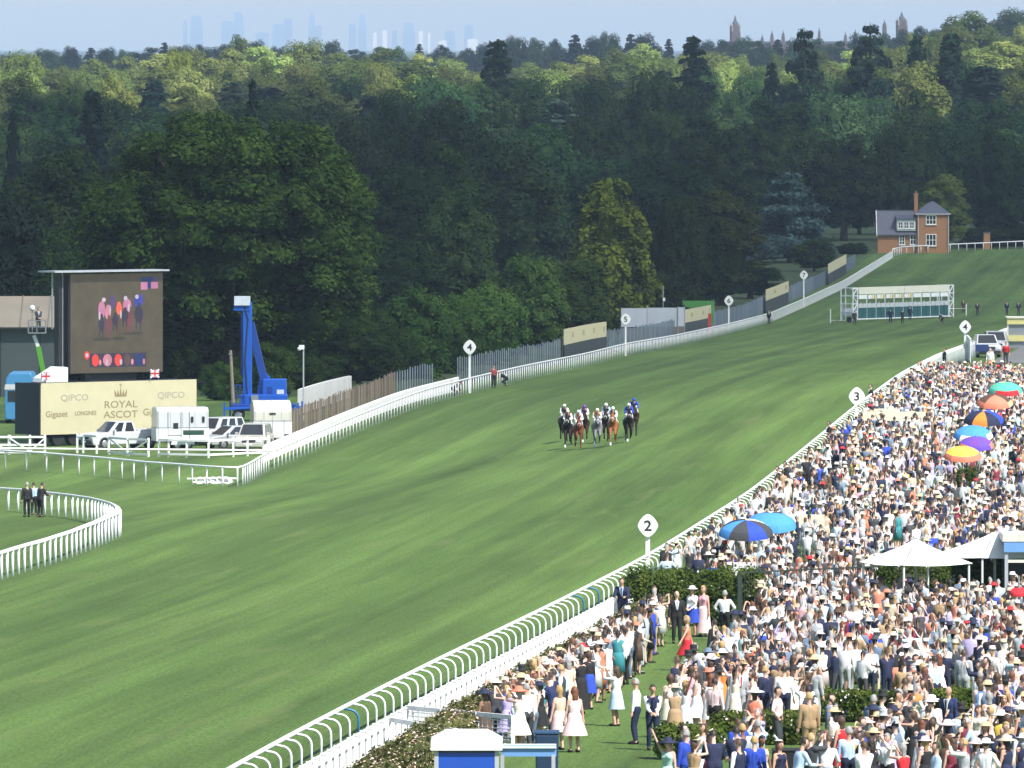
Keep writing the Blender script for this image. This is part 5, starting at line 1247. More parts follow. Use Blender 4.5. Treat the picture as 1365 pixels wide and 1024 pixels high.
def skeleton(sex, pose):
    f = sex == 'f'
    sw = 0.165 if f else 0.195; hw = 0.095 if f else 0.09
    hip = 0.90; sh = 1.40; lean = 0.0; hy = 0.0
    if pose == 'sit': hip = 0.47; sh = 0.97
    if pose == 'jockey': hip = 0.98; sh = 1.13
    B = {}
    P = {}
    P['pelvis'] = Vector((0, 0, hip)); P['chest'] = Vector((0, lean + 0.01, sh - 0.08)); P['neck'] = Vector((0, lean + 0.0, sh + 0.07)); P['head'] = Vector((0, lean + 0.02, sh + 0.23))
    feet = {-1: Vector((-0.11, 0.0, 0.08)), 1: Vector((0.11, 0.02, 0.08))}
    hands = {s: Vector((s * 0.27, 0.06, 0.80)) for s in (-1, 1)}
    pole_k = Vector((0, 1, 0)); pole_e = {s: Vector((s * 0.35, -1, 0)) for s in (-1, 1)}
    if pose == 'stride': feet = {-1: Vector((-0.09, -0.32, 0.13)), 1: Vector((0.09, 0.34, 0.09))}; hands = {-1: Vector((-0.27, 0.26, 0.9)), 1: Vector((0.27, -0.2, 0.85))}
    if pose == 'clasp': hands = {-1: Vector((-0.06, 0.27, 0.98)), 1: Vector((0.06, 0.28, 1.0))}
    if pose == 'photo': hands = {-1: Vector((-0.09, 0.36, sh + 0.2)), 1: Vector((0.09, 0.36, sh + 0.2))}; pole_e = {s: Vector((s * 0.6, 0, -1)) for s in (-1, 1)}
    if pose == 'drink': hands[1] = Vector((0.14, 0.33, 1.18)); feet[-1] = Vector((-0.14, 0.1, 0.08))
    if pose == 'hips': hands = {s: Vector((s * 0.2, 0.06, hip + 0.07)) for s in (-1, 1)}; pole_e = {s: Vector((s, -0.25, 0)) for s in (-1, 1)}
    if pose == 'rail': hands = {s: Vector((s * 0.16, 0.48, 1.1)) for s in (-1, 1)}; P['chest'].y += 0.1; P['neck'].y += 0.14; P['head'].y += 0.19
    if pose == 'wave': hands[1] = Vector((0.36, 0.16, sh + 0.48)); pole_e[1] = Vector((1, 0, -0.4))
    if pose == 'crouch':
        P['pelvis'].z = 0.55; P['chest'] = Vector((0, 0.42, 0.82)); P['neck'] = Vector((0, 0.55, 0.9)); P['head'] = Vector((0, 0.68, 0.95)); hands = {s: Vector((s * 0.15, 0.62, 0.25)) for s in (-1, 1)}
    if pose == 'sit':
        feet = {s: Vector((s * 0.11, 0.45, 0.08)) for s in (-1, 1)}; hands = {s: Vector((s * 0.13, 0.36, 0.62)) for s in (-1, 1)}
    if pose == 'jockey':
        P['pelvis'] = Vector((0, -0.28, 0.98)); P['chest'] = Vector((0, 0.12, 1.14)); P['neck'] = Vector((0, 0.24, 1.20)); P['head'] = Vector((0, 0.34, 1.31))
        feet = {s: Vector((s * 0.26, -0.08, 0.42)) for s in (-1, 1)}; hands = {s: Vector((s * 0.09, 0.46, 0.86)) for s in (-1, 1)}; pole_k = Vector((0, 1, 0.2)); pole_e = {s: Vector((s * 0.8, -0.2, -1)) for s in (-1, 1)}
    dch = (P['neck'] - P['chest']).normalized(); up = (P['chest'] - P['pelvis']).normalized()
    bones = []
    def bone(n, a, b, ra, rb): bones.append((n, Vector(a), Vector(b), ra, rb))
    w = 0.135 if f else 0.15
    mid = P['pelvis'].lerp(P['chest'], 0.42)
    for s in (-1, 1):
        bone('torso', P['pelvis'] + Vector((s * 0.075, 0, 0.0)), P['pelvis'] + Vector((s * 0.075, 0, 0.0)) + up * 0.08, 0.115 if f else 0.112, 0.105)
        bone('torso', mid + Vector((s * 0.05, 0, 0)), P['chest'] + Vector((s * 0.085, 0, 0)) - up * 0.04, 0.09 if f else 0.105, 0.105 if f else 0.12)
        bone('torso', P['chest'] + Vector((s * 0.07, -0.005, 0)), P['chest'] + Vector((s * (sw - 0.045), -0.01, 0)) + up * 0.06, 0.10, 0.06)
        if f: bone('torso', P['chest'] + Vector((s * 0.075, 0.06, -0.03)), P['chest'] + Vector((s * 0.075, 0.075, -0.03)), 0.07, 0.06)
    bone('torso', P['pelvis'] + up * 0.05, P['chest'], 0.11, 0.115)
    bone('neck', P['chest'] + dch * 0.08, P['neck'] + dch * 0.06, 0.06, 0.052)
    for s in (-1, 1):
        S_ = P['chest'] + Vector((s * sw, -0.01, 0)) + up * 0.055
        k = hands[s]
        e, h = two_bone(S_, k, 0.29, 0.25, pole_e[s])
        bone('upper_arm', S_, e, 0.056 if not f else 0.045, 0.043 if not f else 0.036); bone('forearm', e, h, 0.042 if not f else 0.035, 0.028)
        d = (h - e).normalized(); bone('hand', h, h + d * 0.07, 0.034, 0.036)
        side = d.cross(Vector((0, 1, 0.3))).normalized(); curl = side.cross(d).normalized()
        for i, q in enumerate((-0.03, -0.01, 0.01, 0.028)):
            a_ = h + d * 0.085 + side * q; b_ = a_ + d * (0.045, 0.055, 0.05, 0.04)[i] + curl * 0.012; c_ = b_ + d * 0.022 + curl * 0.03
            bone('finger', a_, b_, 0.0105, 0.0095); bone('finger', b_, c_, 0.0095, 0.008)
        a_ = h + d * 0.03 + side * 0.032 * (-1); bone('finger', a_, a_ - side * 0.035 + d * 0.03 + curl * 0.015, 0.012, 0.0095)
        J = P['pelvis'] + Vector((s * hw, 0, -0.03))
        kn, an = two_bone(J, feet[s], *((0.405, 0.395) if pose not in ('sit', 'jockey', 'crouch') else (0.44, 0.42)), pole_k)
        bone('thigh', J, kn, 0.088 if not f else 0.09, 0.058); bone('calf', kn, kn.lerp(an, 0.35), 0.055, 0.058); bone('calf', kn.lerp(an, 0.35), an, 0.058, 0.036)
        fd = Vector((0, 1, 0)); bone('foot', an + Vector((0, -0.03, -0.035)), an + fd * 0.16 + Vector((0, 0, -0.045)), 0.042, 0.036)
    return bones, P
def fig_mesh(sex, pose, faces=1500, vox=0.017):
    bones, P = skeleton(sex, pose); b = MB()
    for n, a, c, ra, rb in bones: b.capsule(a, c, ra, rb, 8)
    H = P['head']; b.ball(H, (0.077, 0.097, 0.118), 14, 10); b.ball(H + Vector((0, 0.03, -0.065)), (0.052, 0.06, 0.058), 10, 8)     # skull, jaw
    b.ball(H + Vector((0, 0.104, -0.018)), (0.014, 0.022, 0.026), 8, 6)                                                              # nose
    for s in (-1, 1): b.ball(H + Vector((s * 0.08, -0.005, -0.012)), (0.012, 0.022, 0.034), 8, 6)                                    # ears
    me = b.mesh('body')
    r = applied(me, [('REMESH', {'mode': 'VOXEL', 'voxel_size': vox}), ('SMOOTH', {'factor': 0.5, 'iterations': 2})])
    n = len(r.polygons)
    r = applied(r, [('DECIMATE', {'ratio': min(1.0, faces / max(n, 1) / 2)})])
    V = np.array([v.co for v in r.vertices]); Fc = [tuple(p.vertices) for p in r.polygons]; N = np.array([v.normal for v in r.vertices])
    # nearest bone for each vertex
    best = np.full(len(V), 9.0); reg = np.zeros(len(V), int); tpar = np.zeros(len(V)); names = []
    allb = bones + [('head', H - Vector((0, 0, 0.04)), H + Vector((0, 0, 0.02)), 0.10, 0.10)]
    for i, (nm, a, c, ra, rb) in enumerate(allb):
        a = np.array(a); c = np.array(c); d = c - a; L2 = max((d * d).sum(), 1e-9)
        t = np.clip(((V - a) @ d) / L2, 0, 1); dist = np.linalg.norm(V - (a + t[:, None] * d), axis=1) - (ra + (rb - ra) * t)
        m_ = dist < best; best[m_] = dist[m_]; reg[m_] = i; tpar[m_] = t[m_]
    kind = np.array([allb[i][0] for i in reg])
    return {'V': V, 'F': Fc, 'N': N, 'kind': kind, 't': tpar, 'P': P, 'sex': sex, 'pose': pose}
def shell(fg, pick, grow, name, m, smooth=True):
    """the picked part of the body's surface, pushed out a little, as a garment"""
    ok = pick; Fs = [f for f in fg['F'] if sum(ok[i] for i in f) >= len(f)]
    if not Fs: return None
    ids = sorted({i for f in Fs for i in f}); mp = {j: k for k, j in enumerate(ids)}
    me = bpy.data.meshes.new(name); me.from_pydata((fg['V'][ids] + fg['N'][ids] * grow).tolist(), [], [tuple(mp[i] for i in f) for f in Fs])
    me.polygons.foreach_set('use_smooth', [smooth] * len(me.polygons)); me.materials.append(m); me.update()
    return me
def picks(fg):
    k, t, V, P = fg['kind'], fg['t'], fg['V'], fg['P']
    H = P['head']; up = P['pelvis'].z
    d = {}
    belt = P['pelvis'].z + 0.10
    tors = (k == 'torso')
    d['top_long'] = (tors & (V[:, 2] > belt - 0.17)) | (k == 'upper_arm') | ((k == 'forearm') & (t < 0.9))
    d['jacket'] = tors | (k == 'upper_arm') | ((k == 'forearm') & (t < 0.93))
    d['waistcoat'] = tors & (V[:, 2] > belt - 0.08)
    d['bodice'] = tors & (V[:, 2] < P['chest'].z + 0.09)
    d['trousers'] = (tors & (V[:, 2] < belt + 0.02)) | (k == 'thigh') | (k == 'calf')
    d['shoe_l'] = (k == 'foot') & (V[:, 0] < 0); d['shoe_r'] = (k == 'foot') & (V[:, 0] >= 0)
    hy = V[:, 1] - H.y; hzv = V[:, 2] - H.z
    d['hair_short'] = (k == 'head') & ((hzv > 0.045) | ((hy < 0.0) & (hzv > -0.05)))
    d['hair_long'] = ((k == 'head') & ((hzv > 0.04) | ((hy < 0.015)))) | ((k == 'neck') & (hy < -0.03))
    return d
SEATED = ('sit',)
def skirt(fg, length, flare, name, m):
    P = fg['P']; z0 = P['pelvis'].z + 0.16; z1 = P['pelvis'].z - length; b = MB()
    if fg['pose'] == 'sit':
        b.loft([((0, 0.46, 0.30), 0.18, 0.05), ((0, 0.42, 0.47), 0.2, 0.13), ((0, 0.18, 0.52), 0.2, 0.22), ((0, 0.02, 0.6), 0.16, 0.14), ((0, 0, 0.7), 0.13, 0.11)])
    else:
        sy = 1.5 if fg['pose'] == 'stride' else 1.0
        r0 = 0.145
        b.loft([((0, 0.0, z1), r0 + 0.055 + flare, (r0 + 0.02 + flare) * sy), ((0, 0, (z0 + z1) / 2 - 0.05), r0 + 0.062 + flare * 0.42, (r0 + 0.02 + flare * 0.42) * (1 + (sy - 1) * 0.5)), ((0, 0, P['pelvis'].z - 0.06), 0.215, 0.165), ((0, 0, P['pelvis'].z + 0.04), 0.205, 0.15), ((0, 0, z0), 0.155, 0.12)], 16, bottom=False)
    return b.mesh(name, m, True)
def hat_mesh(kind, P):
    H = P['head']; b = MB()
    if kind == 'brim': b.lathe([(0.10, 0.03), (0.195, 0.035), (0.2, 0.05), (0.112, 0.065), (0.105, 0.13), (0.06, 0.155), (0.01, 0.158)], 16, (H.x, H.y, H.z))
    elif kind == 'wide': b.lathe([(0.10, 0.04), (0.265, 0.01), (0.27, 0.03), (0.115, 0.075), (0.10, 0.14), (0.05, 0.16), (0.01, 0.162)], 16, (H.x, H.y, H.z))
    elif kind == 'fascinator':
        b.lathe([(0.015, 0.11), (0.105, 0.12), (0.11, 0.135), (0.02, 0.15)], 12, (H.x + 0.06, H.y, H.z - 0.01)); b.tube([(H.x + 0.06, H.y, H.z + 0.13), (H.x + 0.16, H.y - 0.05, H.z + 0.24), (H.x + 0.12, H.y - 0.14, H.z + 0.2)], [0.02, 0.03, 0.005], 6)
    elif kind == 'top_hat': b.lathe([(0.10, 0.05), (0.17, 0.06), (0.172, 0.075), (0.107, 0.08), (0.10, 0.16), (0.11, 0.23), (0.01, 0.235)], 16, (H.x, H.y, H.z))
    elif kind == 'helmet':
        b.ball((H.x, H.y - 0.01, H.z + 0.04), (0.108, 0.128, 0.118), 14, 8); b.prism([(-0.07, H.y + 0.09), (0.07, H.y + 0.09), (0.05, H.y + 0.175), (-0.05, H.y + 0.175)], H.z + 0.035, H.z + 0.05, 'z')
    return b.mesh('hat', STRAW, True)
FIG = {}
def figure(sex, pose):
    if (sex, pose) not in FIG:
        fg = fig_mesh(sex, pose); pk = picks(fg); P = fg['P']; H = P['head']
        me = bpy.data.meshes.new('person'); me.from_pydata(fg['V'].tolist(), [], fg['F']); me.polygons.foreach_set('use_smooth', [True] * len(me.polygons)); me.materials.append(SKIN); me.update()
        d = {'person': me, 'P': P, 'fg': fg}
        ft = MB()
        for s in (-1, 1): ft.ball(H + Vector((s * 0.032, 0.088, 0.004)), (0.012, 0.008, 0.007), 6, 4); ft.ball(H + Vector((s * 0.033, 0.09, 0.024)), (0.02, 0.006, 0.004), 6, 4)
        ft.ball(H + Vector((0, 0.089, -0.07)), (0.024, 0.008, 0.006), 6, 4)
        d['face'] = ft.mesh('face', FEAT)
        d['shirt'] = shell(fg, pk['top_long'], 0.009, 'shirt', CLOTH); d['jacket'] = shell(fg, pk['jacket'], 0.02, 'jacket', CLOTH); d['waistcoat'] = shell(fg, pk['waistcoat'], 0.02, 'waistcoat', CLOTH)
        d['bodice'] = shell(fg, pk['bodice'], 0.010, 'bodice', CLOTH); d['trousers'] = shell(fg, pk['trousers'], 0.014, 'trousers', CLOTH); d['shoes'] = [shell(fg, pk[q], 0.010, 'shoe', CLOTH) for q in ('shoe_l', 'shoe_r')]
        d['hair'] = shell(fg, pk['hair_short' if sex == 'm' else 'hair_long'], 0.016 if sex == 'm' else 0.026, 'hair', HAIRM)
        if sex == 'f':
            d['skirt_knee'] = skirt(fg, 0.40, 0.07, 'skirt', CLOTH); d['skirt_full'] = skirt(fg, 0.44, 0.16, 'skirt', CLOTH); d['skirt_long'] = skirt(fg, 0.76, 0.10, 'skirt', CLOTH)
            b = MB(); b.loft([((H.x, H.y - 0.07, H.z - 0.30), 0.045, 0.02), ((H.x, H.y - 0.085, H.z - 0.2), 0.085, 0.035), ((H.x, H.y - 0.06, H.z - 0.05), 0.092, 0.055), ((H.x, H.y - 0.03, H.z + 0.08), 0.07, 0.06)], 10); d['long_hair'] = b.mesh('long_hair', HAIRM, True)
        # shirt front, collar and tie seen in an open jacket
        C = P['chest']; f = MB(); f.prism([(-0.02, C.z - 0.2), (0.02, C.z - 0.2), (0.075, C.z + 0.1), (-0.075, C.z + 0.1)], 0.08, 0.148 + C.y, 'y'); d['shirt_front'] = f.mesh('shirt_front', CLOTH)
        f = MB(); f.prism([(-0.018, C.z - 0.19), (0.018, C.z - 0.19), (0.024, C.z + 0.02), (0.014, C.z + 0.09), (-0.014, C.z + 0.09), (-0.024, C.z + 0.02)], 0.1, 0.155 + C.y, 'y'); d['tie'] = f.mesh('tie', CLOTH)
        for hk in ('brim', 'wide', 'fascinator', 'top_hat', 'helmet'): d['hat_' + hk] = hat_mesh(hk, P)
        FIG[(sex, pose)] = d
    return FIG[(sex, pose)]
COL = {'white': (0.78, 0.78, 0.79), 'cream': (0.74, 0.68, 0.56), 'navy': (0.012, 0.018, 0.055), 'black': (0.012, 0.012, 0.014), 'charcoal': (0.045, 0.048, 0.055), 'light grey': (0.38, 0.40, 0.42), 'grey blue': (0.13, 0.18, 0.26), 'pale blue': (0.45, 0.58, 0.75),
       'royal blue': (0.02, 0.06, 0.42), 'pink': (0.72, 0.36, 0.42), 'pale pink': (0.76, 0.56, 0.55), 'coral': (0.72, 0.20, 0.12), 'red': (0.55, 0.02, 0.03), 'burgundy': (0.20, 0.02, 0.04), 'yellow': (0.75, 0.50, 0.07), 'orange': (0.75, 0.22, 0.03), 'mint': (0.40, 0.62, 0.52),
       'green': (0.05, 0.22, 0.09), 'lilac': (0.42, 0.36, 0.62), 'purple': (0.16, 0.05, 0.32), 'beige': (0.55, 0.45, 0.33), 'tan': (0.36, 0.24, 0.13), 'brown': (0.09, 0.05, 0.03), 'teal': (0.03, 0.22, 0.25), 'peach': (0.74, 0.48, 0.36), 'straw': (0.62, 0.48, 0.26)}
HAIR = {'dark': (0.025, 0.016, 0.012), 'brown': (0.075, 0.04, 0.022), 'blonde': (0.42, 0.27, 0.11), 'grey': (0.30, 0.29, 0.28), 'auburn': (0.16, 0.055, 0.025)}
SKINS = [(0.58, 0.33, 0.24), (0.62, 0.38, 0.29), (0.52, 0.29, 0.20), (0.66, 0.42, 0.33), (0.24, 0.12, 0.075)]
def person(label, loc, rz, sex='m', pose='stand', outfit='suit', top='navy', bottom=None, hair='brown', hat=None, hatc='straw', skirtk='knee', long_hair=False, shoes='black', skin=None, group=None, scale=None, shirtc='white', tie='navy', bald=False, parent=None):
    """one person; outfit: suit, shirt, waistcoat, dress, separates, silks"""
    d = figure(sex, pose); C = lambda n: COL[n] if isinstance(n, str) else n
    o = put('person', d['person'], None, loc, rz, skin or random.choice(SKINS[:4]), scale or (random.uniform(0.97, 1.04) * (1.0 if sex == 'm' else 0.96)))
    tag(o, label, 'person', group)
    put('face', d['face'], o)['kind'] = 'stuff'
    if not bald: put('hair', d['hair'], o, color=HAIR[hair])
    if long_hair and sex == 'f': put('long_hair', d['long_hair'], o, color=HAIR[hair])
    if outfit == 'suit':
        put('trousers', d['trousers'], o, color=C(bottom or top)); put('jacket', d['jacket'], o, color=C(top)); put('shirt_front', d['shirt_front'], o, color=C(shirtc)); put('tie', d['tie'], o, color=C(tie))
    elif outfit == 'shirt':
        put('trousers', d['trousers'], o, color=C(bottom or 'navy')); put('shirt', d['shirt'], o, color=C(top))
    elif outfit == 'waistcoat':
        put('trousers', d['trousers'], o, color=C(bottom or top)); put('shirt', d['shirt'], o, color=C(shirtc)); put('waistcoat', d['waistcoat'], o, color=C(top)); put('tie', d['tie'], o, color=C(tie), loc=(0, 0.012, 0))
    elif outfit == 'silks':
        put('breeches', d['trousers'], o, color=COL['white']); put('silks', d['shirt'], o, color=C(top)); put('silks_body', d['waistcoat'], o, color=C(bottom or top))
    elif sex == 'f':
        put('bodice' if outfit == 'dress' else 'blouse', d['bodice'] if outfit == 'dress' else d['shirt'], o, color=C(top)); put('skirt', d['skirt_' + skirtk], o, color=C(bottom or top))
    [put('shoe', q, o, color=C(shoes)) for q in d['shoes'] if q]
    if hat: put('helmet' if hat == 'helmet' else 'hat', d['hat_' + hat], o, color=C(hatc))
    return o
def facing(dx, dy): return math.atan2(-dx, dy)

# ================================================================ horses
COATS = {'black bay': (0.012, 0.008, 0.007), 'bay': (0.15, 0.042, 0.018), 'chestnut': (0.24, 0.09, 0.03), 'grey': (0.17, 0.17, 0.18), 'dark brown': (0.024, 0.012, 0.008)}
def horse_mesh(phase):
    """a galloping thoroughbred facing +y, withers 1.62 m"""
    b = MB(); c = b.capsule
    c((0, -0.62, 1.22), (0, -0.1, 1.2), 0.33, 0.29, 12); c((0, -0.1, 1.2), (0, 0.45, 1.18), 0.30, 0.32, 12)          # barrel
    for s in (-1, 1):
        c((s * 0.13, -0.72, 1.22), (s * 0.15, -0.74, 1.02), 0.22, 0.17, 10); c((s * 0.12, 0.5, 1.15), (s * 0.14, 0.62, 0.98), 0.19, 0.14, 10)   # quarters, shoulders
    c((0, 0.42, 1.38), (0, 0.2, 1.48), 0.16, 0.1, 10)                                                                # withers
    dz = 0.10 if phase == 0 else 0.0
    c((0, 0.6, 1.28), (0, 0.95, 1.52 + dz), 0.21, 0.145, 10); c((0, 0.95, 1.52 + dz), (0, 1.2, 1.70 + dz), 0.145, 0.105, 10)  # neck
    c((0, 1.2, 1.70 + dz), (0, 1.42, 1.50 + dz), 0.105, 0.085, 10); c((0, 1.42, 1.50 + dz), (0, 1.58, 1.33 + dz), 0.08, 0.066, 10)  # head, muzzle
    for s in (-1, 1): c((s * 0.055, 1.13, 1.80 + dz), (s * 0.075, 1.14, 1.90 + dz), 0.03, 0.012, 6)
    if phase == 0: fr = [((0.13, 0.66, 0.98), (0.13, 1.0, 0.62), (0.12, 1.12, 0.32), (0.12, 1.2, 0.07)), ((-0.13, 0.64, 0.98), (-0.14, 0.92, 0.70), (-0.14, 0.74, 0.50), (-0.14, 0.52, 0.40))]
    else: fr = [((0.13, 0.66, 0.98), (0.13, 0.9, 0.74), (0.13, 0.66, 0.52), (0.13, 0.46, 0.46)), ((-0.13, 0.64, 0.98), (-0.12, 0.76, 0.56), (-0.12, 0.78, 0.3), (-0.12, 0.84, 0.06))]
    if phase == 0: hd = [((0.15, -0.72, 1.0), (0.16, -0.45, 0.72), (0.15, -0.62, 0.42), (0.15, -0.42, 0.10)), ((-0.15, -0.72, 1.0), (-0.16, -0.68, 0.68), (-0.15, -1.0, 0.46), (-0.15, -1.12, 0.2))]
    else: hd = [((0.15, -0.72, 1.0), (0.16, -0.6, 0.7), (0.15, -0.92, 0.45), (0.15, -0.9, 0.12)), ((-0.15, -0.72, 1.0), (-0.16, -0.38, 0.74), (-0.15, -0.5, 0.44), (-0.15, -0.25, 0.14))]
    hooves = []
    for a_, k_, f_, h_ in fr: c(a_, k_, 0.105, 0.062, 8); c(k_, f_, 0.055, 0.042, 8); c(f_, h_, 0.042, 0.052, 8); hooves.append((f_, h_))
    for a_, k_, f_, h_ in hd: c(a_, k_, 0.15, 0.085, 8); c(k_, f_, 0.075, 0.05, 8); c(f_, h_, 0.045, 0.052, 8); hooves.append((f_, h_))
    r = applied(b.mesh('horse'), [('REMESH', {'mode': 'VOXEL', 'voxel_size': 0.032}), ('SMOOTH', {'factor': 0.5, 'iterations': 3})])
    r = applied(r, [('DECIMATE', {'ratio': min(1, 1500 / max(1, len(r.polygons)))})])
    r.polygons.foreach_set('use_smooth', [True] * len(r.polygons)); r.materials.clear(); r.materials.append(mat('horse_coat', objcol=True, rough=0.6, vary=0.12, scale=2.5, spec=0.15))
    t = MB().tube([(0, -0.95, 1.28), (0, -1.2, 1.3), (0, -1.5, 1.1), (0, -1.7, 0.85)], [0.05, 0.085, 0.07, 0.01], 7).mesh('tail', HAIRM, True)
    mn = MB()
    for i in range(9):
        q = i / 8; y = 0.55 + q * 0.62; z = 1.47 + q * 0.42 + dz * q; mn.ball((0.02 * (-1) ** i, y - 0.08, z), (0.035, 0.07, 0.055), 7, 5)
    mn = mn.mesh('mane', HAIRM, True)
    cl = MB()
    vs = []
    for y in (-0.45, 0.05):
        for a_ in np.linspace(-1.25, 1.25, 9): vs.append((0.345 * math.sin(a_), y, 1.2 + 0.335 * math.cos(a_)))
    cl.add(vs, [(i, i + 1, i + 10, i + 9) for i in range(8)]); cl = cl.mesh('saddle_cloth', CLOTH)
    sd = MB().prism([(-0.35, 1.53), (0.0, 1.52), (0.06, 1.6), (-0.1, 1.56), (-0.32, 1.6)], -0.14, 0.14, 'x').mesh('saddle', mat('saddle_leather', (0.03, 0.018, 0.012), 0.5))
    br = MB()
    br.tube([(0.09 * math.cos(q), 1.44 + 0.05 * math.sin(q) * 0.4, 1.47 + dz + 0.095 * math.sin(q)) for q in np.linspace(0, 6.28, 13)], 0.018, 5)
    br = br.mesh('noseband', CLOTH)
    rn = MB()
    for s in (-1, 1): rn.tube([(s * 0.07, 1.5, 1.4 + dz), (s * 0.12, 1.0, 1.5 + dz * 0.5), (s * 0.08, 0.5, 1.55)], 0.012, 4)
    rn = rn.mesh('reins', TRIM)
    sk = MB(); 
    for f_, h_ in hooves[:1]: sk.capsule(Vector(f_).lerp(Vector(h_), 0.55), Vector(f_).lerp(Vector(h_), 0.95), 0.047, 0.054, 8)
    sk = sk.mesh('sock', SKIN, True)
    return dict(horse=r, tail=t, mane=mn, cloth=cl, saddle=sd, noseband=br, reins=rn, sock=sk)
HORSE = [horse_mesh(0), horse_mesh(1)]
JW = 'people riding in the race'
def racer(px, py, coat, phase, silk_label, sleeves, body, cap, cloth='white', nose=True, sock=True, hlabel='', turn=0.0):
    X, Y, Z = on_ground(px, py); rz = R(180) + math.atan2(-(XL(Y) - XL(Y - 1)) * -1, 1) * 0 + turn
    d = HORSE[phase]; o = put('horse', d['horse'], None, (X, Y, Z), rz, COATS[coat], random.uniform(0.98, 1.04)); tag(o, hlabel, 'horse', 'galloping racehorses')
    dark = tuple(0.4 * c for c in COATS[coat]) if coat != 'chestnut' else COATS[coat]
    put('mane', d['mane'], o, color=dark); put('tail', d['tail'], o, color=dark); put('saddle_cloth', d['cloth'], o, color=COL[cloth]); put('saddle', d['saddle'], o); put('reins', d['reins'], o)
    if nose: put('noseband', d['noseband'], o, color=COL['white'])
    if sock: put('sock', d['sock'], o, color=COL['white'])
    cs, sn = math.cos(rz), math.sin(rz); off = (0.0, -0.02)
    person(silk_label, (X - sn * off[1], Y + cs * off[1], Z + 0.84), rz, 'm', 'jockey', 'silks', sleeves, body, 'brown', 'helmet', cap, shoes='black', scale=0.98, group=JW)
racer(752, 588, 'dark brown', 1, 'jockey in white sleeves and dark body at the far left rear of the field', 'white', 'charcoal', 'white', hlabel='dark brown racehorse at the left rear of the galloping field', nose=False, turn=0.05)
racer(757, 597, 'black bay', 0, 'jockey in white silks with a burgundy front leading on the left', 'white', 'burgundy', 'pale pink', hlabel='near-black racehorse with a white foot leading on the left', turn=-0.04)
racer(771, 598, 'bay', 1, 'jockey in white silks with a pink front second from the left', 'white', 'pink', 'white', hlabel='red bay racehorse second from the left in the front rank', turn=0.03)
racer(779, 590, 'dark brown', 0, 'jockey in purple silks with white sleeves behind the bay horse', 'white', 'purple', 'purple', hlabel='dark racehorse half hidden behind the red bay one', nose=False, turn=0.0)
racer(796, 596, 'grey', 0, 'jockey in bright orange silks in the middle of the field', 'cream', 'orange', 'cream', hlabel='grey racehorse in the middle of the galloping field', turn=0.02)
racer(808, 588, 'black bay', 1, 'jockey in navy and white silks behind the chestnut', 'pale blue', 'navy', 'white', hlabel='dark racehorse behind the left shoulder of the chestnut', turn=-0.05)
racer(817, 594, 'chestnut', 0, 'jockey in navy body and white sleeves on the chestnut', 'white', 'navy', 'white', hlabel='bright chestnut racehorse with white foot right of the grey', turn=-0.03)
racer(838, 589, 'black bay', 0, 'jockey in royal blue silks with white cap on the wide outside', 'royal blue', 'royal blue', 'white', hlabel='near-black racehorse with white foot galloping wide on the right', turn=0.03)
racer(845, 581, 'dark brown', 1, 'jockey in plain royal blue silks half hidden on the wide outside', 'royal blue', 'royal blue', 'royal blue', hlabel='dark racehorse half hidden at the wide right of the field', nose=False, turn=0.0)
# ================================================================ hedges and roses
def leafy(name, label, cat, loc, boxes, n, size, leaf, flowers=0, fcols=('white',), rz=0.0, group=None, tint=(1, 1, 1), seed=0, mesh=None):
    """a clipped or loose bush: leaves over rounded boxes (cx, cy, cz, rx, ry, rz)"""
    o = thing(name, label, cat, loc, rz, group)
    if mesh is None: mesh = leafy_meshes(boxes, n, size, leaf, flowers, seed)
    put('foliage', mesh[0], o, color=tint); put('stem', mesh[1], o)
    for i, c in enumerate(fcols):
        if mesh[2]: 
            f = put('blossom', mesh[2][i % len(mesh[2])], o, color=COL[c]); f['kind'] = 'stuff'
    return o
def leafy_meshes(boxes, n, size, leaf, flowers, seed):
    r = np.random.default_rng(seed + 50); C, N = [], []; core = MB(); st = MB()
    for bx in boxes:
        c = np.array(bx[:3]); ra = np.array(bx[3:]); k = int(n / len(boxes))
        d = r.normal(0, 1, (k, 3)); d /= np.linalg.norm(d, axis=1, keepdims=True); d[:, 2] = np.abs(d[:, 2]) * np.where(r.random(k) < 0.75, 1, -0.8)
        p = np.sign(d) * np.abs(d) ** 0.55 * ra * (1 + r.normal(0, 0.12, (k, 1)))
        C.append(c + p); N.append(d); core.ball(bx[:3], tuple(0.82 * ra), 10, 7)
        st.tube([(c[0], c[1], 0), (c[0], c[1], c[2])], 0.05, 5)
    C = np.concatenate(C); N = np.concatenate(N); C[:, 2] = np.maximum(C[:, 2], 0.03)
    V = leaf_quads(C, N, size, r, 0.6, 0.25)
    cm, _ = tree_meshes(leaf, (V, core, st)); cm.materials.append(LEAF[leaf]); cm.name = 'foliage'
    fl = []
    if flowers:
        idx = r.choice(len(C), flowers * 2, replace=False)
        for h in (idx[:flowers], idx[flowers:]):
            fl.append(quads_mesh('blossom', leaf_quads(C[h] + N[h] * 0.05, N[h], 0.075, r, 0.35, 0.3), PETAL))
    return cm, st.mesh('stem', BARK), fl
PETAL = mat('petals', objcol=True, rough=0.8, vary=0.1, scale=8)
ROSE = [leafy_meshes([(0, y, 0.45 + 0.08 * math.sin(y * 3 + s), 0.52, 0.75, 0.52) for y in (-1.7, -0.6, 0.5, 1.6)], 6000, 0.115, 'rose', 260, s) for s in range(3)]
ORD = 'first second third fourth fifth sixth seventh eighth ninth tenth eleventh twelfth thirteenth fourteenth fifteenth sixteenth seventeenth eighteenth nineteenth twentieth'.split(); ORD += ['twenty-' + q for q in ORD[:9]] + ['thirtieth', 'thirty-first', 'thirty-second']
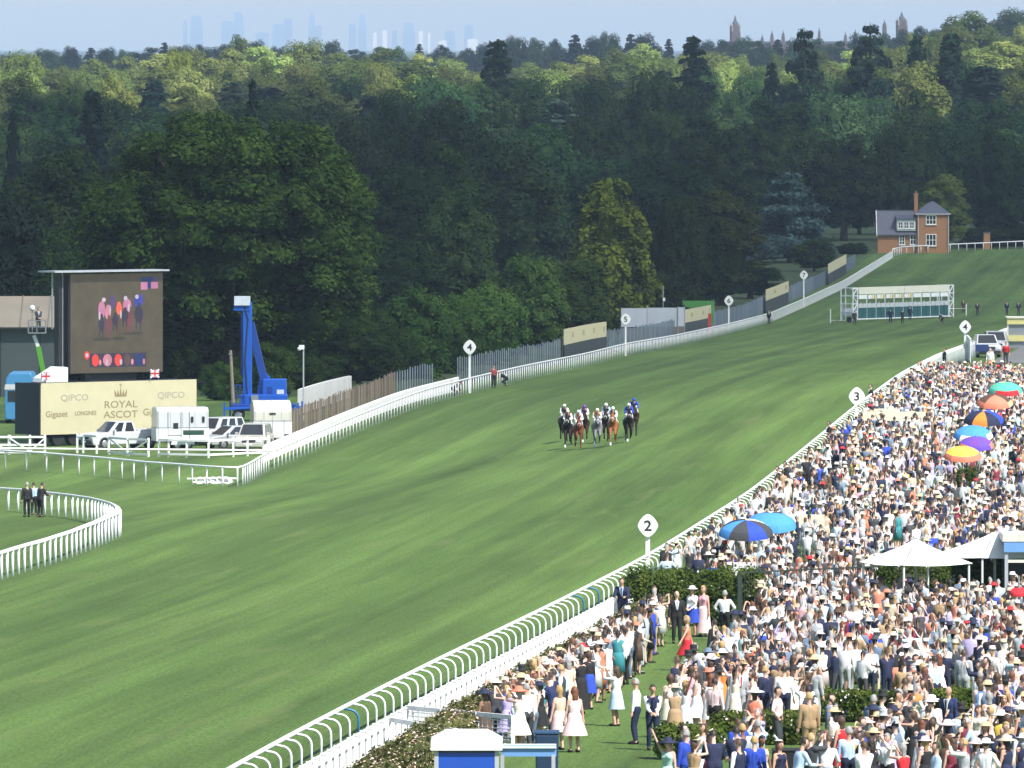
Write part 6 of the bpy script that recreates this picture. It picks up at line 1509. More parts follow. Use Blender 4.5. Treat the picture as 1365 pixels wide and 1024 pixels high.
for i, Y in enumerate(np.arange(248, 372, 4.1)):
    X = XR(Y) + 2.95
    leafy('rose_bush', '%s rose bush from the kiosk end in the row along the picket fence' % ORD[i], 'bush', (X, Y, g(X, Y)), None, 0, 0, 'rose', 1, ('pale pink', 'peach'), -0.072, 'rose bushes along the picket fence', (1, 1, 1), mesh=ROSE[i % 3])
def hedge(label, px0, px1, py, h, depth, n, seed, tint=(1, 1, 1), fl=0, leaf='hedge'):
    X, Y, Z = on_ground((px0 + px1) / 2, py); w = (px1 - px0) * Y / F; k = max(2, int(w / 1.3))
    rn = random.Random(seed)
    bxs = [((i + 0.5) * w / k - w / 2, rn.uniform(-0.1, 0.1), h * 0.48 * rn.uniform(0.9, 1.08), w / k * 0.66, depth / 2, h * 0.5 * rn.uniform(0.9, 1.08)) for i in range(k)]
    return leafy('hedge', label, 'hedge', (X, Y, Z), bxs, int(n * 1.9), 0.105, leaf, fl, ('white', 'pale pink') if fl else (), 0, None, tint, seed)
hedge('tall rose hedge behind the man in black suit and the white-shirted man', 846, 1008, 834, 1.95, 1.3, 14000, 3, (1.4, 1.35, 1.1), 70)
hedge('dark clipped hedge under the left white parasol', 1176, 1258, 829, 2.05, 1.2, 9000, 4, (1.15, 1.2, 1.0))
hedge('dark clipped hedge beside the blue fronted kiosk', 1262, 1342, 822, 2.1, 1.2, 9000, 5, (1.15, 1.2, 1.0))
hedge('low flowering hedge at the right edge of the open lawn', 884, 962, 1012, 0.85, 1.0, 7000, 6, (1.6, 1.5, 1.2), 60)
hedge('low flowering hedge right of the lawn, behind the lady in the white hat', 965, 1072, 992, 0.85, 1.0, 8000, 7, (1.6, 1.5, 1.2), 120)
hedge('low hedge with white flowers in the middle of the seated crowd', 1088, 1200, 962, 0.85, 1.0, 8000, 8, (1.6, 1.5, 1.2), 110)
hedge('low green hedge near the right of the seated crowd', 1250, 1302, 966, 1.0, 1.0, 6000, 9, (1.6, 1.5, 1.1))
hedge('small green shrub deep in the crowd below the striped umbrella', 1278, 1300, 672, 1.6, 0.8, 2500, 10)

# ================================================================ umbrellas and parasols
def umbrella(label, px, rim, w, cols, tilt=10, turn=0.0, hrim=2.0, inner=None):
    Y = 430.0
    for _ in range(30): Y = F * ((ZC - g(px2x(px, Y), Y)) - hrim) / (rim - HZ)
    X = px2x(px, Y); r = w * Y / F / 2; z = g(X, Y)
    o = thing('umbrella', label, 'umbrella', (X, Y, z), 0, 'big bookmakers umbrellas in the crowd')
    MB().tube([(0, 0, 0), (0, 0, hrim + 0.55)], 0.035, 7).build('pole', GREYM, o)
    MB().lathe([(0.3, 0), (0.3, 0.1), (0.08, 0.2)], 12).build('base_weight', BLACK, o)
    dome = 0.43 * r; n = 8
    rot = Matrix.Translation((0, 0, hrim)) @ Matrix.Rotation(R(tilt), 4, 'X') @ Matrix.Rotation(turn, 4, 'Z')
    for k in range(n):
        a0, a1 = 2 * math.pi * k / n, 2 * math.pi * (k + 1) / n; vs = []; fs = []
        for i in range(7):
            q = i / 6; rr = r * math.sin(q * math.pi / 2 * 0.98 + 0.001); zz = dome * 1.25 * math.cos(q * math.pi / 2) - 0.02
            for j in range(5):
                t = j / 4; a_ = a0 + (a1 - a0) * t; sag = 1 - 0.045 * math.sin(math.pi * t) * q
                vs.append(rot @ Vector((rr * sag * math.cos(a_), rr * sag * math.sin(a_), zz)))
        for lo, hi, cc, nm in ((0, 4, inner or cols, 'panel'), (4, 6, cols, 'panel_edge')):
            fs = [(i * 5 + j, i * 5 + j + 1, i * 5 + j + 6, i * 5 + j + 5) for i in range(lo, hi) for j in range(4)]
            c = cc[k % len(cc)]; used_ = sorted({i for f in fs for i in f}); mp_ = {q: z for z, q in enumerate(used_)}; me = MB().add([vs[q] for q in used_], [tuple(mp_[i] for i in f) for f in fs]).mesh(nm, CLOTH, True); put(nm, me, o, color=COL[c] if isinstance(c, str) else c)
        MB().tube([rot @ Vector((0, 0, dome * 0.6)), rot @ Vector((r * 0.95 * math.cos(a0), r * 0.95 * math.sin(a0), 0.0))], 0.012, 4).build('rib', GREYM, o)
    return o
SKYB = (0.06, 0.26, 0.62)
umbrella('nearer big blue and navy umbrella with a cream stripe, right of marker two', 994, 712, 74, ['cream', 'straw', 'navy', 'navy', SKYB, 'charcoal', 'royal blue', 'charcoal'], 12, 0.1)
umbrella('farther sky blue umbrella with dark stripe, behind the navy one', 1027, 702, 72, ['navy', 'cream', 'charcoal', SKYB, SKYB, SKYB, SKYB, SKYB], 12, 0.3)
umbrella('green, yellow and red umbrella at the back of the umbrella row', 1340, 522, 47, ['yellow', 'yellow', 'yellow', (0.08, 0.4, 0.3), (0.08, 0.4, 0.3), 'red', 'red', (0.08, 0.4, 0.3)], 14, 0.1, inner=[(0.08, 0.4, 0.3)] * 2 + ['yellow'] + [(0.08, 0.4, 0.3)] * 5)
umbrella('coral and brown umbrella second from the back of the row', 1326, 539, 49, ['cream', 'brown', 'brown', 'brown', 'coral', 'coral', 'coral', 'straw'], 14, 0.1, inner=['brown', 'brown', 'brown', 'brown', 'brown', 'coral', 'coral', 'brown'])
umbrella('orange and navy striped umbrella in the middle of the row', 1311, 562, 55, ['royal blue', 'yellow', 'royal blue', 'navy', 'navy', 'orange', 'navy', 'royal blue'], 12, 0.15)
umbrella('plain sky blue umbrella in the row above the purple one', 1297, 582, 54, [SKYB, SKYB, SKYB, SKYB, SKYB, 'cream', SKYB, 'cream'], 14, 0.0, inner=[SKYB])
umbrella('purple umbrella just behind the yellow and coral one', 1301, 595, 48, ['pale pink', (0.12, 0.06, 0.5), 'purple', (0.12, 0.06, 0.5), 'coral', (0.12, 0.06, 0.5), (0.12, 0.06, 0.5), 'coral'], 14, 0.2, inner=[(0.12, 0.06, 0.5), 'purple'])
umbrella('yellow topped umbrella with coral edge, nearest of the row', 1283, 609, 52, ['coral'], 14, 0.1, inner=['yellow'])
umbrella('small open pale pink parasol held above the seated crowd', 1138, 822, 26, ['pale pink'], 20, 0.1, 1.9)
umbrella('small red parasol at the right edge in front of the kiosk', 1358, 790, 26, ['red'], 20, 0.1, 1.95)
umbrella('small orange parasol among seated people in the lower right', 1219, 930, 24, ['orange', 'coral'], 20, 0.1, 1.5)
CANV = mat('white_canvas', (0.82, 0.82, 0.80), 0.8, 0.03, 1)
def parasol(label, px, rim, apex, w, rz):
    Y = 400.0; hr = 2.25
    for _ in range(30): Y = F * ((ZC - g(px2x(px, Y), Y)) - hr) / (rim - HZ)
    X = px2x(px, Y); o = thing('garden_parasol', label, 'parasol', (X, Y, g(X, Y)), rz)
    hw = w * Y / F / 2 / (abs(math.cos(rz)) + abs(math.sin(rz))); top = hr + 0.85; n = 6
    for k in range(4):
        vs = []; c = [(-hw, -hw), (hw, -hw), (hw, hw), (-hw, hw)]
        for i in range(n + 1):
            q = i / n
            for j in range(n + 1):
                t = j / n; ex = c[k][0] + (c[(k + 1) % 4][0] - c[k][0]) * t; ey = c[k][1] + (c[(k + 1) % 4][1] - c[k][1]) * t
                vs.append((ex * q, ey * q, top + (hr - top) * q ** 0.85 - 0.06 * math.sin(math.pi * t) * q))
        MB().add(vs, [(i * (n + 1) + j, i * (n + 1) + j + 1, (i + 1) * (n + 1) + j + 1, (i + 1) * (n + 1) + j) for i in range(n) for j in range(n)]).build('canopy_panel', CANV, o, smooth=True)
        MB().bar((c[k][0] * 0.98, c[k][1] * 0.98, hr - 0.03), (0, 0, top - 0.08), 0.04).build('rib', GREYM, o)
    MB().tube([(0, 0, 0), (0, 0, top)], 0.05, 8).build('pole', GREYM, o); MB().box((0, 0, 0.06), (0.8, 0.8, 0.12)).build('base', BLACK, o)
    for k in range(4): MB().tube([(hw * 0.93 * (-1, 1, 1, -1)[k], hw * 0.93 * (-1, -1, 1, 1)[k], 0), (hw * 0.93 * (-1, 1, 1, -1)[k], hw * 0.93 * (-1, -1, 1, 1)[k], hr)], 0.04, 6).build('corner_post', WHITE, o)
    return o
parasol('left of two big white canvas parasols above the hedges', 1221, 750, 708, 150, R(30))
parasol('right of two big white canvas parasols, beside the kiosk', 1326, 740, 698, 160, R(30))

# ================================================================ kiosks, barriers, furniture
o = thing('kiosk', 'kiosk with cream roof and blue fascia at the right edge', 'kiosk', frame(1340, 379))
kz = lambda py: zat(py, 379) - o.location.z
PBL = mat('pale_blue_fascia', (0.14, 0.30, 0.58), 0.5, 0.05, 1); POSTG = mat('kiosk_post_grey', (0.4, 0.42, 0.46), 0.5)
MB().box((1.15, 1.2, kz(717)), (2.5, 2.6, kz(712) - kz(722))).build('roof', mat('cream_roof_trim', (0.62, 0.6, 0.53), 0.6), o); MB().box((1.15, -0.06, kz(729.5)), (2.4, 0.12, kz(723) - kz(736))).build('fascia', PBL, o)
MB().box((1.15, 2.3, kz(722) / 2), (2.3, 0.1, kz(722))).build('back_wall', BLACK, o); MB().box((1.15, 0.15, 0.5), (2.2, 0.3, 1.0)).build('counter', PBL, o)
for x in (0.04, 2.26): MB().box((x, 0.0, kz(736) / 2), (0.12, 0.12, kz(736))).build('post', POSTG, o)
MB().box((1.15, 0.1, kz(748)), (2.1, 0.08, 0.12)).build('shelf', CRB, o)
KY2 = 250.0
o = thing('kiosk', 'small royal blue kiosk with a white roof at the bottom centre', 'kiosk', frame(622, KY2))
kz = lambda py: zat(py, KY2) - o.location.z
w_ = 84 * KY2 / F
RB = mat('royal_blue_panel', (0.012, 0.075, 0.42), 0.45, 0.05, 1)
MB().box((0, 0.75, kz(1001) / 2), (w_ - 0.06, 1.5, kz(1001))).build('body', mat('kiosk_side', (0.10, 0.11, 0.12), 0.6), o)
MB().box((0, -0.02, kz(1001) / 2 - 0.02), (w_ - 0.16, 0.06, kz(1001) - 0.05)).build('front_panel', RB, o)
for s in (-1, 1): MB().box((s * (w_ / 2 - 0.03), -0.01, kz(1001) / 2), (0.1, 0.1, kz(1001))).build('post', POSTG, o)
hr = kz(1000)
MB().add([(-w_ / 2 - 0.1, -0.15, hr), (w_ / 2 + 0.1, -0.15, hr), (w_ / 2 + 0.1, 1.75, hr), (-w_ / 2 - 0.1, 1.75, hr), (-w_ / 2 - 0.1, -0.15, hr + 0.2), (w_ / 2 + 0.1, -0.15, hr + 0.2), (w_ / 2 + 0.1, 1.75, hr + 0.2), (-w_ / 2 - 0.1, 1.75, hr + 0.2), (-w_ / 2 + 0.25, 0.4, hr + 0.42), (w_ / 2 - 0.25, 0.4, hr + 0.42), (w_ / 2 - 0.25, 1.2, hr + 0.42), (-w_ / 2 + 0.25, 1.2, hr + 0.42)],
         [(3, 2, 1, 0), (0, 1, 5, 4), (1, 2, 6, 5), (2, 3, 7, 6), (3, 0, 4, 7), (4, 5, 9, 8), (5, 6, 10, 9), (6, 7, 11, 10), (7, 4, 8, 11), (8, 9, 10, 11)]).build('roof', WHITEW, o)
aw = MB().box((w_ / 2 + 0.72, 0.55, kz(1003)), (1.3, 0.08, 0.26)).build('awning_fascia', PBL, o); MB().box((w_ / 2 + 0.72, 0.9, kz(998)), (1.3, 0.9, 0.05)).build('awning_roof', mat('awning_grey', (0.6, 0.62, 0.65), 0.6), o)
for x in (0.1, 1.3): MB().box((w_ / 2 + x, 0.55, kz(1008) / 2), (0.09, 0.09, kz(1008))).build('awning_post', POSTG, o)
o = thing('litter_bin', 'tall dark blue bin beside the awning of the front kiosk', 'bin', on_ground(729, 1042)); MB().prism([(-0.27, 0), (0.27, 0), (0.3, 1.2), (-0.3, 1.2)], -0.3, 0.3, 'y').build('body', mat('bin_blue', (0.012, 0.035, 0.08), 0.5), o, bevel=0.04); MB().box((0, 0, 1.24), (0.64, 0.64, 0.08)).build('lid', mat('bin_lid_blue', (0.02, 0.06, 0.13), 0.5), o, bevel=0.02)
def barrier(label, A, B, h, mesh, n):
    o = thing('barrier', label, 'barrier', (A[0], A[1], g(*A)))
    Pt = lambda t, z: rel(o, (A[0] + (B[0] - A[0]) * t, A[1] + (B[1] - A[1]) * t, g(A[0] + (B[0] - A[0]) * t, A[1] + (B[1] - A[1]) * t) + z))
    MB().bar(Pt(0, h), Pt(1, h), 0.08, 0.12).build('top_bar', WHITEW, o); MB().bar(Pt(0, 0.35), Pt(1, 0.35), 0.06, 0.09).build('lower_bar', WHITEW, o)
    for i in range(n + 1): MB().bar(Pt(i / n, 0), Pt(i / n, h + 0.06), 0.1).build('post', WHITEW, o)
    if mesh:
        b = MB()
        for i in range(1, n * 7): b.bar(Pt(i / (n * 7), 0.38), Pt(i / (n * 7), h - 0.05), 0.022)
        for i in range(1, 6): b.bar(Pt(0, 0.35 + i * (h - 0.35) / 6), Pt(1, 0.35 + i * (h - 0.35) / 6), 0.022)
        b.build('wire_mesh', WHITE, o)['kind'] = 'stuff'
barrier('white meshed barrier running from the picket fence into the spectators', (XR(285.6) + 1.35, 285.6), (XR(280) + 4.6, 280.0), 1.0, True, 3)
barrier('plain white barrier just in front of the meshed one', (XR(280) + 1.35, 280.0), (XR(272) + 4.2, 272.0), 0.95, False, 3)
# metal railing between the hedges
X0, Y0, Z0 = on_ground(986, 836); X1, Y1, Z1 = on_ground(1174, 826)
o = thing('railing', 'dark metal railing between the tall rose hedge and the clipped hedge', 'railing', (X0, Y0, Z0))
DG = mat('dark_green_metal', (0.03, 0.045, 0.04), 0.5)
for i in range(7): t = i / 6; MB().bar(rel(o, (X0 + (X1 - X0) * t, Y0 + (Y1 - Y0) * t, Z0)), rel(o, (X0 + (X1 - X0) * t, Y0 + (Y1 - Y0) * t, Z0 + (1.95 if i else 1.8))), 0.14 if i == 0 else 0.07).build('post', DG, o)
for z in (1.9, 0.2): MB().bar(rel(o, (X0, Y0, Z0 + z)), rel(o, (X1, Y1, Z1 + z)), 0.05).build('bar', DG, o)
b = MB()
for i in range(1, 60): t = i / 60; b.bar(rel(o, (X0 + (X1 - X0) * t, Y0 + (Y1 - Y0) * t, Z0 + 0.2)), rel(o, (X0 + (X1 - X0) * t, Y0 + (Y1 - Y0) * t, Z0 + 1.9)), 0.014)
b.build('uprights', DG, o)['kind'] = 'stuff'
# cream betting boards standing in the crowd
def board(label, px, top, w, hb, m_=None):
    Y = 500.0
    for _ in range(30): Y = F * ((ZC - g(px2x(px, Y), Y)) - 1.75) / (top - HZ)
    X = px2x(px, Y); W = w * Y / F; o = thing('betting_board', label, 'board', (X, Y, g(X, Y)), R(-6), 'betting boards in the crowd')
    MB().box((0, 0, 1.75 - hb / 2), (W, 0.1, hb)).build('panel', m_ or mat('cream_betting_board', (0.76, 0.70, 0.54), 0.7, 0.05, 1), o)
    for s in (-1, 0, 1): MB().bar((s * (W / 2 - 0.06), 0.07, 0), (s * (W / 2 - 0.06), 0.07, 1.7), 0.06).build('leg', GREYM, o)
board('long cream betting board low in the crowd below marker three', 1192, 549, 84, 0.5); board('cream betting board right of the sky blue umbrella', 1082, 686, 34, 0.55)
board('short cream betting board among the far crowd', 1180, 545, 30, 0.6); board('white boxy stand behind the tall rose hedge', 993, 750, 30, 0.7, WHITEW)
def chair(label, px, py, rz):
    o = thing('garden_chair', label, 'chair', on_ground(px, py), rz, 'white garden chairs by the lawn')
    MB().box((0, 0.02, 0.44), (0.46, 0.46, 0.04)).build('seat', WHITE, o, bevel=0.015); MB().box((0, -0.24, 0.72), (0.46, 0.04, 0.5)).build('backrest', WHITE, o, bevel=0.015)
    for x in (-0.2, 0.2):
        for y in (-0.2, 0.22): MB().bar((x, y, 0), (x * 0.95, y * 0.95, 0.44), 0.035).build('leg', WHITE, o)
    return o
o = thing('table', 'table under a black cloth in the lower middle of the seated crowd', 'table', on_ground(1062, 1040)); MB().prism([(-0.66, 0), (0.66, 0), (0.6, 0.76), (-0.6, 0.76)], -0.5, 0.5, 'y').build('cloth', mat('black_cloth', (0.012, 0.012, 0.014), 0.9), o, bevel=0.03); MB().box((0, 0, 0.77), (1.24, 1.04, 0.025)).build('table_top', mat('black_cloth'), o)
o = thing('table', 'small white table among seated people at the right of the lawn', 'table', on_ground(1017, 935)); MB().box((0, 0, 0.72), (1.3, 0.8, 0.04)).build('table_top', WHITE, o)
for x in (-0.55, 0.55):
    for y in (-0.3, 0.3): MB().bar((x, y, 0), (x, y, 0.7), 0.05).build('leg', WHITE, o)

# ================================================================ people placed one by one
TRK = 'spectators lining the rose beds'; LAWN = 'people on the open lawn'; FARP = 'people far up the course'; SEATC = 'people in the near crowd'
placed = []
def at(label, px, py, dirx, diry, **kw):
    p = on_ground(px, py); placed.append((p[0], p[1])); return person(label, p, facing(dirx, diry), **kw)
at('man in navy waistcoat and white sleeves facing the camera with hands together', 870, 1000, 0.1, -1, pose='clasp', outfit='waistcoat', top='navy', hair='dark', group=LAWN, scale=1.0)
at('grey haired man in white shirt beside the man in navy waistcoat', 848, 992, -0.9, 0.2, pose='stand', outfit='shirt', top='white', bottom='navy', hair='grey', group=LAWN)
at('woman in coral red dress striding left across the lawn', 916, 894, -1, -0.1, sex='f', pose='stride', outfit='dress', top='coral', bottom='red', hair='blonde', shoes='tan', group=LAWN)
at('man in black jacket and pale trousers behind the woman in coral', 953, 898, -0.7, 0.7, pose='drink', top='black', bottom='beige', hair='dark', group=LAWN)
at('bald man in black suit, white shirt and tie before the rose hedge', 902, 858, 0.1, -1, pose='stand', top='black', tie='light grey', bald=True, group=LAWN)
at('woman in white top and royal blue skirt with a white hat by the rose hedge', 923, 849, -0.5, -0.9, sex='f', pose='clasp', outfit='separates', top='white', bottom='royal blue', hat='brim', hatc='white', hair='brown', group=LAWN)
at('blonde woman in long pink floral dress by the rose hedge', 938, 849, -0.6, -0.8, sex='f', pose='drink', outfit='dress', top='pink', bottom='pale pink', skirtk='long', hair='blonde', group=LAWN)
at('grey haired man in white shirt and black trousers walking off by the hedge', 966, 854, 0.35, 1, pose='hips', outfit='shirt', top='white', bottom='black', hair='grey', group=LAWN)
at('man in blue suit seen from behind at the top of the lawn', 868, 868, -0.4, 1, pose='drink', top=(0.02, 0.04, 0.11), hair='brown', group=LAWN)
at('man in black suit with white collar just behind the blue-suited man', 872, 852, 0.2, -1, pose='stand', top='black', hair='brown', group=LAWN)
at('blonde woman in long white spotted dress at the right of the lawn', 909, 962, 0.3, 1, sex='f', pose='stand', outfit='dress', top='white', skirtk='long', hair='blonde', long_hair=True, hat='fascinator', hatc='light grey', group=LAWN)
at('man in dark suit next to the woman in spotted white dress', 927, 958, 0.1, 1, pose='stand', top='charcoal', hair='grey', group=LAWN)
at('woman in yellow orange dress seen from behind beside the lawn', 962, 932, 0.2, 1, sex='f', pose='clasp', outfit='dress', top='yellow', hair='blonde', group=LAWN)
at('balding man in navy suit in front of the woman in yellow', 972, 952, 0.5, 0.6, pose='stand', top=(0.015, 0.03, 0.10), hair='brown', group=LAWN)
at('woman in navy patterned dress and blue saucer hat beside the lawn', 944, 946, -0.2, 1, sex='f', pose='stand', outfit='dress', top='grey blue', bottom='navy', hat='brim', hatc='grey blue', group=LAWN)
at('woman with long brown hair in white top and pale jeans on the lawn edge', 822, 968, -0.9, 0.5, sex='f', pose='photo', outfit='separates', top='white', bottom='pale blue', hair='brown', long_hair=True, group=LAWN)
at('woman with long fair hair in pale pink dress seen from behind at the lower lawn', 766, 1003, -0.3, 1, sex='f', pose='stand', outfit='dress', top='pale pink', hair='auburn', long_hair=True, skirtk='full', group=LAWN)
at('woman in beige floral dress left of the woman in pale pink', 746, 1000, -0.6, 0.8, sex='f', pose='drink', outfit='dress', top='beige', bottom='pale pink', hair='blonde', group=TRK)
at('man in grey blue suit standing tall in the row by the roses', 806, 921, -0.7, 0.7, pose='stand', top='grey blue', hair='dark', group=TRK)
at('man in white shirt beside the man in grey blue suit', 821, 912, -0.7, 0.7, pose='stand', outfit='shirt', top='white', bottom='navy', hair='brown', group=TRK)
at('woman in navy dress in the row by the roses', 748, 948, -0.7, 0.6, sex='f', pose='photo', outfit='dress', top='navy', hair='dark', group=TRK)
at('woman in royal blue dress and black jacket in the row by the roses', 785, 946, -0.6, 0.7, sex='f', pose='stand', outfit='separates', top='black', bottom='royal blue', hair='brown', group=TRK)
at('woman in black dress with gold bag strap in the row by the roses', 774, 952, -0.7, 0.7, sex='f', pose='photo', outfit='dress', top='black', hair='dark', skirtk='long', group=TRK)
at('man in navy suit bending to the roses near the white barrier', 738, 985, -0.9, 0.4, pose='rail', top=(0.015, 0.025, 0.09), hair='dark', group=TRK)
at('man in white shirt and dark waistcoat leaning over at the lawn top', 850, 893, -0.8, 0.5, pose='rail', outfit='waistcoat', top='navy', bottom='navy', hair='dark', group=TRK)
at('man in white shirt with arms raised to take a photograph', 838, 905, -0.8, 0.6, pose='photo', outfit='shirt', top='white', bottom='grey blue', hair='brown', group=TRK)
at('man in navy suit standing next to the running rail end of the pickets', 830, 838, -0.2, -1, pose='rail', top='navy', shirtc='pale blue', hair='brown', group=TRK)
at('woman in royal blue top by the picket fence end', 812, 893, -0.7, 0.6, sex='f', pose='clasp', outfit='dress', top='royal blue', hair='dark', group=TRK)
at('bald man in navy suit standing in front of the low green hedge', 1265, 1004, -0.4, -0.6, pose='stand', top=(0.015, 0.03, 0.10), bald=True, group=SEATC)
at('woman with brown hair in blue dress left of the low green hedge', 1306, 990, -0.4, 0.6, sex='f', pose='clasp', outfit='dress', top=(0.10, 0.20, 0.5), hair='brown', long_hair=True, group=SEATC)
at('man in black suit seen from behind right of centre in the seated crowd', 1322, 922, 0.2, 1, pose='stand', top='black', hair='grey', group=SEATC)
at('man in dark red shirt in the seated crowd', 1211, 905, 0.2, -1, pose='clasp', outfit='shirt', top='burgundy', bottom='black', hair='dark', group=SEATC)
at('woman in black and white zigzag dress in the seated crowd', 1192, 858, 0.2, 1, sex='f', pose='stand', outfit='dress', top='light grey', bottom='charcoal', hair='blonde', hat='fascinator', hatc='white', group=SEATC)
at('man in pale blue suit left of the railing', 1106, 830, 0.5, 0.6, pose='stand', top=(0.32, 0.47, 0.56), hair='brown', group=SEATC)
at('woman in long red dress behind the railing', 1146, 812, 0.1, 1, sex='f', pose='stand', outfit='dress', top='red', skirtk='long', hair='brown', group=SEATC)
at('tall man in white shirt and dark trousers behind the railing end', 1163, 822, 0.3, 1, pose='stand', outfit='shirt', top='white', bottom='teal', hair='dark', group=SEATC)
at('woman in navy dress with dark hat and bare back by the clipped hedges', 1266, 838, -0.1, 1, sex='f', pose='stand', outfit='dress', top='navy', hair='dark', hat='fascinator', hatc='navy', group=SEATC)
at('man in royal blue suit from behind by the tall rose hedge end', 1056, 832, 0.2, 1, pose='stand', top=(0.02, 0.05, 0.22), hair='grey', group=SEATC)
at('woman in pink tweed jacket and pale trousers by the railing', 1032, 834, 0.1, 1, sex='f', pose='drink', outfit='separates', top='pale pink', bottom='beige', hair='brown', group=SEATC)
at('man in tan jacket and navy trousers in the lower seated crowd', 1196, 1012, 0.8, -0.3, pose='drink', top='tan', bottom='royal blue', hair='dark', group=SEATC)
at('lady in large white hat and coral dress by the low hedge', 1006, 1003, 0.2, 0.9, sex='f', pose='stand', outfit='dress', top='coral', hat='wide', hatc='white', hair='brown', group=SEATC)
at('man in pale pink shirt and grey trousers by the low hedge', 1036, 1004, 0.6, -0.2, pose='hips', outfit='shirt', top='pale pink', bottom='charcoal', hair='dark', group=SEATC)
at('man in dark waistcoat behind the black table', 1078, 1003, -0.3, 1, pose='stand', outfit='waistcoat', top='charcoal', hair='dark', group=SEATC)
for i, (px, py, dx, dy) in enumerate(((990, 905, 0.9, -0.2), (1012, 888, 0.5, -0.7), (1046, 903, -0.9, 0.1), (1040, 878, -0.6, -0.6), (1008, 962, 0.3, -0.9))):
    lab = ('nearest the open lawn', 'behind the small white table', 'right of the small white table', 'beyond the small white table', 'before the small white table')[i]
    chair('white garden chair ' + lab, px, py, facing(dx, dy))
    at('%s seated on the white garden chair %s' % (('woman in white dress', 'man in navy suit', 'woman in yellow dress', 'man in pale blue shirt', 'woman in coral dress')[i], lab), px, py, dx, dy, sex='fmfmf'[i], pose='sit', outfit=('dress', 'suit', 'dress', 'shirt', 'dress')[i], top=('white', 'navy', 'yellow', 'pale blue', 'coral')[i], hair=('blonde', 'dark', 'brown', 'grey', 'auburn')[i], hat=('wide', None, 'brim', None, 'fascinator')[i], hatc=('white', 'navy', 'straw', 'navy', 'coral')[i], group=SEATC)
# stewards in black along the running rail
for px, py, lab in ((1047, 662, 'lowest of them, left of the packed crowd'), (1037, 672, 'next to the lowest one'), (1105, 604, 'halfway up to marker three'), (1161, 552, 'just right of marker three'), (1259, 496, 'where the white boards begin')):
    at('steward in black against the running rail, ' + lab, px, py, -1, -0.2, pose='stand', top='black', bottom='black', hair='dark', group='stewards along the running rail')
# far people
for (px, py, dx, dy, kw, lab) in [
    (36, 689, -0.4, 1, dict(top='black', hair='grey'), 'grey haired man in black suit, left of three at the looping rail'), (45, 687, 0.3, 1, dict(outfit='shirt', top='pale blue', bottom='black', hair='brown'), 'man in pale shirt, middle of three at the looping rail'),
    (53, 689.5, 0.7, 0.8, dict(top='black', hair='dark', pose='rail'), 'man in dark suit leaning right, right of three at the looping rail'),
    (658, 517, 0.2, -1, dict(outfit='shirt', top=(0.30, 0.06, 0.06), bottom='black', hair='dark'), 'person in dark red top standing behind the far rail'),
    (676, 514, -1, 0, dict(top='black', pose='crouch', hair='dark'), 'person in black crouching on the course by the far rail'),
    (603, 528, 1, 0.2, dict(outfit='shirt', top='brown', bottom='black', pose='crouch', hair='dark'), 'person in brown bending behind the far picket fence'),
    (1025, 432, 0.3, -1, dict(top='black', hair='dark'), 'lone person in black at the rail below the third cream board'),
    (1139, 433, 0.3, 1, dict(top='charcoal', hair='dark'), 'gate handler in dark clothes at the left end of the gate'), (1187, 431, 0.2, 1, dict(top='navy', hair='dark', pose='hips'), 'gate handler in navy, left of the pair before the gate'),
    (1203, 431.5, -0.3, 1, dict(top='black', hair='dark', pose='clasp'), 'gate handler in black, right of the pair before the gate'), (1213, 427, 0.1, 1, dict(top='navy', hair='dark'), 'gate handler standing close in the middle of the gate'),
    (1257, 430, -0.6, 1, dict(top='charcoal', hair='grey', pose='crouch'), 'gate handler stooping at the right end of the gate'), (1284, 417, 0.3, -1, dict(top='brown', hair='dark'), 'person in brown beside the stake right of the gate'),
    (1303, 421, -0.3, -1, dict(top='charcoal', hair='dark'), 'person in dark clothes alone between gate and right edge'), (1342, 420, 0.3, -1, dict(top='navy', hair='dark'), 'person in navy, left of the far pair at the right edge'), (1358, 421, -0.3, -1, dict(top='charcoal', hair='brown'), 'person in grey, right of the far pair at the right edge'),
    (1341, 487, -0.3, -1, dict(outfit='shirt', top='red', bottom='charcoal', hair='dark'), 'person in red shirt beside the parked white vehicle'), (1320, 498, -0.2, -1, dict(outfit='shirt', top='white', bottom='beige', hair='grey'), 'man in white shirt standing before the parked white vehicle')]:
    at(lab, px, py, dx, dy, group=FARP, **kw)
p = person('camera operator in dark clothes standing in the raised lift basket', BASKET, R(200), pose='clasp', top='charcoal', hair='dark')

# ================================================================ the near crowd, one by one, and the far crowd as one mass
def inside(px, py, poly):
    r = False; n = len(poly)
    for i in range(n):
        x0, y0 = poly[i]; x1, y1 = poly[(i + 1) % n]
        if (y0 > py) != (y1 > py) and px < (x1 - x0) * (py - y0) / (y1 - y0) + x0: r = not r
    return r
LAWNP = [(770, 1030), (800, 985), (842, 915), (880, 868), (888, 838), (1012, 836), (1004, 866), (975, 895), (948, 925), (905, 950), (884, 985), (876, 1030)]
KEEP = [LAWNP, [(846, 815), (1010, 815), (1010, 842), (846, 842)], [(1172, 808), (1345, 806), (1345, 834), (1172, 834)], [(880, 995), (965, 995), (965, 1052), (880, 1052)], [(962, 975), (1074, 975), (1074, 1036), (962, 1036)], [(1086, 946), (1202, 946), (1202, 1012), (1086, 1012)], [(1248, 950), (1304, 950), (1304, 1020), (1248, 1020)], [(1020, 1025), (1105, 1025), (1105, 1060), (1020, 1060)]]
LOOKM = [('suit', c) for c in ('navy', 'navy', 'navy', 'black', 'charcoal', 'grey blue', 'light grey', 'royal blue', 'tan')] + [('shirt', c) for c in ('white',) * 7 + ('pale blue',) * 3 + ('pale pink', 'lilac')] + [('waistcoat', c) for c in ('navy', 'charcoal', 'grey blue', 'light grey', 'navy', 'pale blue')]
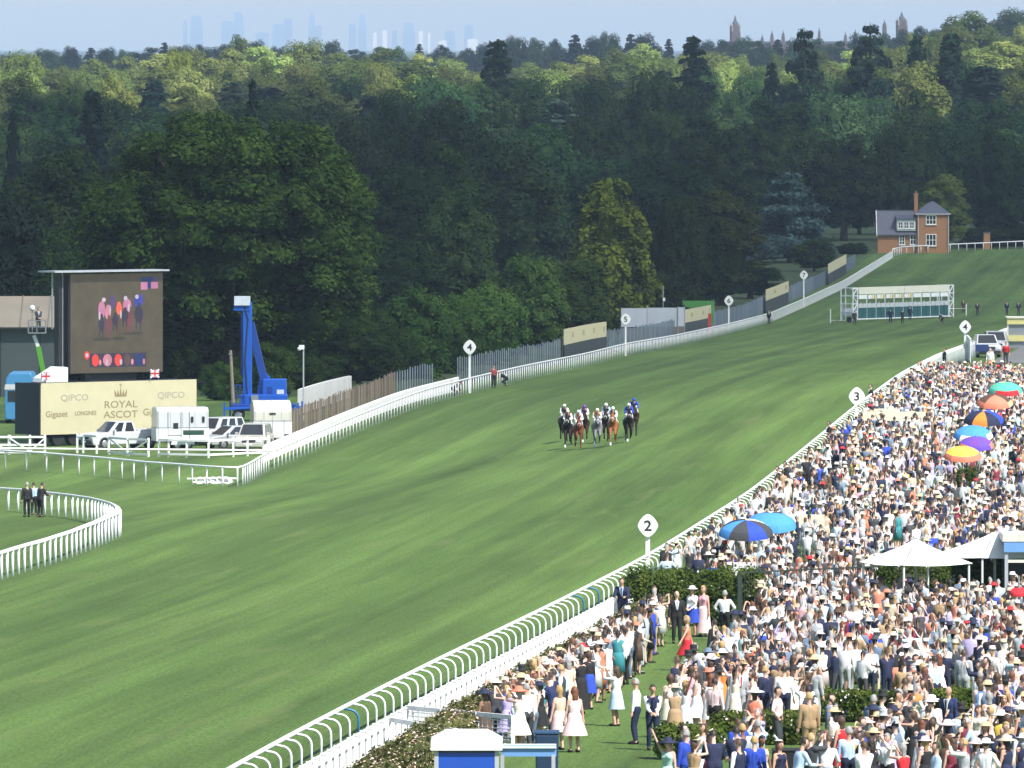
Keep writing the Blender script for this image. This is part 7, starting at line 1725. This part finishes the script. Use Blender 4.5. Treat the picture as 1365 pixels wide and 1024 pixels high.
LOOKF = [('dress', c) for c in ('white',) * 8 + ('cream',) * 5 + ('tan', 'brown', 'burgundy', 'brown') + ('pale pink',) * 5 + ('peach',) * 4 + ('beige',) * 3 + ('navy',) * 6 + ('black',) * 4 + ('charcoal', 'pink', 'coral', 'coral', 'red', 'royal blue', 'yellow', 'mint', 'lilac', 'orange', 'teal', 'burgundy', 'pale blue', 'pale blue', 'grey blue')] + [('separates', c) for c in ('white', 'white', 'cream', 'black', 'pale pink')]
GARM = {'suit': 'suit', 'shirt': 'shirt', 'waistcoat': 'waistcoat and white sleeves', 'dress': 'dress', 'separates': 'top'}
POSEW = {'stand': 'standing', 'clasp': 'with hands together', 'photo': 'holding up a phone', 'drink': 'with one arm bent', 'hips': 'with hands on hips', 'stride': 'stepping out', 'rail': 'leaning forward', 'wave': 'with an arm raised'}
def zone(px, py):
    if px < 880: return 'along the rose beds'
    if py > 985: return 'bottom row, ' + ('left of black table' if px < 1045 else 'right of black table' if px < 1200 else 'right corner')
    if py > 905: return 'beside low hedges ' + ('near the lawn' if px < 1080 else 'in the middle' if px < 1230 else 'at the right')
    if py > 838: return 'beyond low hedges ' + ('near the lawn' if px < 1090 else 'below clipped hedge' if px < 1240 else 'below the kiosk')
    return 'around the dark railing' if px > 1000 else 'behind tall rose hedge'
used = set(); cand = []
for _ in range(60000):
    Y = random.uniform(253, 402); sm = 24.99 - 0.02486 * Y
    s = random.uniform(3.7, sm + 0.6) if random.random() < 0.8 else random.uniform(3.65, 5.0)
    X = XR(Y) + s; px, py = proj(X, Y, g(X, Y))
    if any(inside(px, py, k) for k in KEEP): continue
    if s < 4.9:
        if Y < 282 or random.random() < 0.1: continue
    elif px < 884 and py > 835: continue
    if py > 1100 or px > 1385 or (px < 790 and py > 1010): continue
    PA = np.array(placed)
    if ((np.abs(PA[:, 0] - X) < 0.36) & (np.abs(PA[:, 1] - Y) < (0.7 if s < 4.9 else 0.8))).any(): continue
    placed.append((X, Y)); cand.append((Y, X, px, py, s))
    if len(cand) > 830: break
cand.sort(); N_IND = 222; k = 0
extra = []
for Y, X, px, py, s in cand:
    if k >= N_IND: extra.append((X, Y)); continue
    for _ in range(40):
        f = random.random() < 0.5; out, top = random.choice(LOOKF if f else LOOKM)
        pose = random.choice(['stand', 'stand', 'clasp', 'drink', 'photo', 'wave', 'stride'] if f else ['stand', 'stand', 'clasp', 'drink', 'photo', 'hips', 'rail'])
        if s < 4.9: pose = random.choice(['stand', 'photo', 'clasp', 'rail' if not f else 'photo'])
        hair = random.choice(['dark', 'brown', 'brown', 'blonde', 'grey', 'auburn'] if f else ['dark', 'dark', 'brown', 'brown', 'grey', 'blonde'])
        hat = random.choice([None, None, 'wide', 'brim', 'fascinator', 'fascinator'] if f else [None] * 14 + ['brim', 'brim', 'top_hat']); hc = random.choice(['white', 'white', 'straw', 'straw', 'pale pink', 'navy', 'cream', 'cream', 'beige', 'black', 'navy', 'coral'] if hat not in ('top_hat',) else ['black', 'light grey'])
        if not f and hat == 'brim': hc = random.choice(['straw', 'white', 'cream'])
        what = ('%s %s' % (hc, {'wide': 'wide hat', 'brim': 'hat', 'fascinator': 'fascinator', 'top_hat': 'top hat'}[hat])) if hat else '%s hair' % hair
        core = '%s in %s %s with %s' % ('woman' if f else 'man', top, GARM[out].split()[0], what)
        lab = '%s %s, %s' % (core, POSEW[pose].replace('with ', ''), zone(px, py))
        if len(lab.split()) > 16: lab = '%s, %s' % (core, zone(px, py))
        if len(lab.split()) <= 16 and lab not in used: break
    used.add(lab)
    if s < 4.9: dx, dy = -0.8 + random.uniform(-0.3, 0.3), 0.6 + random.uniform(-0.5, 0.4)
    else: a_ = random.gauss(0.25, 1.0) if random.random() < 0.7 else random.uniform(-3.1, 3.1); dx, dy = -math.sin(a_), math.cos(a_)
    person(lab, (X, Y, g(X, Y)), facing(dx, dy), 'f' if f else 'm', pose, out, top, (random.choice(['navy', 'charcoal', 'black', 'beige', 'light grey', 'grey blue']) if out == 'shirt' else random.choice(['white', 'black', 'pale pink', 'coral', 'navy']) if out == 'separates' else None),
           hair, hat, hc, random.choice(['knee', 'knee', 'full', 'long']), f and random.random() < 0.4, random.choice(['black', 'beige', 'tan', 'white'] if f else ['black', 'brown', 'tan']), SKINS[4] if random.random() < 0.05 else None, SEATC if s > 4.9 else TRK, tie=random.choice(['navy', 'red', 'pink', 'teal', 'lilac', 'yellow']))
    k += 1
# low-detail figures for the mass behind
def low_figure(sex, pose, hat, skirtk):
    fg = fig_mesh(sex, pose, 230, 0.026); V = [tuple(v) for v in fg['V']]; Fs = []; roles = []
    pk = picks(fg); hairk = pk['hair_short' if sex == 'm' else 'hair_long']
    for f in fg['F']:
        ks = [fg['kind'][i] for i in f]; m_ = max(set(ks), key=ks.count)
        if m_ == 'head': r_ = 3 if sum(hairk[i] for i in f) >= 2 else 0
        elif m_ in ('hand', 'finger', 'neck'): r_ = 0
        elif m_ == 'foot': r_ = 5
        elif m_ in ('thigh', 'calf'): r_ = 2 if sex == 'm' else 0
        elif m_ in ('upper_arm', 'forearm'): r_ = 1 if sex == 'm' else 6
        else: r_ = 1 if fg['V'][f[0]][2] > fg['P']['pelvis'].z + 0.02 else 2
        Fs.append(f); roles.append(r_)
    def more(me, role):
        o = len(V); V.extend(tuple(v.co) for v in me.vertices)
        for p_ in me.polygons: Fs.append(tuple(i + o for i in p_.vertices)); roles.append(role)
    if sex == 'f':
        P = fg['P']; z1 = P['pelvis'].z - 0.42; more(MB().loft([((0, 0, z1), 0.235, 0.2), ((0, 0, P['pelvis'].z), 0.205, 0.15), ((0, 0, P['pelvis'].z + 0.16), 0.155, 0.12)], 8).mesh('s'), 2)
    if hat:
        H = fg['P']['head']; w_ = {'wide': 0.24, 'brim': 0.19, 'small': 0.12}[hat]
        more(MB().lathe([(0.1, 0.04), (w_, 0.04), (0.11, 0.07), (0.09, 0.15), (0.02, 0.155)], 8, (H.x, H.y, H.z)).mesh('h'), 4)
    tri = []; tr = []
    for f, r_ in zip(Fs, roles):
        for i in range(1, len(f) - 1): tri.append((f[0], f[i], f[i + 1])); tr.append(r_)
    return np.array(V), np.array(tri), np.array(tr)
LOW = {'m': [low_figure('m', p_, h_, None) for p_, h_ in (('stand', None), ('clasp', None), ('photo', None), ('drink', None), ('stand', None), ('hips', None), ('clasp', 'brim'))], 'f': [low_figure('f', p_, h_, None) for p_, h_ in (('stand', 'small'), ('clasp', 'wide'), ('photo', None), ('drink', None), ('stand', None), ('clasp', None), ('drink', 'brim'))]}
spots = list(extra)
for _ in range(9000):
    Y = random.uniform(398, 806); sm = 24.99 - 0.02486 * Y + 1.2
    s = random.uniform(0.75, sm); X = XR(Y) + s
    px, py = proj(X, Y, g(X, Y))
    if any(inside(px, py, q) for q in KEEP[1:3]): continue
    if py < 517: continue
    spots.append((X, Y))
    if len(spots) > 2350: break
VV, TT, CC = [], [], []; off = 0
r2 = random.Random(99)
for X, Y in spots:
    f = r2.random() < 0.5; V, Tn, ro = r2.choice(LOW['f' if f else 'm'])
    a_ = facing(XR(640) - 9 - X, 640 - Y) + r2.gauss(0, 0.7) if r2.random() < 0.75 else r2.uniform(0, 6.28)
    sc_ = r2.uniform(0.95, 1.05) * (0.965 if f else 1.0); c_, s_ = math.cos(a_) * sc_, math.sin(a_) * sc_
    W = np.stack([V[:, 0] * c_ - V[:, 1] * s_ + X, V[:, 0] * s_ + V[:, 1] * c_ + Y, V[:, 2] * sc_ + g(X, Y)], 1)
    out, top = r2.choice(LOOKF if f else LOOKM); skin = r2.choice(SKINS[:4]) if r2.random() > 0.06 else SKINS[4]
    topc = COL[top]; bot = (COL[top] if f and out == 'dress' else COL[r2.choice(['navy', 'black', 'white', 'coral'])] if f else COL[top] if out == 'suit' else COL[r2.choice(['navy', 'charcoal', 'beige', 'black', 'light grey'])])
    pal = np.array([skin, topc, bot, HAIR[r2.choice(['dark', 'brown', 'brown', 'blonde', 'auburn', 'grey'] if f else ['dark', 'dark', 'brown', 'brown', 'grey'])], COL[r2.choice(['white', 'white', 'straw', 'straw', 'pale pink', 'navy', 'cream', 'beige', 'beige', 'black', 'brown', 'charcoal', 'navy', 'cream', 'beige', 'coral', 'red'])], COL['black'], skin if r2.random() < 0.7 else topc])
    if out == 'waistcoat': pal[6] = COL['white']
    pal = np.where(pal > 0.5, 0.5 + (pal - 0.5) * 0.45, pal)
    VV.append(W); TT.append(Tn + off); CC.append(pal[ro]); off += len(W)
VV = np.concatenate(VV); TT = np.concatenate(TT); CC = np.concatenate(CC)
me = bpy.data.meshes.new('crowd'); nT = len(TT)
me.vertices.add(len(VV)); me.vertices.foreach_set('co', VV.reshape(-1).astype(np.float32)); me.loops.add(nT * 3); me.loops.foreach_set('vertex_index', TT.reshape(-1).astype(np.int32))
me.polygons.add(nT); me.polygons.foreach_set('loop_start', np.arange(0, nT * 3, 3, dtype=np.int32)); me.update(calc_edges=True)
at_ = me.attributes.new('outfit', 'FLOAT_COLOR', 'FACE'); at_.data.foreach_set('color', np.concatenate([CC, np.ones((nT, 1))], 1).astype(np.float32).reshape(-1))
me.polygons.foreach_set('use_smooth', [True] * nT)
me.materials.append(mat('crowd_outfits', attr='outfit', rough=0.8, vary=0.1, scale=8))
tag(put('crowd', me), 'packed crowd of racegoers stretching up the rail beyond the hedges', None, None, 'stuff')
bpy.data.scenes.remove(_bench)
